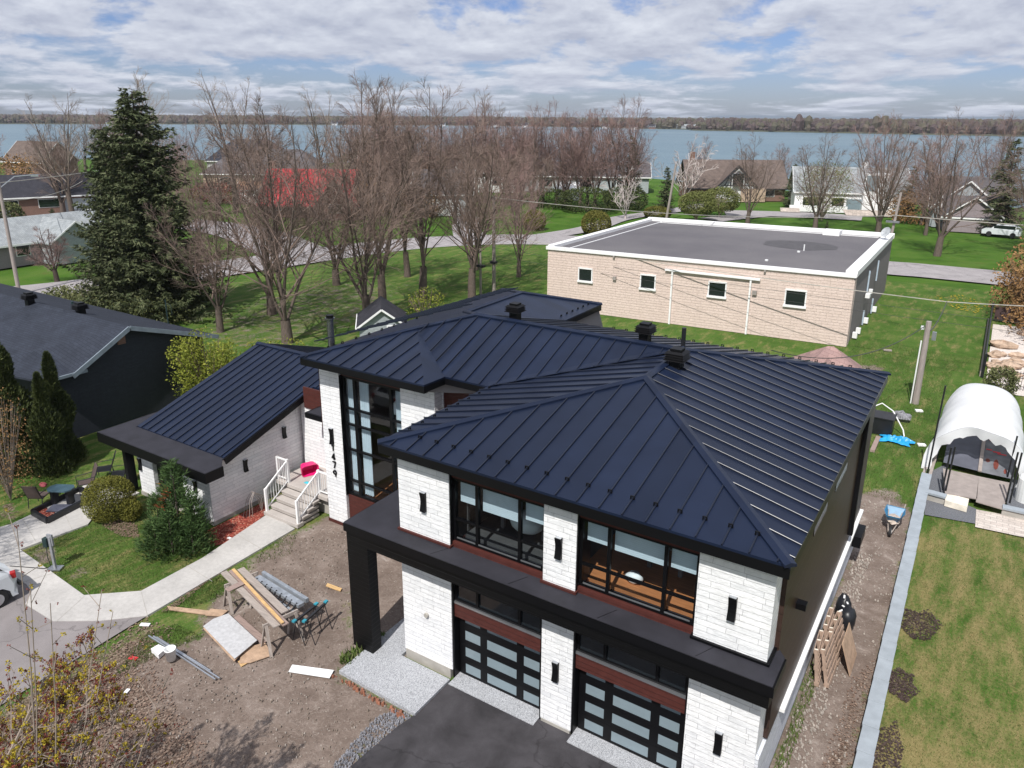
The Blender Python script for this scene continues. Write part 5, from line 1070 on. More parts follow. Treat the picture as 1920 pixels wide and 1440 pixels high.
# far shore
fr = random.Random(3)
fh = [((1135, 240), 'vinyl_white'), ((1187, 242), 'vinyl_white'), ((1222, 241), 'red_brick'), ((1288, 240), 'vinyl'), ((1320, 238), 'vinyl_white'), ((985, 238), 'vinyl_white'), ((930, 237), 'vinyl_white'), ((900, 237), 'vinyl'), ((830, 236), 'vinyl_white'), ((725, 235), 'vinyl'), ((628, 234), 'vinyl_white'), ((205, 232), 'vinyl_white'), ((1880, 249), 'vinyl_white')]
for i, (p, wm) in enumerate(fh):
    g = G(p[0], p[1]+1.5); k = 1.0; big = i in (3, 4)
    house('far_house', ['white house on the far shore near the left end of the peninsula', 'white house with lawn on the far shore peninsula', 'red walled cottage on the far shore', 'long low grey-roofed wing of the mansion across the lake', 'white mansion with pyramid roof across the lake', 'white house across the lake above the row of bare trees', 'small white house across the lake behind the middle trees', 'grey house across the lake behind the middle trees', 'white house across the lake above the tallest trees', 'grey boathouse across the lake', 'white cottage across the lake right of the pale poplar', 'white speck of a house across the lake at far left', 'white house across the lake at far right'][i],
          (g.x*1.03, g.y*1.03), .5, 26 if i == 3 else (18 if i == 4 else 8), 13 if big else 6, 5 if i == 4 else 3.0, 11 if i == 4 else 5.5, wm, 'sh_pale' if big else 'sh_dark', hip=12 if i == 4 else 0, wins=(('f', -5, 2, 2, 1.6), ('f', 3, 2, 2, 1.6)))

# ---------------- trees ----------------
def rvec(r, k=1.0): return Vector((r.uniform(-k, k), r.uniform(-k, k), r.uniform(-k, k)))
def bare_tree(seed, Ht=16, fork=.14, limbs=5, spread=.38, r0=.24, n2=12, n3=7, n4=5, up=.5, trunkmat='bark', twigmat='twig', thick=1.15):
    r = random.Random(seed); T = MB(); Cn = MB()
    def branch(mb, p, d, L, ra, rb, n, sides, curve, wob):
        pts = [p]; dirs = [d]; q = p; dd = d.copy()
        for i in range(n):
            dd = (dd+Vector((0, 0, curve))/n+rvec(r, wob)).normalized(); q = q+dd*L/n; pts.append(q); dirs.append(dd.copy())
        mb.tube(pts, [ra+(rb-ra)*i/n for i in range(n+1)], sides, cap=False); return pts, dirs
    hf = Ht*fork
    pts, dirs = branch(T, Vector((0, 0, -.15)), Vector((0, 0, 1)), hf+.15, r0*1.25, r0*.95, 4, 8, 0, .05)
    base = pts[-1]; stems = []
    for i in range(limbs):
        a = i*6.283/limbs+r.uniform(-.4, .4); s = spread*(.35+.9*r.random()) if i else .05
        d = Vector((math.cos(a)*s, math.sin(a)*s, 1)).normalized(); L = (Ht-hf)*(r.uniform(.78, 1.0) if i else 1.0)
        stems.append((base-Vector((0, 0, r.uniform(0, hf*.35))), d, L, r0*r.uniform(.24, .40), 0))
    for p, d, L, ra, lv in stems:
        P1, D1 = branch(T, p, d, L, ra, .022, 9, 6, up*.35, .10)
        for k in range(n2):
            t = .12+.86*(k+r.random())/n2; i = min(int(t*9), 8); f = t*9-i; q = P1[i].lerp(P1[i+1], f); dd = D1[i]
            side = dd.cross(rvec(r).normalized()).normalized(); d2 = (dd*.75+side*r.uniform(.6, 1.15)+Vector((0, 0, up*.2))).normalized()
            L2 = L*(.36*(1-t)+.09)*r.uniform(.7, 1.25); P2, D2 = branch(Cn, q, d2, L2, max(.012, ra*.42*(1-t)+.012)*thick, .010*thick, 5, 4, up*.5, .13)
            for m_ in range(n3):
                u = .15+.85*(m_+r.random())/n3; j = min(int(u*5), 4); q3 = P2[j].lerp(P2[j+1], u*5-j); s3 = D2[j].cross(rvec(r).normalized()).normalized()
                d3 = (D2[j]*.8+s3*r.uniform(.5, .9)+Vector((0, 0, up*.25))).normalized(); L3 = L2*(.42*(1-u)+.14)*r.uniform(.7, 1.3)+.15
                P3, D3 = branch(Cn, q3, d3, L3, .012*thick, .006*thick, 3, 3, up*.3, .15)
                for w_ in range(n4):
                    v = .3+.7*(w_+r.random())/n4; jj = min(int(v*3), 2); q4 = P3[jj].lerp(P3[jj+1], v*3-jj); s4 = D3[jj].cross(rvec(r).normalized()).normalized()
                    d4 = (D3[jj]+s4*r.uniform(.4, .8)).normalized(); e = q4+d4*(L3*.45+.12)
                    Cn.tube([q4, e], [.007*thick, .004*thick], 3, cap=False)
    return T, Cn
protos = {}
def make_tree(key, label_first, loc, scale=1.0, rot=0.0, group=None, name='bare_tree', cat='tree', trunkmat='bark', twigmat='twig', **kw):
    if key not in protos:
        T, Cn = bare_tree(trunkmat=trunkmat, twigmat=twigmat, **kw)
        E_ = empty(name, (0, 0, 0), label_first, cat, group)
        T.build('trunk', M[trunkmat], E_, smooth=True); Cn.build('crown', M[twigmat], E_); protos[key] = E_; o = E_
    else:
        o = copy_tree(protos[key]); o['label'] = label_first
        if group: o['group'] = group
        elif 'group' in o: del o['group']
    o.location = (loc[0], loc[1], loc[2] if len(loc) > 2 else 0); o.rotation_euler = (0, 0, rot); o.scale = (scale,)*3 if not hasattr(scale, '__len__') else scale
    return o
# proto definitions through first use; near tall maples
KW = dict(A=dict(seed=11, Ht=16, limbs=6, spread=.30, r0=.34, n2=17, n3=9, n4=5, fork=.10, twigmat='twig'),
          B=dict(seed=12, Ht=16.8, limbs=5, spread=.24, r0=.30, n2=17, n3=9, n4=5, fork=.16, twigmat='twig'),
          C=dict(seed=13, Ht=15, limbs=6, spread=.42, r0=.32, n2=17, n3=9, n4=5, fork=.18, twigmat='twig'),
          D=dict(seed=14, Ht=14, limbs=7, spread=.34, r0=.26, n2=12, n3=7, n4=5, fork=.12, twigmat='twig_red', thick=1.15),
          E=dict(seed=15, Ht=13, limbs=7, spread=.55, r0=.30, n2=12, n3=7, n4=5, fork=.14, twigmat='twig', thick=1.05),
          F=dict(seed=16, Ht=20, limbs=4, spread=.40, r0=.35, n2=8, n3=6, n4=4, fork=.3, twigmat='twig_pale', trunkmat='bark', thick=1.5),
          S=dict(seed=17, Ht=6, limbs=7, spread=.9, r0=.14, n2=8, n3=6, n4=4, fork=.10, twigmat='twig_pale', thick=1.1, up=.2),
          Cb=dict(seed=18, Ht=5.2, limbs=7, spread=1.1, r0=.20, n2=10, n3=7, n4=4, fork=.22, twigmat='twig_red', trunkmat='bark_dk', thick=1.0, up=.1),
          Bi=dict(seed=19, Ht=8, limbs=7, spread=.7, r0=.13, n2=6, n3=4, n4=2, fork=.06, twigmat='birch', trunkmat='birch', thick=2.2, up=.2))
def TR(k, label, x, y, s=1.0, rot=0.0, group=None, name='bare_tree'): return make_tree(k, label, (x, y), s, rot, group, name=name, **KW[k])
g1 = 'tall bare trees on the lawn behind the house'
TR('A', 'thick-based bare tree directly behind the left roof wing', -39.9, 33.8, 1.0, .3, g1)
TR('C', 'bare tree forking low behind the black chimney pipe', -37.6, 39.3, .95, 1.2, g1)
TR('B', 'tallest bare tree, in the middle, behind the small shed', -40.7, 44.4, 1.06, 2.0, g1)
TR('B', 'tall bare tree just right of the small dark-roofed shed', -40.2, 48.9, 1.05, 4.1, g1)
TR('C', 'wide bare tree beside the twin utility poles', -36.9, 51.4, .98, 3.3, g1)
TR('A', 'slim bare tree left of the blue shed trunk group', -47.0, 38.5, .95, 5.0, g1)
TR('C', 'bushy reddish-brown bare tree in front of the big spruce base', -46.0, 33.0, .72, 2.2, g1)
TR('A', 'bare tree behind the middle of the lawn row', -50.5, 49.0, .92, 1.0, g1)
TR('B', 'bare tree between the red roof and the tall middle trees', -47.5, 55.5, .9, .6, g1)
TR('C', 'bare tree at the street end of the lawn row', -44.0, 62.0, .85, 4.4, g1)
TR('D', 'bare tree with fine twigs right of the twin poles', -38.5, 61.5, .85, 4.9, g1)
g2 = 'pale leafless poplars towards the lake'
for i, (x, y, s, ro) in enumerate([(-100, 52, .92, 0), (-112, 72, 1.12, 1), (-104, 80, 1.1, 2.2), (-118, 112, 1.05, 3), (-96, 108, 1.02, 4.1), (-109, 118, 1.0, 5)]):
    TR('F', ['pale bare poplar over the low brick bungalow', 'tallest pale poplar left of the big spruce', 'pale poplar rising behind the top of the big spruce', 'pale slender poplar right of the big spruce', 'pale poplar over the red roof', 'pale poplar in front of the slate-grey hip roof'][i], x, y, s, ro, g2)
g3 = 'row of reddish bare trees before the lake'
rr = random.Random(8)
for i in range(27):
    t = i/26; x = -98+t*44+rr.uniform(-2, 2); y = 106+t*14+rr.uniform(-5, 6)
    TR('D', 'one of the reddish bare trees packed in a row before the lake', x, y, rr.uniform(1.0, 1.28), rr.uniform(0, 6.3), g3)
g5 = 'bare trees along the cross street'
for i, (x, y, s, lb) in enumerate([(-72, 50, .85, 'bare tree on the far side of the street left of the red roof'), (-103, 76, .9, 'bare tree left of the red-roofed cottage'), (-66, 88, .88, 'bare tree beside the grey garage'), (-58, 92, .8, 'bare tree in front of the round hedge bushes'), (-60, 100, .85, 'bare tree left of the clipped hedges'), (-84, 96, .95, 'bare tree between the cottage and tan roofed house'), (-92, 60, .8, 'bare tree at the side street corner')]):
    TR('DEC'[i % 3], lb, x, y, s, i*1.3, g5)
g4 = 'wide bare trees in front of the lake houses'
for i, (x, y, s, k, lb) in enumerate([(-30.9, 112.3, .98, 'E', 'wide bare tree in front of the half-timbered house'), (-21.5, 112.3, 1.02, 'E', 'wide bare tree in front of the white modern house'), (-13.0, 109.3, 1.12, 'E', 'tall dark multi-stemmed tree right of the white modern house'), (-13.8, 114.8, 1.1, 'D', 'bare tree behind the tall multi-stemmed one'), (-5.3, 98.6, 1.18, 'E', 'leaning bare tree on the lawn beyond the lane'), (-8.0, 115.8, .85, 'D', 'smaller bare tree left of the stepped gables'), (3.5, 104, 1.05, 'C', 'bare tree at the right edge by the white car'), (-1.5, 132, 1.1, 'D', 'bare tree between the garages and the conifer'), (-9.5, 127, 1.05, 'D', 'bare tree behind the leaning one'), (7, 112, 1.1, 'E', 'bare tree beyond the right edge bushes'), (-38, 160, .72, 'D', 'dark bare tree behind the half-timbered house chimney'), (-54, 158, .8, 'D', 'bare tree by the water left of the half-timbered house'), (4, 88, .8, 'C', 'bare tree over the orange-brown brush')]):
    TR(k, lb, x, y, s, i*1.7, g4)
g6 = 'bare trees around the far-left houses'
for i, (x, y, s, lb) in enumerate([(-122, 62, 1.1, 'big bare tree in front of the low dark-roofed bungalow'), (-140, 70, 1.0, 'bare tree behind the low bungalow'), (-150, 88, 1.0, 'bare tree before the brown gabled house'), (-165, 85, 1.0, 'bare tree left of the brown gabled house'), (-150, 64, .9, 'bare tree at the far left edge'), (-175, 110, 1.1, 'bare tree beside the white porch house'), (-140, 118, 1.0, 'bare tree by the slate-grey hip roof')]):
    TR('DE'[i % 2] if i else 'E', lb, x, y, s, i*.9, g6)
g7 = 'bare trees filling the ground between the cottage and the lake'
rr = random.Random(21)
for i in range(34):
    t = rr.random(); x = -175+t*110+rr.uniform(-6, 6); y = 84+t*52+rr.uniform(-8, 26)
    if x > -100 and .72 < -y/x < 1.08: x -= 26; y += 34
    TR('DEF'[i % 3] if i % 4 else 'D', 'one of the many bare trees standing among the lakeside houses', x, y, rr.uniform(.8, 1.1), rr.uniform(0, 6.3), g7)
TR('Cb', 'low crabapple with wine-red twigs on the lawn by the bungalow', -73.1, 35.6, 1.0, .5, name='crabapple_tree')
TR('Bi', 'small white-barked birch at the corner of the flat roof', -48.2, 107.6, .95, .5, name='birch_tree')
TR('Bi', 'white birch leaning behind the half-timbered house drive', -49.5, 136, 1.45, 2.0, name='birch_tree')
# foreground maple in flower, its crown reaching the bottom left corner
def maple():
    E_ = empty('budding_maple', (-12.5, 2.5, 0), 'budding maple with red and yellow flower clusters in the bottom left foreground', 'tree')
    r = random.Random(77); T = MB(); Cn = MB(); By = MB(); Br = MB(); base = Vector((-12.5, 2.5, 0)); T.tube([base, base+Vector((0, .1, 1.2)), base+Vector((.1, .2, 2.2))], [.18, .15, .13], 10)
    def cluster(p, s, y):
        mb = By if y else Br
        for _ in range(9 if y else 6):
            q = p+rvec(r, s*.55); a = rvec(r).normalized(); b = a.cross(rvec(r)).normalized(); k = s*.34
            mb.add([q-a*k, q+b*k*.8, q+a*k, q-b*k*.8], [(0, 1, 2, 3)])
    def grow(p, d, L, ra, lv):
        n = 5; pts = [p]; q = p; dd = d.copy()
        for i in range(n):
            dd = (dd+rvec(r, .14)+Vector((0, 0, .07))).normalized(); q = q+dd*L/n; pts.append(q)
        (T if lv == 0 else Cn).tube(pts, [ra*(1-.72*i/n) for i in range(n+1)], 7 if lv == 0 else 4, cap=False)
        if lv < 3:
            for k in range((11, 8, 6)[lv]):
                t = .18+.8*(k+r.random())/(11, 8, 6)[lv]; i = min(int(t*n), n-1); q = pts[i].lerp(pts[i+1], t*n-i); dl = (pts[i+1]-pts[i]).normalized(); s = dl.cross(rvec(r).normalized()).normalized()
                grow(q, (dl*.8+s*r.uniform(.5, .95)+Vector((0, 0, .18))).normalized(), L*(.50*(1-t)+.22)*r.uniform(.75, 1.15), max(.007, ra*.42), lv+1)
        else:
            yel = r.random() < .46
            for k in range(2):
                i = r.randint(2, n); cluster(pts[i]+rvec(r, .01), r.uniform(.03, .055), yel if r.random() < .8 else not yel)
            cluster(pts[-1], r.uniform(.035, .065), yel)
    for i in range(9):
        a = i*.7+r.uniform(-.3, .3); s = r.uniform(.3, .95); d = Vector((math.cos(a)*s, math.sin(a)*s+.1, 1)).normalized()
        grow(base+Vector((.1, .2, r.uniform(1.3, 2.2))), d, r.uniform(4.3, 5.9)*(1-.15*s), .065, 0)
    for e in ((-9.6, 3.9, 8.9), (-10.1, 4.8, 8.4), (-9.9, 4.8, 8.1), (-10.1, 3.9, 9.9), (-9.6, 4.2, 7.3), (-9.1, 5.0, 7.2), (-9.9, 5.1, 7.4), (-9.8, 3.8, 9.2)):
        e = Vector(e); s0 = base+Vector((r.uniform(.6, 1.4), r.uniform(.2, .9), r.uniform(2.4, 3.2))); m1 = s0.lerp(e, .5)+Vector((.25, .1, -.45)); q = [s0, m1, m1.lerp(e, .5)+Vector((.06, 0, -.06)), e]
        Cn.tube(q, [.022, .014, .009, .005], 5, cap=False)
        for t in (.55, .7, .82, .92, 1.0):
            p_ = q[2].lerp(e, (t-.5)*2) if t > .5 else m1; cluster(p_+rvec(r, .06), r.uniform(.03, .055), r.random() < .35)
            if t < 1: b_ = p_+rvec(r, .3)+Vector((0, 0, .2)); Cn.tube([p_, b_], [.006, .004], 3, cap=False); cluster(b_, .05, r.random() < .5)
    T.build('trunk', M['bark'], E_, smooth=True); Cn.build('crown', M['twig_pale'], E_); By.build('yellow_flowers', M['yellowbud'], E_); Br.build('red_flowers', M['redbud'], E_)
maple()
TR('C', 'bare tree outside the left edge casting branch shadows on the walkway', -28.8, 5.6, .62, 1.0)

# conifers
def spruce(seed, Ht, R, dens=1.0, twig=.32, mats=('bark_dk', 'spruce'), lean=0, topfork=False, power=.75, tuft=7):
    r = random.Random(seed); T = MB(); F = MB(); T.tube([(0, 0, -.2), (0, 0, Ht*.5), (0, 0, Ht*.97)], [.02*Ht, .012*Ht, .02], 8)
    n = int(Ht*3.2*dens)
    for i in range(n):
        z = Ht*(.06+.93*i/n); k = (1-z/Ht); Rz = R*(k**power)*r.uniform(.62, 1.16)*(min(1, .72+z/Ht*3)); nb = max(4, int((5+Rz*2.6)*dens))
        for j_ in range(nb):
            a = r.random()*6.283; L = Rz*r.uniform(.55, 1.15)*(1+.14*math.sin(a*2.3+z*.9)); d = Vector((math.cos(a), math.sin(a), 0)); p0 = Vector((0, 0, z+r.uniform(-.2, .2)))
            pts = []; m_ = max(2, int(L/.28))
            for s in range(m_+1):
                t = s/m_; pts.append(p0+d*L*t+Vector((0, 0, -L*.30*math.sin(t*2.2)+L*.12*t*t)))
            if L > .6: F.tube(pts[::2]+[pts[-1]], [.02]+[.008]*(len(pts[::2])), 3, mi=1, cap=False)
            for s in range(max(1, int(m_*.25)), m_+1):
                for _ in range(tuft):
                    q = pts[s]+rvec(r, .10); b = (d*r.uniform(.1, 1)+Vector((-d.y, d.x, 0))*r.uniform(-1, 1)+Vector((0, 0, r.uniform(-.55, .25)))).normalized()
                    l = twig*r.uniform(.6, 1.3); w = b.cross(rvec(r)).normalized()*l*.17; F.add([q-w, q+w, q+b*l], [(0, 1, 2)])
    return T, F
def conifer(key, name, label, loc, s=1.0, rot=0, mats=('bark_dk', 'spruce'), cat='tree', **kw):
    if key not in protos:
        T, F = spruce(**kw); E_ = empty(name, (0, 0, 0), label, cat); T.build('trunk', M[mats[0]], E_); F.build('crown', [M[mats[1]], M['bark_dk']], E_); protos[key] = E_; o = E_
    else: o = copy_tree(protos[key]); o['label'] = label; o.name = name
    o.location = (loc[0], loc[1], 0); o.rotation_euler = (0, 0, rot); o.scale = (s,)*3 if not hasattr(s, '__len__') else s
    return o
conifer('S1', 'spruce_tree', 'huge dark spruce towering over the left side of the street', (-54.0, 33.6), 1, 0, seed=31, Ht=17.0, R=5.2, dens=1.2, twig=.38, power=.56)
conifer('S1', 'spruce_tree', 'second spruce merged into the left flank of the huge one', (-56.8, 32.6), (.66, .66, .84), 2.0)
conifer('S2', 'spruce_tree', 'dark pointed spruce at the end of the reddish tree row', (-55.2, 124.7), 1, 0, seed=32, Ht=12, R=2.7, dens=.9, twig=.45, tuft=5)
conifer('S2', 'spruce_tree', 'small spruce beside the leaning wooden pole', (-46.0, 118.2), (.72, .72, .62), 1)
conifer('S2', 'spruce_tree', 'dark spruce between the half-timbered and white houses', (-31.0, 139), (.8, .8, .62), 2)
conifer('S2', 'spruce_tree', 'spruce at the right edge beyond the stepped gables', (.3, 121.5), (1.3, 1.3, 1.05), 3)
conifer('S2', 'spruce_tree', 'small dark conifer by the water near the red roof', (-95, 140), (.6, .6, .5), 4)
conifer('S2', 'spruce_tree', 'little spruce on the lawn behind the long bungalow', (-101, 50), (.45, .45, .3), 5)
conifer('S2', 'spruce_tree', 'seedling spruce on the grass in front of the white modern house', (-19.2, 108.2), (.22, .22, .15), 5)
conifer('S2', 'spruce_tree', 'dark conifer behind the white modern house chimney', (-12.4, 137), (.9, .9, .66), 5.5)
def leafcloud(mb, c, rad, n, size, seed, shell=.55, clumps=0, asp=.5, up=0.0, mi=0):
    r = random.Random(seed); c = Vector(c)
    cl = [rvec(r).normalized()*r.uniform(shell, 1) for _ in range(clumps)]
    for _ in range(n):
        if clumps: d = r.choice(cl)+rvec(r, .30)
        else: d = rvec(r).normalized()*r.uniform(shell, 1.02)**.6
        if d.length > 1.15: d = d.normalized()*1.1
        p = c+Vector((d.x*rad[0], d.y*rad[1], d.z*rad[2]))
        if p.z < .02: continue
        a = (rvec(r)+d*.5+Vector((0, 0, up))).normalized(); b = a.cross(rvec(r)).normalized(); l = size*r.uniform(.6, 1.4)
        mb.add([p-a*l*.5, p+b*l*asp*.5, p+a*l*.5, p-b*l*asp*.5], [(0, 1, 2, 3)], mi)
def bush(name, label, c, rad, n, size, mat, seed, clumps=0, shell=.55, sr=1.0, asp=.5, up=0.0, twigs=0, group=None, cat='shrub', twmat='twig'):
    E_ = empty(name, (c[0], c[1], 0), label, cat, group); m = MB()
    parts = rad if isinstance(rad, list) else [((0, 0, c[2]), rad, 1.0)]
    for i, (o, rd, fr_) in enumerate(parts): leafcloud(m, (c[0]+o[0], c[1]+o[1], o[2]), rd, int(n*fr_), size, seed+i, shell, clumps, asp, up)
    m.build('foliage', M[mat], E_)
    s = MB(); r = random.Random(seed)
    R_ = parts[0][1]; zc = parts[0][0][2]
    for k in range(5+twigs):
        d = rvec(r); d.z = abs(d.z)+.3; d.normalize(); s.tube([(c[0], c[1], 0), (c[0]+d.x*R_[0]*.4, c[1]+d.y*R_[1]*.4, zc*.7), (c[0]+d.x*R_[0]*.95, c[1]+d.y*R_[1]*.95, zc+d.z*R_[2]*.9)], [.03*sr, .02*sr, .008*sr], 4, cap=False)
    s.build('stem', M[twmat], E_)
    return E_
# juniper group by the wing
def jun():
    E_ = empty('juniper_shrub', (-23.3, 13.9, 0), 'large dark green juniper with rusty dead patches beside the shaded stone wall', 'shrub'); m = MB(); s = MB()
    r = random.Random(4)
    for (cx, cy, R, Ht, n) in ((-23.3, 14.1, .85, 3.2, 44), (-23.9, 13.7, .6, 1.9, 30), (-22.9, 13.5, .75, 1.6, 34), (-22.5, 14.25, .55, 2.1, 30), (-23.8, 14.4, .6, 2.1, 28), (-22.3, 13.9, .5, 1.2, 24), (-23.4, 13.2, .7, 1.2, 30)):
        for i in range(n*5):
            z = Ht*r.random()**1.1; k = R*(1-z/Ht)**.55; a = r.random()*6.283; k2 = k*r.uniform(.45, 1.1); p = Vector((cx+math.cos(a)*k2, cy+math.sin(a)*k2, max(.05, z))); d = Vector((math.cos(a)*.8, math.sin(a)*.8, .75)).normalized()
            mi = 1 if (abs(p.z-1.9) < .35 and p.x > -23.7 and p.y < 14.0 and math.sin(p.x*5+p.z*3) > .2 and r.random() < .75) else 0
            for _ in range(13):
                q = p+rvec(r, .14); b = (d+rvec(r, .55)).normalized(); l = r.uniform(.10, .22); w = b.cross(rvec(r)).normalized()*l*.12; m.add([q-w, q+w, q+b*l], [(0, 1, 2)], mi)
        s.tube([(cx, cy, 0), (cx, cy, Ht*.85)], [.05, .01], 5)
    m.build('foliage', [M['juniper'], M['rust']], E_); s.build('stem', M['bark_dk'], E_)
jun()
bush('globe_shrub', 'rounded olive-green globe shrub beside the white walkway', (-27.2, 13.75, .75), [((0, 0, .78), (.86, .86, .80), .72), ((.85, .3, .42), (.40, .38, .38), .18)], 24000, .06, 'globe', 41, clumps=260, shell=.82, twmat='bark_dk')
bush('forsythia_shrub', 'bright yellow-green leafing shrub between the dark grey house and the left roof', (-33.6, 23.2, 2.2), [((0, 0, 2.1), (1.9, 1.9, 2.1), .6), ((1.9, 2.8, 1.9), (2.0, 1.8, 1.6), .3), ((-.9, -.6, 2.9), (.9, .9, 1.2), .1)], 13000, .13, 'spring', 42, clumps=60, shell=.35, twigs=26)
bush('low_shrub', 'low grey-green shrub mass between the dark grey roof and the street', (-57.5, 30.5, 1), [((0, 0, .9), (4.2, 3.2, 1.6), .5), ((4.6, 1.4, .8), (3.2, 2.6, 1.4), .3), ((-3.6, -.6, .6), (2.6, 1.8, 1.2), .2)], 16000, .20, 'bushgreen', 43, clumps=90, shell=.5, twigs=10)
for i, (x, y, h, rx, lb) in enumerate([(-34.6, 13.9, 6.0, 1.45, 'tall narrow cedar at the left edge in front of the dark grey house'), (-33.6, 15.4, 5.1, .85, 'slim twin-topped cedar against the dark grey wall'), (-33.0, 14.6, 4.5, .80, 'shorter cedar right of the twin-topped one'), (-34.9, 12.6, 5.4, 1.4, 'cedar furthest left, mostly out of frame')]):
    E_ = empty('cedar_tree', (x, y, 0), lb, 'tree', 'cedars beside the dark grey house'); m = MB(); r = random.Random(50+i)
    for _ in range(22000):
        z = h*r.random()**.9; k = rx*(1-(z/h)**2.2)*(.75+.25*math.sin(z*2.7+i))*r.uniform(.55, 1.08); a = r.random()*6.283; p = Vector((x+math.cos(a)*k, y+math.sin(a)*k, max(.02, z))); b = (Vector((math.cos(a)*.5, math.sin(a)*.5, 1))+rvec(r, .6)).normalized(); l = r.uniform(.08, .2); w = b.cross(rvec(r)).normalized()*l*.22
        m.add([p-w, p+w, p+b*l], [(0, 1, 2)])
    m.build('crown', M['cedar'], E_); MB().tube([(x, y, 0), (x, y, h*.9)], [.12, .02], 7).build('trunk', M['bark_dk'], E_)
bush('brown_shrub', 'sparse orange-brown budding shrub at the left edge in front of the cedars', (-31.9, 12.3, 2.2), [((0, 0, 2.4), (1.3, 1.2, 2.3), 1.0)], 2600, .08, 'orange_brush', 60, clumps=110, shell=.2, twigs=26, sr=.5, twmat='twig_pale')
bush('round_hedge', 'big clipped egg-shaped golden hedge left of the flat roof', (-44.7, 90.6, 1.4), (1.95, 1.95, 1.75), 9000, .22, 'hedge', 61, shell=.93)
bush('round_hedge', 'smaller clipped golden hedge by the street near the row of bare trees', (-54.0, 90.2, 1.1), (1.6, 1.6, 1.5), 6000, .22, 'hedge', 62, shell=.93)
bush('round_hedge', 'low golden hedge behind the corner of the flat roof', (-44.8, 112.0, .7), (2.2, 1.6, 1.0), 4000, .22, 'hedge', 63, shell=.93)
bush('round_willow', 'round green shrub tree left of its twin on the far lawn', (-38.1, 110.8, 2.6), (2.9, 2.7, 1.9), 9000, .22, 'willow', 64, shell=.55, twigs=12)
bush('round_willow', 'round green shrub tree right of its twin on the far lawn', (-37.0, 118.5, 2.6), (3.1, 2.8, 2.0), 7000, .24, 'willow', 65, shell=.55, twigs=12)
bush('budding_tree', 'yellow-green budding tree in front of the white modern house', (-22.5, 122, 5), (4.2, 4.2, 4.2), 6000, .20, 'willow', 66, shell=.3, twigs=50, twmat='twig_pale', cat='tree')
bush('yew_hedge', 'dark green hedge mass behind the reddish row of trees', (-57, 112, 1.8), [((0, 0, 1.8), (5, 3.5, 2.2), .4), ((4, 6, 1.8), (4, 3, 2.2), .3), ((-8, 2, 1.4), (4, 3, 1.8), .3)], 11000, .30, 'cedar', 67, shell=.8)
bush('cedar_hedge', 'long low dark hedge behind the long bungalow', (-97, 42, 1), [((0, -4, 1.0), (2, 9, 1.3), .5), ((1, 10, 1.0), (2, 8, 1.2), .5)], 9000, .30, 'cedar', 68, shell=.8)
bush('dense_tree', 'dark round evergreen bush left of the small white garage', (-124, 43, 3), (6, 5, 3.6), 7000, .42, 'cedar', 69, shell=.75, clumps=50, cat='tree')
bush('dense_tree', 'olive bush in front of the small white garage', (-113, 50, 1.6), (2.2, 2.2, 2.2), 3000, .32, 'bushgreen', 70, shell=.6)
bush('orange_brush', 'tall orange-brown brush on the right edge beyond the stone garden', (3.4, 70.5, 2.6), [((0, 0, 2.0), (3.2, 6.0, 3.6), .5), ((1.8, -6.5, 1.6), (3.4, 4.2, 2.6), .3), ((1, 8, 2.5), (3.4, 4, 4.0), .2)], 17000, .24, 'orange_brush', 71, shell=.35, clumps=130, twigs=90)
bush('brown_brush', 'brown brush under the trees on the far right lawn', (-3, 126, 2), [((0, 0, 1.6), (5, 3, 2.6), .5), ((-7, 2, 2), (5, 3, 3), .5)], 7000, .35, 'orange_brush', 72, shell=.3, twigs=20)
bush('mossy_brush', 'mossy green-brown bush by the fence behind the white tunnel', (1.6, 48.6, .8), (.9, .8, 1.0), 2500, .14, 'bushgreen', 73, shell=.4, twigs=10)
bush('brown_brush', 'red-brown brush below the slate-grey hip roof', (-118, 88, 2), [((0, 0, 1.4), (8, 4, 2.2), .6), ((12, 6, 1.4), (6, 3, 2), .4)], 8000, .32, 'redbud', 74, shell=.3, twigs=30)
bush('autumn_brush', 'orange-brown bushy tree right of the red-roofed cottage', (-84, 90, 3), [((0, 0, 2.8), (5, 4, 3.2), .6), ((8, 3, 2), (4, 3, 2.4), .4)], 9000, .30, 'orange_brush', 75, shell=.3, twigs=40)
bush('distant_green_tree', 'dark green bush crown peeking above the red roof', (-108, 112, 4.6), (5, 4, 3.4), 4000, .40, 'cedar', 76, shell=.8)
bush('brown_brush', 'brown scrub at the far left behind the dark evergreen bush', (-150, 58, 3), [((0, 0, 2.5), (12, 8, 4), .5), ((-18, 20, 3), (14, 8, 4.5), .5)], 9000, .45, 'orange_brush', 77, shell=.3, twigs=60)
bush('small_pine', 'scraggy yellow-green shrub rising behind the dark shed roof', (-33.4, 41.0, 1.8), (1.6, 1.4, 1.6), 900, .16, 'spring', 78, shell=.3, twigs=24)
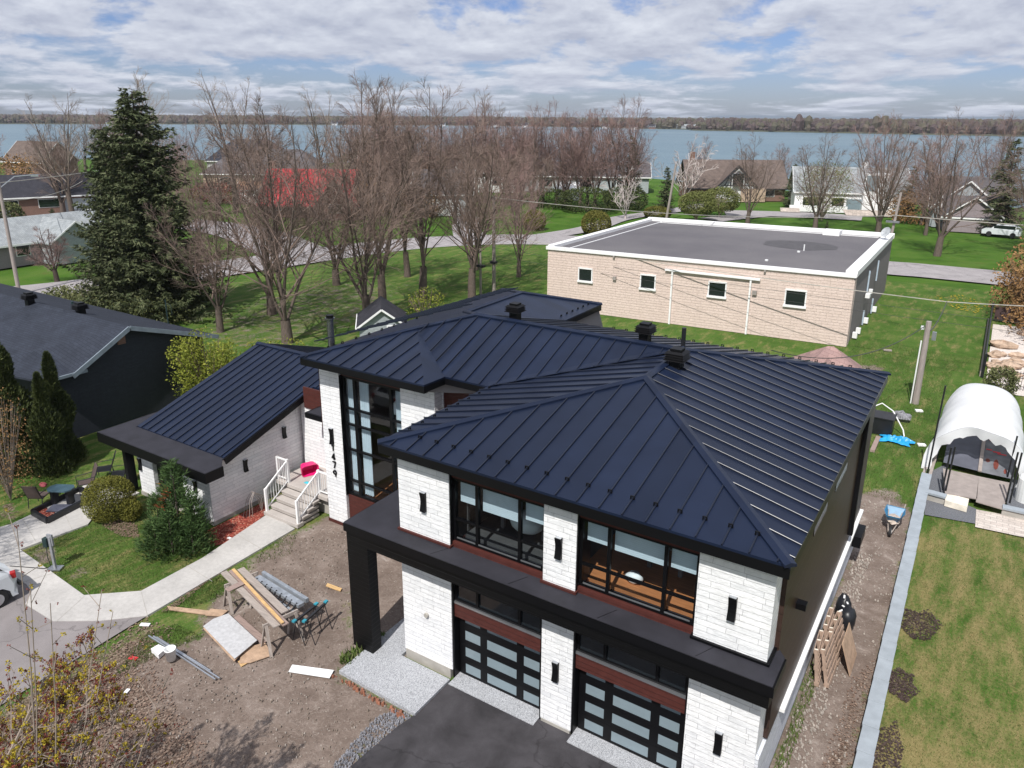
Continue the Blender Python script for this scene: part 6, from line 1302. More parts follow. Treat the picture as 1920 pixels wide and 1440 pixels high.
# far woods on the opposite shore
def woods():
    r = random.Random(9); m = MB(); pts = farshore
    def crown(x, y, R, Ht, k):
        n = 6; v = [(x+R*.7*math.cos(a*1.047+k), y+R*.7*math.sin(a*1.047+k), 0) for a in range(n)]+[(x+R*r.uniform(.7, 1.1)*math.cos(a*1.047+k), y+R*math.sin(a*1.047+k), Ht*r.uniform(.45, .7)) for a in range(n)]+[(x+R*.5*math.cos(a*1.047+k), y+R*.5*math.sin(a*1.047+k), Ht*r.uniform(.85, .98)) for a in range(n)]+[(x, y, Ht)]
        f = [(i, (i+1) % n, n+(i+1) % n, n+i) for i in range(n)]+[(n+i, n+(i+1) % n, 2*n+(i+1) % n, 2*n+i) for i in range(n)]+[(2*n+i, 2*n+(i+1) % n, 3*n) for i in range(n)]
        m.add(v, f)
    for (a, b), (c, d) in zip(pts[:-1], pts[1:]):
        L = math.hypot(c-a, d-b); nx, ny = -(d-b)/L, (c-a)/L
        if ny*1+0 < 0: nx, ny = -nx, -ny
        for _ in range(int(L*1.5)):
            t = r.random(); dep = r.random()**1.5*160+1; x = a+(c-a)*t+nx*dep; y = b+(d-b)*t+ny*dep; crown(x, y, r.uniform(2.2, 5), r.uniform(6, 13.5) if dep > 22 else r.uniform(2.5, 10), r.random()*3)
        for _ in range(int(L*.6)):
            t = r.random(); dep = 160+r.random()*900; x = a+(c-a)*t+nx*dep; y = b+(d-b)*t+ny*dep; crown(x, y, r.uniform(4, 9), r.uniform(11, 14.5), r.random()*3)
    for (x, y) in [(-210, 935), (-200, 940), (-120, 930), (-128, 925)]: crown(x, y, 6, r.uniform(17, 19), 0)
    stuff(m.build('far_woods', M['farwood']), 'brown leafless woods along the far shore of the lake', 'woods')
woods()
# ---------------- yard objects ----------------
def pallet_at(label, org, rot3, w=1.15, l=1.0, group='pallets leaning on the garage side wall'):
    "deck in local xy, thickness z"
    E_ = empty('wooden_pallet', org, label, 'pallet', group); o = Vector(org); f = lambda x, y, z: o+rot3@Vector((x, y, z))
    s = MB()
    for y in (.05, l/2, l-.05): s.obox(f(w/2, y, .06), (w, .05, .09), rot3)
    s.build('stringer', M['pallet'], E_); d = MB()
    for k in range(6): d.obox(f(.06+k*(w-.12)/5, l/2, .117), (.10, l, .02), rot3)
    for k in range(3): d.obox(f(.06+k*(w-.12)/2, l/2, .005), (.10, l, .02), rot3)
    d.build('deck_board', M['pallet'], E_); e = MB()
    for y in (.05, l/2, l-.05): e.obox(f(w+.004, y, .06), (.006, .048, .088), rot3)
    e.build('cut_end', M['white_wood'], E_)
    return E_
def lean(ang, yaw=0): # local x up the lean, y along wall
    return Matrix.Rotation(yaw, 3, 'Z')@Matrix(((-math.sin(ang), 0, math.cos(ang)), (0, 1, 0), (math.cos(ang), 0, math.sin(ang)))).to_3x3()
pallet_at('pallet standing closest to the wall, nearer the driveway', (-2.22, 19.0, 0.02), lean(.12, .05))
pallet_at('outer pallet leaning on the nearer one', (-1.98, 19.1, 0.02), lean(.2, -.03))
pallet_at('far pallet against the wall beside the black bags', (-2.2, 20.25, 0.02), lean(.14, .02))
pallet_at('outer far pallet with a brown board leaning on it', (-1.93, 20.2, 0.02), lean(.24, -.05))
tag(MB().obox((-1.62, 20.5, .5), (.02, 1.1, 1.0), Matrix.Rotation(-.32, 3, 'Y')).build('chipboard_panel', M['ply']), 'brown chipboard panel leaning outermost on the pallets', 'board')
bg = empty('black_bag', (-2.1, 22.2, 0), 'pair of black bags with white markings on the ground at the end of the pallets', 'bag')
MB().blob((-2.15, 22.65, .42), (.22, .26, .42), 12, 8, .25, 1).blob((-1.95, 22.1, .40), (.25, .32, .40), 12, 8, .25, 2).build('bag_body', M['black_plastic'], bg, smooth=True)
mk = MB()
for i, (x, y, z, a) in enumerate([(-2.02, 22.42, .70, .4), (-2.08, 22.25, .66, 1.0), (-2.13, 22.0, .66, -.5), (-2.15, 22.55, .82, .1), (-2.12, 21.93, .56, .8)]): mk.obox((x, y, z), (.05, .16, .02), RZ(a))
mk.build('white_marking', M['white_paint'], bg)
# wheelbarrow, handles pointing away
def barrow():
    B = empty('wheelbarrow', (-1.55, 29.4, 0), 'blue wheelbarrow holding dried mortar beside the low block wall', 'wheelbarrow'); c = Vector((-1.55, 29.4, 0))
    t = MB(); hd = []
    top = [(-.33, .62), (.33, .62), (.36, .1), (.24, -.42), (-.24, -.42), (-.36, .1)]; bot = [(-.2, .4), (.2, .4), (.2, .05), (.13, -.2), (-.13, -.2), (-.2, .05)]
    v = [c+Vector((x, y, .66+(.06 if y < -.2 else 0))) for x, y in top]+[c+Vector((x, y, .36)) for x, y in bot]+[c+Vector((x*.94, y*.94, .65)) for x, y in top]+[c+Vector((x*.93, y*.93, .38)) for x, y in bot]
    f = [(i, (i+1) % 6, 6+(i+1) % 6, 6+i) for i in range(6)]+[(12+(i+1) % 6, 12+i, 18+i, 18+(i+1) % 6) for i in range(6)]+[(i, 12+i, 12+(i+1) % 6, (i+1) % 6) for i in range(6)]+[tuple(range(6, 12))[::-1], tuple(range(18, 24))]
    t.add(v, f); o = t.build('tray', M['barrow_blue'], B); bm_fix(o)
    r = random.Random(2); mm = MB(); mm.blob(c+Vector((0, -.02, .42)), (.24, .34, .14), 12, 8, .3, 5); mm.build('mortar_load', M['mortar'], B)
    h = MB()
    for s in (-1, 1): h.tube([c+Vector((s*.06, -.66, .2)), c+Vector((s*.18, 0, .34)), c+Vector((s*.27, .75, .62)), c+Vector((s*.28, 1.0, .66))], .02, 6); h.tube([c+Vector((s*.2, .3, .36)), c+Vector((s*.22, .42, 0)), c+Vector((s*.22, .2, .02))], .018, 5)
    h.build('handle_frame', M['plank'], B)
    w = MB(); w.tube([c+Vector((-.045, -.62, .19)), c+Vector((.045, -.62, .19))], .19, 18); w.build('wheel', M['rubber'], B); MB().tube([c+Vector((-.05, -.62, .19)), c+Vector((.05, -.62, .19))], .08, 12).build('hub', M['plastic_white'], B)
barrow()
# low block wall
bw = empty('block_wall', (-.6, 20, 0), 'low blue-grey block wall running between the dirt strip and the dry lawn', 'wall')
a0, a1 = (-.98, 0), (-1.05, 33.9); q = MB(); xl = lambda y: -.80-.012*(y-17)-.0*y
q.add([(xl(2)-.03, 2, 0), (xl(2)+.29, 2, 0), (xl(34)+.34, 34, 0), (xl(34)-.03, 34, 0), (xl(2)-.03, 2, .28), (xl(2)+.29, 2, .28), (xl(34)+.34, 34, .28), (xl(34)-.03, 34, .28)], [(0, 1, 5, 4), (1, 2, 6, 5), (2, 3, 7, 6), (3, 0, 4, 7)]); q.build('wall_course', M['found'], bw)
q = MB(); y = 2.0; i = 0; rr = random.Random(6)
while y < 33.8:
    L = .98+rr.uniform(-.1, .1); x = xl(y); dx = rr.uniform(-.008, .008); q.box(x-.05+dx, x+.34+dx, y+.006, y+L-.006, .28, .36+rr.uniform(0, .004)); y += L
q.build('coping_stone', M['grey_block'], bw, bevel=.008)
# sawhorse table with planks
def sawhorse(parent, c, ang, w=.9, h=.78):
    m = MB(); R_ = RZ(ang); c = Vector(c); g = lambda x, y, z: c+R_@Vector((x, y, z)); m.bar(g(-w/2, 0, h), g(w/2, 0, h), .05, .11)
    for s in (-1, 1):
        for t in (-1, 1): m.bar(g(s*w*.42, t*.03, h), g(s*w*.47, t*.30, 0), .09, .035)
        m.bar(g(s*w*.44, -.18, h*.45), g(s*w*.44, .18, h*.45), .02, .08)
    return m.build('sawhorse', M['plank'], parent)
A1 = Vector(G(420, 1075, .95)); A2 = Vector(G(515, 1172, .95)); d0 = (A2-A1).normalized(); nrm0 = Vector((-d0.y, d0.x, 0)); ang0 = math.atan2(d0.y, d0.x)
ST = empty('sawhorse_table', (A1+A2)/2-Vector((0, 0, .95)), 'rough work table of weathered planks laid on wooden sawhorses in the dirt yard', 'work table')
L0 = (A2-A1).length
sawhorse(ST, (A1+d0*(L0*.17)+nrm0*.30)-Vector((0, 0, .95)), ang0+1.57, 1.1, .88); sawhorse(ST, (A1+d0*(L0*.93)+nrm0*.30)-Vector((0, 0, .95)), ang0+1.57, 1.1, .88)
for k, (o, s0, s1, w, z, mt) in enumerate([(0.02, -.02, 1.03, .20, 0, 'plank'), (.24, .0, 1.06, .19, 0.004, 'plank_pink'), (.50, .03, .90, .22, 0, 'plank')]):
    p = MB(); a = A1+d0*L0*s0+nrm0*o+Vector((0, 0, z)); b = A1+d0*L0*s1+nrm0*o+Vector((0, 0, z)); p.bar(a, b, w, .035); tag(p.build('plank', M[mt]), ['weathered plank on the outer front edge of the sawhorse table', 'pinkish plank second from the front of the sawhorse table', 'weathered plank third from the front of the sawhorse table', 'pinkish plank at the rear of the sawhorse table'][k], 'plank', 'planks on the sawhorse table')
b_ = G(437, 1067, 1.06); e_ = G(530, 1168, 1.03)
tag(MB().bar(b_, e_, .09, .03).build('board', M['lumber']), 'fresh yellow board laid slantwise across the planks', 'board')
tag(MB().bar(G(425, 1107, 1.02), G(460, 1090, 1.02), .22, .02).build('board', M['plank_pink']), 'short brown board across the left end of the planks', 'board')
# metal brake / trestle with aluminium bars
def brake():
    B = empty('metal_brake', (-17.2, 14.4, 0), 'long grey metal folding brake on trestles behind the plank table', 'metal brake'); a = G(482, 1083, .85); b = G(565, 1135, .85); d = (b-a).normalized(); n = Vector((-d.y, d.x, 0)); m = MB()
    m.bar(a, b, .22, .10); m.bar(a+n*.22+Vector((0, 0, .05)), b+n*.22+Vector((0, 0, .05)), .10, .14); m.bar(a-n*.25-Vector((0, 0, .12)), b-n*.25-Vector((0, 0, .12)), .08, .08); m.build('brake_bed', simple('galvanised', (.36, .39, .43), .45, .5, var=.25, scale=6), B)
    k = MB()
    for i in range(9): p = a.lerp(b, (i+.5)/9); k.bar(p-n*.05+Vector((0, 0, .06)), p-n*.30-Vector((0, 0, .10)), .04, .04)
    k.build('hinge_arm', M['steel_dark'], B); l = MB()
    for t in (.06, .92):
        p = a.lerp(b, t)
        for s in (-1, 1): l.bar(p+n*.25*s-Vector((0, 0, .05)), Vector(((p+n*.42*s).x, (p+n*.42*s).y, 0)), .08, .04)
        l.bar(p+n*.40-Vector((0, 0, .10)), p-n*.40-Vector((0, 0, .10)), .05, .09)
    l.build('leg', M['plank'], B)
brake()
def trestle(label, pa, pb, h=.80):
    a = G(*pa, h); b = G(*pb, h); T = empty('folding_trestle', (a+b)/2-Vector((0, 0, h)), label, 'trestle', 'teal folding trestles beside the plank table'); d = (b-a).normalized(); n = Vector((-d.y, d.x, 0))
    MB().bar(a, b, .07, .06).build('beam', M['steel_dark'], T); t = MB()
    for p in (a, b): t.obox(p+Vector((0, 0, .035)), (.12, .10, .05), RZ(math.atan2(d.y, d.x)))
    t.bar(a-Vector((0, 0, .03)), b-Vector((0, 0, .03)), .03, .03); t.build('teal_fitting', M['teal'], T)
    for p, s in ((a, 1), (b, -1)):
        for k in (-1, 1): MB().tube([p+d*.08*s, Vector(((p+n*.24*k+d*.1*s).x, (p+n*.24*k+d*.1*s).y, 0))], .014, 6).build('leg', M['steel_dark'], T)
trestle('teal folding trestle nearest the plank table', (552, 1166), (593, 1134)); trestle('outer teal folding trestle, right of its twin', (571, 1166), (611, 1130))
# boards on the ground
def flatpoly(name, px, z, t, mat, label, cat='board', dz=(0, 0, 0, 0)):
    m = MB(); pts = [G(p[0], p[1], z) for p in px]; pts = [Vector((p.x, p.y, z+dz[i % len(dz)])) for i, p in enumerate(pts)]
    m.slab(pts, t); o = m.build(name, M[mat]); bm_fix(o); return tag(o, label, cat)
flatpoly('cement_board', [(400, 1160), (428, 1150), (482, 1200), (440, 1235), (381, 1174)], .15, .02, 'osb_grey', 'large grey cement board on the stack of sheets on the ground')
flatpoly('plywood_sheet', [(381, 1178), (402, 1162), (470, 1205), (439, 1240)], .115, .02, 'ply', 'brown plywood sheet under the grey cement board')
flatpoly('plywood_sheet', [(438, 1158), (448, 1152), (503, 1200), (490, 1208)], .06, .02, 'plank_pink', 'long brown offcut right of the grey cement board')
flatpoly('plywood_sheet', [(455, 1215), (497, 1205), (511, 1228), (470, 1242), (448, 1244)], .04, .02, 'ply', 'torn brown plywood piece at the lower end of the board stack')
flatpoly('plywood_sheet', [(446, 1240), (500, 1210), (505, 1218), (452, 1250)], .025, .02, 'lumber', 'narrow tan strip under the torn plywood piece')
flatpoly('plank', [(313, 1136), (318, 1143), (388, 1152), (395, 1145)], .05, .03, 'ply', 'long thin brown plank lying in the ragged grass', 'plank')
flatpoly('plank', [(385, 1153), (395, 1141), (428, 1144), (415, 1155)], .065, .03, 'ply', 'short brown plank at the end of the long thin one', 'plank')
flatpoly('drywall_offcut', [(548, 1246), (626, 1258), (618, 1272), (541, 1259)], .05, .02, 'white_paint', 'curled white board offcut lying on the dirt', dz=(0, .03, .02, 0))
flatpoly('plank', [(614, 1093), (641, 1103), (638, 1108), (611, 1098)], .05, .03, 'lumber', 'short fresh yellow plank alone on the dirt', 'plank')
flatpoly('foam_block', [(283, 1216), (297, 1208), (312, 1215), (297, 1228)], .16, .14, 'white_paint', 'white foam block left of the bucket', 'block')
for k, (a, b) in enumerate([((279, 1192), (404, 1274)), ((288, 1193), (412, 1272)), ((294, 1195), (395, 1258))]):
    tag(MB().tube([G(*a, .05+.02*k), G(*b, .05)], .028, 8).build('metal_pipe', M['silver']), ['outermost of the aluminium tubes under the bucket', 'middle of the aluminium tubes under the bucket', 'shortest of the aluminium tubes under the bucket'][k], 'pipe', 'aluminium tubes on the dirt')
def bucket():
    c = G(322, 1240); c.z = .07; B = empty('bucket', c, 'white plastic bucket standing on the aluminium tubes', 'bucket'); m = MB(); n = 24
    v = []; 
    for r, z in ((.125, 0), (.15, .37), (.165, .37), (.165, .34), (.152, .335), (.138, .36), (.118, .03)): v += [(c.x+r*math.cos(6.2832*i/n), c.y+r*math.sin(6.2832*i/n), c.z+z) for i in range(n)]
    f = []
    for a, b in ((0, 4), (4, 3), (3, 2), (2, 1), (1, 5), (5, 6)): f += [(a*n+i, a*n+(i+1) % n, b*n+(i+1) % n, b*n+i) for i in range(n)]
    f += [tuple(range(n))[::-1], tuple(range(6*n, 7*n))]; m.add(v, f); o = m.build('pail', M['plastic_white'], B, smooth=True); bm_fix(o)
    MB().tube([(c.x+.165*math.cos(t), c.y+.165*math.sin(t), c.z+.34-.14*math.sin((t-.5)/3.1416*3.14)) for t in [.5+i*.26 for i in range(13)]], .004, 4).build('handle', M['silver'], B)
bucket()
tag(MB().obox(G(250, 1234, .02), (.25, .12, .03), RZ(.3)).build('litter', M['red_paint']), 'red scrap of litter in the dead leaves', 'litter')
tag(MB().obox(G(272, 1171, .03), (.3, .12, .03), RZ(.5)).build('litter', M['white_paint']), 'white scrap of paper at the edge of the ragged grass', 'litter')
for k, (p, lb) in enumerate([((430, 1009), 'white scrap on the red mulch'), ((129, 1288), 'white scrap among the leaves at left'), ((238, 1296), 'white scrap among the leaves right of the other')]):
    tag(MB().obox(G(*p, .03), (.16, .1, .03), RZ(k)).build('litter', M['white_paint']), lb, 'litter')
# EV pedestal
def pedestal():
    c = G(104, 1067); E_ = empty('charging_pedestal', (c.x, c.y, 0), 'grey metal post with dark charger box at the corner of the front lawn', 'charging post')
    MB().obox((c.x, c.y, .03), (.45, .30, .05), RZ(.6)).build('base_plate', M['silver'], E_); MB().obox((c.x, c.y, .65), (.09, .07, 1.2), RZ(.3)).obox((c.x-.02, c.y+.02, 1.12), (.22, .06, .42), RZ(.3)).build('post', simple('galvanised_post', (.30, .31, .33), .5, .3), E_)
    MB().obox((c.x-.16, c.y-.06, 1.03), (.18, .16, .34), RZ(.3)).build('charger_box', M['green_dark'], E_, bevel=.02)
    MB().tube([(c.x-.16, c.y-.08, .88), (c.x-.12, c.y-.12, .5), (c.x-.05, c.y-.1, .15), (c.x-.25, c.y-.25, .07), (c.x-.8, c.y-.5, .06), (c.x-1.4, c.y-.8, .06)], .014, 5).build('cable', M['black_plastic'], E_)
pedestal()
# patio
def chair(label, c, rot, fab='sling', fr='steel_dark'):
    E_ = empty('patio_chair', c, label, 'chair', 'patio chairs round the blue-topped table'); C0 = Vector(c); Rm = RZ(rot); g = lambda x, y, z: C0+Rm@Vector((x, y, z))
    MB().add([g(-.26, -.25, .44), g(.26, -.25, .44), g(.26, .25, .40), g(-.26, .25, .40), g(-.26, -.25, .42), g(.26, -.25, .42), g(.26, .25, .38), g(-.26, .25, .38)], [(0, 1, 2, 3), (7, 6, 5, 4), (0, 4, 5, 1), (1, 5, 6, 2), (2, 6, 7, 3), (3, 7, 4, 0)]).build('seat', M[fab], E_)
    MB().add([g(-.26, .26, .42), g(.26, .26, .42), g(.26, .50, 1.05), g(-.26, .50, 1.05), g(-.26, .29, .42), g(.26, .29, .42), g(.26, .53, 1.05), g(-.26, .53, 1.05)], [(0, 1, 2, 3), (7, 6, 5, 4), (0, 4, 5, 1), (1, 5, 6, 2), (2, 6, 7, 3), (3, 7, 4, 0)]).build('backrest', M[fab], E_)
    f = MB()
    for s in (-.28, .28): f.tube([g(s, -.27, 0), g(s, -.27, .64), g(s, .36, .66)], .018, 6); f.tube([g(s, .34, 0), g(s, .27, .42), g(s, .51, 1.06)], .018, 6); f.tube([g(s, -.27, .43), g(s, .28, .39)], .015, 5)
    f.build('frame', M[fr], E_)
chair('dark chair at the left end of the black timber platform', (*G(78, 950)[:2], .1), -2.6, 'sling'); chair('brown high-backed chair right of the blue-topped table', (*G(163, 925)[:2], .1), -.35, 'sling')
chair('dark chair behind, nearer the grey wall', (*G(198, 896)[:2], .02), -.6, 'black_plastic'); chair('dark chair beside the black post of the wing', (*G(225, 905)[:2], .02), -.75, 'black_plastic')
def patio():
    P0 = [G(*p, .22) for p in [(60, 958), (88, 974), (176, 929), (150, 915)]]; E_ = empty('timber_platform', (P0[0]+P0[2])/2-Vector((0, 0, .22)), 'black timber framed patio platform with grey slabs beside the walkway', 'platform'); m = MB()
    for i in range(4): m.bar(P0[i]-Vector((0, 0, .05)), P0[(i+1) % 4]-Vector((0, 0, .05)), .12, .22)
    m.build('frame', M['black_plastic'], E_); Q = [p.lerp(sum(P0, Vector())/4, .08)-Vector((0, 0, .12)) for p in P0]; MB().poly([Q[0].lerp(Q[3], .25), Q[1].lerp(Q[2], .25), Q[2], Q[3]]).build('slab', M['walk'], E_)
    MB().poly([Q[0], Q[1], Q[1].lerp(Q[2], .23), Q[0].lerp(Q[3], .23)]).build('gravel_bed', M['red_mulch'], E_)
    s = Q[0].lerp(Q[3], .4).lerp(Q[1].lerp(Q[2], .4), .6); MB().obox(s+Vector((0, 0, .03)), (.9, .55, .05), RZ(.6)).build('dark_slab', simple('blue_slate', (.08, .085, .12), .7), E_)
    c = G(120, 948); T = empty('patio_table', (c.x, c.y, .1), 'small table with blue-grey top and thick black legs on the platform', 'table'); pts = []
    n = 8; Rm = RZ(.5); tp = [Vector((c.x, c.y, 0))+Rm@Vector((x, y, 0)) for x, y in [(-.35, -.3), (.35, -.3), (.5, -.12), (.5, .12), (.35, .3), (-.35, .3), (-.5, .12), (-.5, -.12)]]
    MB().prism([(p.x, p.y) for p in tp], .74, .79).build('table_top', simple('blue_grey_top', (.055, .10, .13), .35), T); l = MB()
    for x in (-.32, .32): q = Vector((c.x, c.y, 0))+Rm@Vector((x, 0, 0)); l.obox((q.x, q.y, .42), (.12, .34, .63), Rm)
    l.build('leg', M['black_plastic'], T)
patio()
tag(MB().blob((*G(86, 935)[:2], .62), (.2, .12, .1), 10, 6, .3, 4).build('cushion', simple('red_cushion', (.22, .04, .05), .8)), 'small red cushion on the dark left chair', 'cushion')
# car at the left edge
def car():
    E_ = empty('white_car', (-25.5, 7.2, 0), 'white hatchback parked on the driveway, only its corner in view at the left edge', 'car')
    x0, x1 = -26.4, -24.62; xm = (x0+x1)/2; y0, y1 = 5.0, 9.35
    prof = [(y0, .35), (y0-.02, .70), (y0+.15, .88), (y0+1.1, 1.0), (y0+1.75, 1.42), (y0+2.3, 1.50), (y1-1.0, 1.47), (y1-.35, 1.05), (y1-.08, .95), (y1+.02, .62), (y1-.02, .34), (y1-.18, .22), (y1-.36, .22), (y1-.40, .45), (y1-.58, .62), (y1-.80, .68), (y1-1.02, .62), (y1-1.2, .45), (y1-1.24, .22), (y0+1.15, .22), (y0+1.1, .45), (y0+.9, .64), (y0+.7, .68), (y0+.48, .62), (y0+.3, .45), (y0+.28, .22)]
    m = MB(); n = len(prof); lay = []
    for k, (dx, s) in enumerate([(-.89, .93), (-.84, 1.0), (-.60, 1.0), (0, 1.0), (.60, 1.0), (.84, 1.0), (.89, .93)]):
        row = []
        for (y, z) in prof:
            inx = dx; yy = y
            if z > 1.0: inx = dx*(1-.22*(z-1)/.5)
            e = abs(dx)/.89
            if z > .3 and (y > y1-.15): yy = y-.28*e**4
            if y < y0+.1: yy = y+.25*e**4
            row.append((xm+inx, yy, z))
        lay.append(row)
    v = [p for r_ in lay for p in r_]; f = []
    for k in range(6): f += [(k*n+i, k*n+(i+1) % n, (k+1)*n+(i+1) % n, (k+1)*n+i) for i in range(n) if not (10 < i < 18 or 18 < i < 25) or k in (0, 5)]
    for k in range(6): f.append((k*n+18, k*n+19, (k+1)*n+19, (k+1)*n+18))
    import mathutils
    t = mathutils.geometry.tessellate_polygon([[Vector((0, a, b)) for a, b in prof]]); f += [tuple(q) for q in t]+[tuple(6*n+i for i in q[::-1]) for q in t]
    m.add(v, f); o = m.build('body', M['paint_white'], E_); bm_fix(o)
    for yc in (y1-.80, y0+.7):
        for s in (-1, 1):
            xx = xm+s*.80; w = MB().tube([(xx-.1*s, yc, .32), (xx+.1*s, yc, .32)], .32, 24).build('wheel', M['rubber'], E_); rm = MB().tube([(xx+.085*s, yc, .32), (xx+.105*s, yc, .32)], .2, 20); 
            rm.build('rim', M['silver'], w)
    g = MB(); zx = .80
    for s in (-1, 1): g.add([(xm+s*.80, y1-.55, 1.08), (xm+s*.80, y0+1.5, 1.06), (xm+s*.735, y0+2.0, 1.40), (xm+s*.735, y1-1.05, 1.41)], [(0, 1, 2, 3)])
    g.add([(xm-.66, y1-.40, 1.10), (xm+.66, y1-.40, 1.10), (xm+.56, y1-.93, 1.44), (xm-.56, y1-.93, 1.44)], [(0, 1, 2, 3)]); g.build('window', M['dark_glass'], E_)
    for s in (-1, 1): MB().obox((xm+s*.74, y1-.18, .88), (.2, .16, .2), RZ(-s*.35)).build('tail_lamp', M['lens'], E_, bevel=.02)
    MB().box(x0+.2, x1-.2, y1-.03, y1+.045, .36, .5).build('bumper_trim', M['black_plastic'], E_)
car()
def simplecar(name, label, c, rot, mat, s=1.0):
    E_ = empty(name, (c[0], c[1], 0), label, 'car'); Rm = RZ(rot); C0 = Vector((c[0], c[1], 0)); g = lambda x, y, z: C0+Rm@Vector((x*s, y*s, z*s)); pr = [(-2.2, .3), (-2.25, .8), (-1.9, 1.0), (-1.2, 1.05), (-.6, 1.6), (1.3, 1.6), (2.1, 1.1), (2.2, .8), (2.2, .3)]; m = MB(); n = len(pr)
    v = [g(x, -.85*(.8 if z > 1.2 else 1), z) for x, z in pr]+[g(x, .85*(.8 if z > 1.2 else 1), z) for x, z in pr]; m.add(v, [tuple(range(n))[::-1], tuple(range(n, 2*n))]+[(i, (i+1) % n, n+(i+1) % n, n+i) for i in range(n)]); o = m.build('body', M[mat], E_); bm_fix(o)
    w = MB()
    for y in (-.82, .82): w.obox(g(.3, y, 1.3), (2.4*s, .06, .42*s), Rm)
    w.build('window', M['dark_glass'], E_)
    for x in (-1.35, 1.35):
        for y in (-.8, .8): MB().tube([g(x, y-.1, .33), g(x, y+.1, .33)], .33*s, 14).build('wheel', M['rubber'], E_)
simplecar('white_car', 'white car parked at the far right beyond the bare trees', (.6, 119.5), -.1, 'paint_white', 1.0)
simplecar('white_car', 'white car half hidden behind the left side of the big spruce', (-118, 66), .6, 'paint_white', 1.0)
simplecar('dark_car', 'small dark car at the end of the drive behind the big spruce', (-98, 58), .6, 'steel_dark', 1.0)

# ---------------- the tunnel tent and its platform ----------------
def tunnel():
    E_ = empty('tunnel_shelter', (.95, 39.5, 0), 'white tarpaulin tunnel shelter with open front over a grey floor', 'shelter'); m = MB(); n = 26; ny = 22; r = random.Random(3)
    xc, hw, Ht = .84, 1.60, 2.70; ya, yb = 36.4, 43.0
    def prof(t, s): # t 0..1 around, s 0..1 along
        a = math.pi*t; k = 1--.04*(1-s)*(abs(math.cos(a))**2); f = .045*math.sin(s*38+math.cos(a)*6)*(abs(math.cos(a))**1.2)+.03*math.sin(s*17+t*9)
        ex = 1.05-.25*min(1, s*1.6); x = xc-(hw*k+f+.12*(1-s))*math.copysign(abs(math.cos(a))**ex, math.cos(a)); z = (Ht-.45*(1-s)**4-.5*s*s+.05*math.sin(s*9))*abs(math.sin(a))**.62+f*.3
        y = ya+(yb-ya)*s
        if s < .001: y += -.25*abs(math.sin(a))**2+.12*math.sin(t*19)-.55*abs(math.cos(a))**4; x += math.copysign(.22*abs(math.cos(a))**6, x-xc); 
        return (x, y, max(0.02, z))
    v = []; 
    for j_ in range(ny+1):
        for i in range(n+1): v.append(prof(i/n, j_/ny))
    w = n+1; f = [(j_*w+i, j_*w+i+1, (j_+1)*w+i+1, (j_+1)*w+i) for j_ in range(ny) for i in range(n)]; m.add(v, f)
    hem = [(p[0], p[1]-.02, p[2]) for p in v[:w]]; inn_ = [(xc+(p[0]-xc)*(.80+.03*math.sin(k*2.1)), p[1]+.10, p[2]*(.80+.035*math.sin(k*1.7+1)+.02*math.sin(k*3.9))) for k, p in enumerate(v[:w])]; b = len(m.v); m.v += hem+inn_; m.f += [(b+i, b+i+1, b+w+i+1, b+w+i) for i in range(n)]; m.m += [0]*n
    m.f.append(tuple(ny*w+i for i in range(n+1))); m.m.append(0)
    o = m.build('tarpaulin', M['tent'], E_, smooth=True)
    q = MB()
    for y in (36.9, 39, 41): MB().tube([(xc-hw*.92*math.copysign(abs(math.cos(a)), math.cos(a)), y, 2.3*abs(math.sin(a))**.66) for a in [math.pi*i/14 for i in range(15)]], .02, 5).build('hoop', M['steel_dark'], E_)
tunnel()
WS = empty('work_shed_floor', (.9, 38, 0), 'grey plywood ramp and underlay covered deck inside the white tunnel', 'deck')
MB().poly([(-.35, 36.35, .30), (.98, 36.2, .30), (.98, 41.8, 1.35), (-.35, 41.8, 1.35)]).build('deck_panel', simple('slate_panel', (.085, .09, .115), .8, var=.15, scale=2), WS)
MB().poly([(1.12, 36.2, .28), (2.3, 36.15, .28), (2.3, 41.8, 1.35), (1.12, 41.8, 1.35)]).build('underlay', M['felt'], WS)
MB().bar((1.05, 36.1, .34), (1.05, 41.8, 1.42), .14, .06).build('ridge_beam', M['plywood_grey'], WS)
rm = MB()
for x, y, l in ((1.25, 39.2, .30), (1.45, 38.9, .34), (2.0, 38.7, .24), (1.3, 38.1, .22), (1.6, 38.0, .30), (1.8, 37.9, .34)): z = .28+(y-36.15)*.189+.012; rm.obox((x, y, z), (l, .07, .008), Matrix.Rotation(.187, 3, 'X'))
rm.build('red_marking', M['red_paint'], WS)
hl = MB()
for x, y, a, b in ((1.62, 37.0, .10, .42), (1.30, 37.2, .09, .15), (1.98, 36.6, .06, .2)): z = .28+(y-36.15)*.189+.014; hl.add([(x+a*math.cos(t*.785), y+b*math.sin(t*.785), z+.189*b*math.sin(t*.785)) for t in range(8)], [tuple(range(8))])
hl.build('torn_hole', M['redbud'], WS)
for k, (px, mt, lb) in enumerate([([(1768, 878), (1835, 893), (1832, 935), (1772, 925)], 'plywood_grey', 'left brownish plywood sheet in front of the white tunnel'), ([(1835, 893), (1893, 905), (1882, 955), (1830, 940)], 'plywood_grey', 'right grey plywood sheet in front of the white tunnel')]): flatpoly('plywood_sheet', px, .32, .04, mt, lb)
flatpoly('timber_step', [(1774, 925), (1817, 935), (1814, 950), (1772, 938)], .30, .25, 'white_wood', 'pale timber step below the left plywood sheet', 'step')
sheet('slate_gravel_bed', [tuple(G(*p)[:2]) for p in [(1737, 925), (1745, 885), (1775, 870), (1770, 930), (1830, 955), (1828, 983), (1733, 966)]], .03, M['slate_gravel'])
sheet('slate_gravel_bed', [tuple(G(*p)[:2]) for p in [(1885, 955), (1897, 900), (1960, 905), (1960, 960)]], .03, M['slate_gravel'])
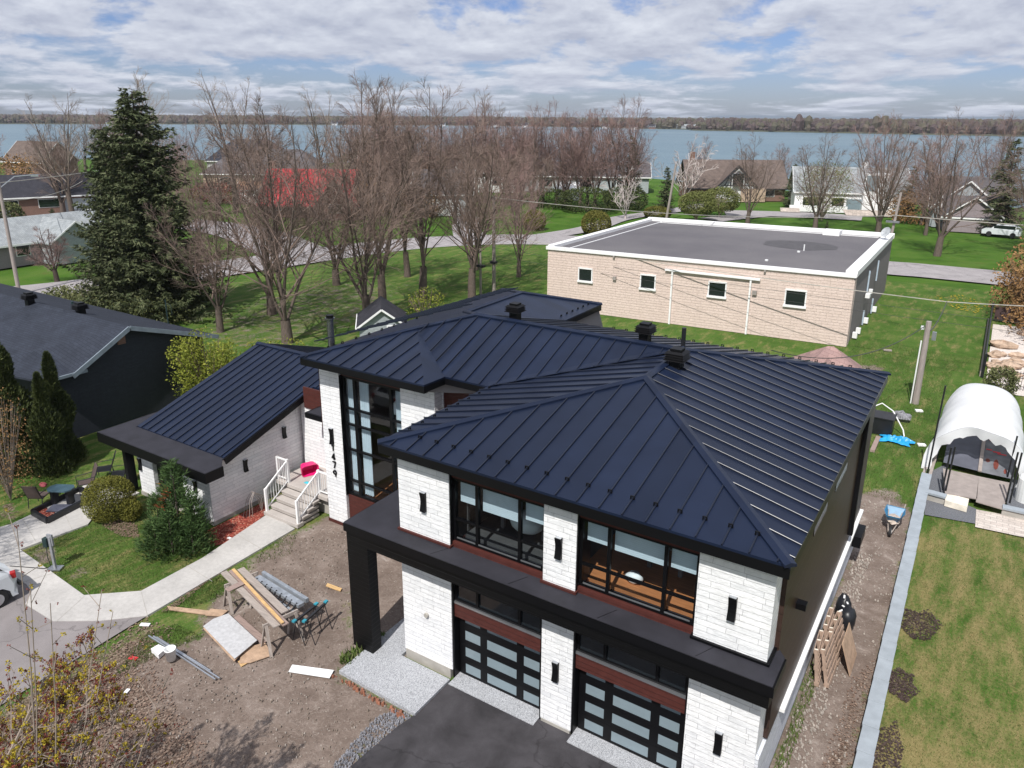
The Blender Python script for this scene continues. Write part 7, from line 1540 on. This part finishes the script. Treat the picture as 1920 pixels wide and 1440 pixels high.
sheet('paved_path', [tuple(G(*p)[:2]) for p in [(1830, 957), (1960, 982), (1960, 1018), (1828, 990)]], .05, M['paver'])
for k, (a, b, lb) in enumerate([((1737, 921), (1774, 931), 'short grey-capped block wall left of the plywood ramp'), ((1880, 950), (1950, 966), 'short grey-capped block wall right of the plywood ramp')]):
    A_ = G(*a, .35); B_ = G(*b, .35); E_ = empty('retaining_wall', (A_+B_)/2-Vector((0, 0, .35)), lb, 'wall'); MB().bar(A_-Vector((0, 0, .2)), B_-Vector((0, 0, .2)), .22, .32).build('wall_course', M['found'], E_); MB().bar(A_, B_, .34, .08).build('coping_stone', M['grey_block'], E_)
def rod(label, p0, z0, top): 
    b = G(*p0, z0); d = MB().tube([b, b+Vector((.02*top, 0, top))], .035, 8); tag(d.build('black_pole', M['black_plastic']), label, 'pole', 'black poles round the white tunnel')
rod('tallest black pole at the corner of the low block wall', (1737, 897), 0, 4.3); rod('left of the pair of black poles left of the ramp', (1767, 918), .3, 1.9); rod('right of the pair of black poles left of the ramp', (1773, 921), .3, 2.0)
rod('left of the pair of black poles right of the ramp', (1886, 942), .3, 2.2); rod('right of the pair of black poles right of the ramp', (1893, 943), .3, 2.2); rod('short black pole inside the tunnel mouth', (1888, 898), .2, 2.0)
tk = G(1916, 938); tag(MB().cyl((tk.x+.15, tk.y, 0), .42, 1.0, 20).blob((tk.x+.15, tk.y, 1.0), (.42, .42, .2), 20, 6).build('white_tank', M['plastic_white'], smooth=False), 'white cylindrical tank at the right edge by the ramp', 'tank')
pk = MB(); 
for k in range(2): pk.bar((-1.0+.25*k, 34.2, .04+.1*k), (-.85+.25*k, 42.5, .04+.1*k), .12, .10)
tag(pk.build('timber_kerb', M['plank']), 'weathered timber kerb along the left side of the white tunnel', 'kerb')
for p, lb in (((1723, 770), 'white scrap on the grass near the leaning black pole'), ((1728, 834), 'small tray of scrap on the grass by the tunnel')):
    tag(MB().obox(G(*p, .04), (.35, .25, .07), RZ(.4)).build('litter', M['white_paint']), lb, 'litter')
# stone garden, fences
sheet('stone_garden', [(.9, 51.5), (.9, 66.5), (9, 67.5), (9, 50.0), (2.2, 49.2)], .02, M['white_gravel'])
rr = random.Random(12)
for k in range(34):
    x, y = (2.3+rr.uniform(-1.2, 1.6), 55+rr.uniform(-2.5, 2.8)) if k < 22 else (rr.uniform(1.4, 6.5), rr.uniform(51, 65)); s = rr.uniform(.22, .55)
    m = MB(); m.blob((x, y, s*.35+.02), (s*rr.uniform(.8, 1.4), s, s*.55), 7, 5, .5, k); tag(m.build('boulder', M['rock']), 'one of the loose sandstone boulders heaped in the stone garden on the right', 'rock', 'sandstone boulders in the stone garden')
fe = empty('dark_fence', (.75, 59, 0), 'solid black board fence between the lawn and the stone garden', 'fence'); fm = MB(); fm.box(.62, .70, 51.8, 67.2, 0, 1.35).box(.60, .74, 51.7, 51.85, 0, 1.5).box(.60, .74, 67.15, 67.3, 0, 1.5); fm.build('board_panel', M['black_plastic'], fe); MB().box(.52, .60, 51.9, 67.1, 0, .3).build('kickboard', M['plank'], fe)
ff = empty('dark_fence', (4.5, 67.6, 0), 'dark low fence along the back of the stone garden', 'fence'); MB().box(.9, 9, 67.5, 67.6, .2, 1.2).build('board_panel', simple('dark_red_brown_board', (.06, .035, .035), .8), ff)
ir = empty('iron_fence', (3, 50.6, 0), 'black iron picket fence in front of the stone garden', 'fence'); im = MB()
for k in range(34): x = 1.9+k*.14; im.box(x-.012, x+.012, 50.2+k*.01, 50.224+k*.01, 0, 1.15)
im.bar((1.8, 50.2, .25), (6.6, 50.55, .25), .03); im.bar((1.8, 50.2, 1.05), (6.6, 50.55, 1.05), .03); im.build('picket', M['black_plastic'], ir)
wc_ = MB(); c = Vector((3.25, 51.4, 0))
for s in (-.25, .25): wc_.tube([c+Vector((s, -.25, 0)), c+Vector((s, -.2, .5)), c+Vector((s, .3, .6))], .03, 5); wc_.tube([c+Vector((s, .3, 0)), c+Vector((s, .3, .95))], .03, 5)
wc_.obox(c+Vector((0, 0, .42)), (.5, .5, .04), RZ(0)); wc_.obox(c+Vector((0, .3, .75)), (.5, .04, .4), RZ(0)); tag(wc_.build('white_chair', M['white_paint']), 'white plastic chair behind the iron fence', 'chair')
sh = empty('tool_hut', (5.0, 47.6, 0), 'dark hut with red-brown trim at the right edge', 'hut'); MB().box(4.05, 6, 46.8, 48.6, 0, 2.1).build('wall', M['steel_dark'], sh); MB().slab([(3.8, 46.5, 2.1), (6.2, 46.5, 2.1), (6.2, 48.9, 2.6), (3.8, 48.9, 2.6)], .1).build('roof', M['wood_panel'], sh)
pl = empty('covered_pool', (4.2, 43.2, 0), 'above-ground pool with rippled pale cover at the right edge', 'pool'); MB().prism([(3.5, 41.2), (7, 41.2), (7, 46.2), (3.25, 46.2)], 0, 1.0).build('pool_wall', simple('teal_pool_wall', (.10, .22, .24), .6), pl); pc = MB()
for k in range(12): pc.add([(3.55, 41.3+k*.4, 1.0+.06*(k % 2)), (6.9, 41.3+k*.4, 1.0+.06*(k % 2)), (6.9, 41.7+k*.4, 1.0+.06*((k+1) % 2)), (3.55, 41.7+k*.4, 1.0+.06*((k+1) % 2))], [(0, 1, 2, 3)])
pc.build('pool_cover', simple('pale_pool_cover', (.45, .52, .54), .5), pl)
# rear yard things
bn = empty('compost_bin', (-3.35, 39.4, 0), 'dark box with tangled white pipe behind the rear right corner of the house', 'bin'); MB().box(-3.8, -2.75, 38.9, 39.9, 0, .85).build('box', M['black_plastic'], bn); MB().box(-3.85, -2.7, 38.85, 39.95, .85, .9).build('lid', M['steel_dark'], bn)
MB().tube([(-3.9, 40.2, .9), (-3.5, 40.5, 1.1), (-2.9, 39.9, 1.0), (-2.3, 39.4, .3), (-2.2, 39.2, .05)], .03, 6).build('white_pipe', M['white_paint'], bn)
def crumple(name, label, c, rx, ry, h, mat, seed, cat):
    m = MB(); n = 16; r = random.Random(seed); v = []
    for j_ in range(n+1):
        for i in range(n+1):
            x = (i/n-.5)*2; y = (j_/n-.5)*2; e = max(0, 1-(x*x+y*y)**.9*.6); k = 1+.18*math.sin(5*math.atan2(y, x)+1); v.append((c[0]+x*rx*k, c[1]+y*ry*k, .02+h*e*(.35+.9*abs(mnoise.noise(Vector((x*3+seed, y*3, 0)))))))
    w = n+1; m.add(v, [(a*w+b, a*w+b+1, (a+1)*w+b+1, (a+1)*w+b) for a in range(n) for b in range(n)]); return tag(m.build(name, M[mat], smooth=False), label, cat)
crumple('blue_tarp', 'crumpled bright blue tarp on the grass behind the house', (-2.45, 38.5), .68, .42, .35, 'blue_tarp', 4, 'tarp')
tag(MB().box(-3.35, -3.15, 36.5, 38.4, 0, .12).build('timber_beam', M['plank_pink']), 'red-brown timber lying by the rear corner of the house', 'timber')
tag(MB().blob((-2.6, 41.5, .2), (.5, .3, .3), 8, 6, .5, 3).build('rubble_heap', M['chip2']), 'small grey heap on the grass behind the dark box', 'rubble')
tag(MB().obox((*G(1664, 658)[:2], .05), (.5, .2, .08), RZ(.3)).build('litter', M['plywood_grey']), 'pale scrap on the bare patch of the back lawn', 'litter')
# blue recycling bin by the bungalow
rb = empty('recycling_bin', (-82.0, 42.6, 0), 'blue wheeled recycling bin beside the bungalow porch', 'bin'); MB().box(-82.5, -81.7, 42.2, 43.0, .1, 1.1).build('bin_body', M['blue_bin'], rb); MB().box(-82.55, -81.65, 42.15, 43.05, 1.1, 1.2).build('lid', M['blue_bin'], rb)
# ---------------- poles and wires ----------------
def pole(label, x, y, h, r0=.16, lean=(0, 0), extra=(), name='utility_pole', cat='utility pole'):
    E_ = empty(name, (x, y, 0), label, cat); MB().tube([(x, y, -.1), (x+lean[0], y+lean[1], h)], [r0, r0*.75], 12).build('pole_shaft', M['pole'], E_); return E_
p = pole('thick grey wooden pole with white conduit on the back lawn', -2.25, 44.7, 4.65, .18); MB().tube([(-2.47, 44.55, .0), (-2.45, 44.5, 3.6)], .035, 8).build('conduit', M['white_paint'], p); MB().box(-2.0, -1.8, 44.5, 44.65, 3.7, 4.15).build('meter_loop', M['silver'], p); MB().cyl((-2.5, 44.6, 4.2), .09, .18, 10).build('insulator', M['plastic_white'], p)
p = pole('tall grey wooden pole rising behind the house left of the block building', -36.7, 54.5, 8.4, .17); MB().box(-36.95, -36.45, 54.25, 54.7, 2.6, 2.8).build('bracket', M['steel_dark'], p)
p = pole('short wooden pole just left of the tall one', -37.3, 53.3, 4.3, .12); MB().box(-37.6, -36.9, 53.1, 53.5, 2.4, 2.6).build('bracket', M['steel_dark'], p)
p = pole('wooden pole with street lamp at the left edge', -70.4, 31.0, 9.6, .17, (-.9, .4)); MB().tube([(-71.2, 31.4, 9.0), (-70.6, 32.4, 9.9), (-69.8, 33.4, 10.0)], .04, 6).build('lamp_arm', M['silver'], p); MB().obox((-69.6, 33.6, 9.95), (.6, .3, .15), RZ(.8)).build('lamp_head', M['silver'], p)
p = pole('leaning wooden pole with street lamp before the half-timbered house', -42.6, 110.2, 8.2, .20, (.9, .2)); MB().tube([(-41.9, 110.3, 5.4), (-41.0, 110.0, 5.9), (-40.2, 109.8, 5.8)], .05, 6).build('lamp_arm', M['silver'], p)
p = pole('pale green street lamp pole behind the rear corner of the flat roof', -9.7, 90.8, 7.4, .16, (.5, .3)); MB().box(-10.2, -8.9, 90.6, 90.9, 4.2, 4.4).build('cross_bracket', M['silver'], p)
p = pole('thin street lamp far left by the brown gabled house', -137, 80, 11, .12, name='street_lamp', cat='street lamp'); MB().tube([(-137, 80, 11), (-138.5, 79, 12), (-140.5, 78, 11.9)], .07, 6).build('lamp_arm', M['silver'], p)
def wire(label, a, b, sag=.5, r=.02, mat='silver'):
    a = Vector(a); b = Vector(b); n = 16; tag(MB().tube([a.lerp(b, i/n)-Vector((0, 0, sag*4*(i/n)*(1-i/n))) for i in range(n+1)], r, 4).build('overhead_wire', M[mat]), label, 'wire')
M['wire_pale'] = simple('pale_wire', (.40, .38, .34), .6); M['wire_dark'] = simple('dark_wire', (.05, .05, .05), .6)
wire('upper pale wire from the left lamp pole towards the lake', (-71.3, 31.4, 9.4), (-150, 110, 9), 1, .035, 'wire_pale'); wire('lower pale wire from the left lamp pole', (-71.0, 31.3, 7.9), (-115, 62, 5.5), .6, .03, 'wire_pale')
wire('wire from the tall pole over the flat roof to the green lamp pole', (-36.7, 54.5, 8.3), (-9.3, 90.9, 5.0), .8, .03, 'wire_pale'); wire('bright wire leaving the green lamp pole to the right edge', (-9.3, 90.9, 5.0), (26, 96, 4.8), .3, .045, 'wire_pale')
wire('wire from the tall pole away to the left', (-36.7, 54.5, 8.3), (-90, 88, 8), .8, .02, 'wire_dark'); wire('thick banded cable passing over the back lawn', (-36.9, 54.4, 5.2), (-1.8, 50.6, 4.6), .3, .03, 'wire_pale'); wire('thick banded cable from the junction to the right edge', (-1.8, 50.6, 4.6), (14, 54, 5.6), .2, .03, 'wire_pale')
wire('upper of the two thin wires crossing the beige wall', (-36.9, 54.0, 4.1), (12, 49, 4.2), .3, .012, 'wire_dark'); wire('lower of the two thin wires crossing the beige wall', (-36.9, 54.0, 3.4), (12, 48.2, 3.9), .3, .012, 'wire_dark')
wire('dark service cable from the thick pole up to the junction', (-2.1, 44.6, 4.2), (-1.8, 50.6, 4.6), .25, .03, 'wire_dark'); wire('dark service cable from the thick pole down to the house roof', (-2.4, 44.6, 4.4), (-6.2, 27.2, 6.9), .9, .02, 'wire_dark')
# ---------------- air ----------------
def haze():
    m = MB(); m.box(-2600, 2600, -1200, 4200, -4.0, 40.0); o = m.build('haze', bpy.data.materials.new('haze_air')); mt = o.data.materials[0]; mt.use_nodes = True; n = mt.node_tree.nodes; n.clear()
    out = n.new('ShaderNodeOutputMaterial'); v = n.new('ShaderNodeVolumePrincipled'); v.inputs['Color'].default_value = (.80, .88, 1, 1); v.inputs['Density'].default_value = 0.00009; v.inputs['Anisotropy'].default_value = 0.2
    mt.node_tree.links.new(v.outputs[0], out.inputs['Volume']); tag(o, 'thin pale air over the lake and land', 'haze', kind='stuff')
haze()
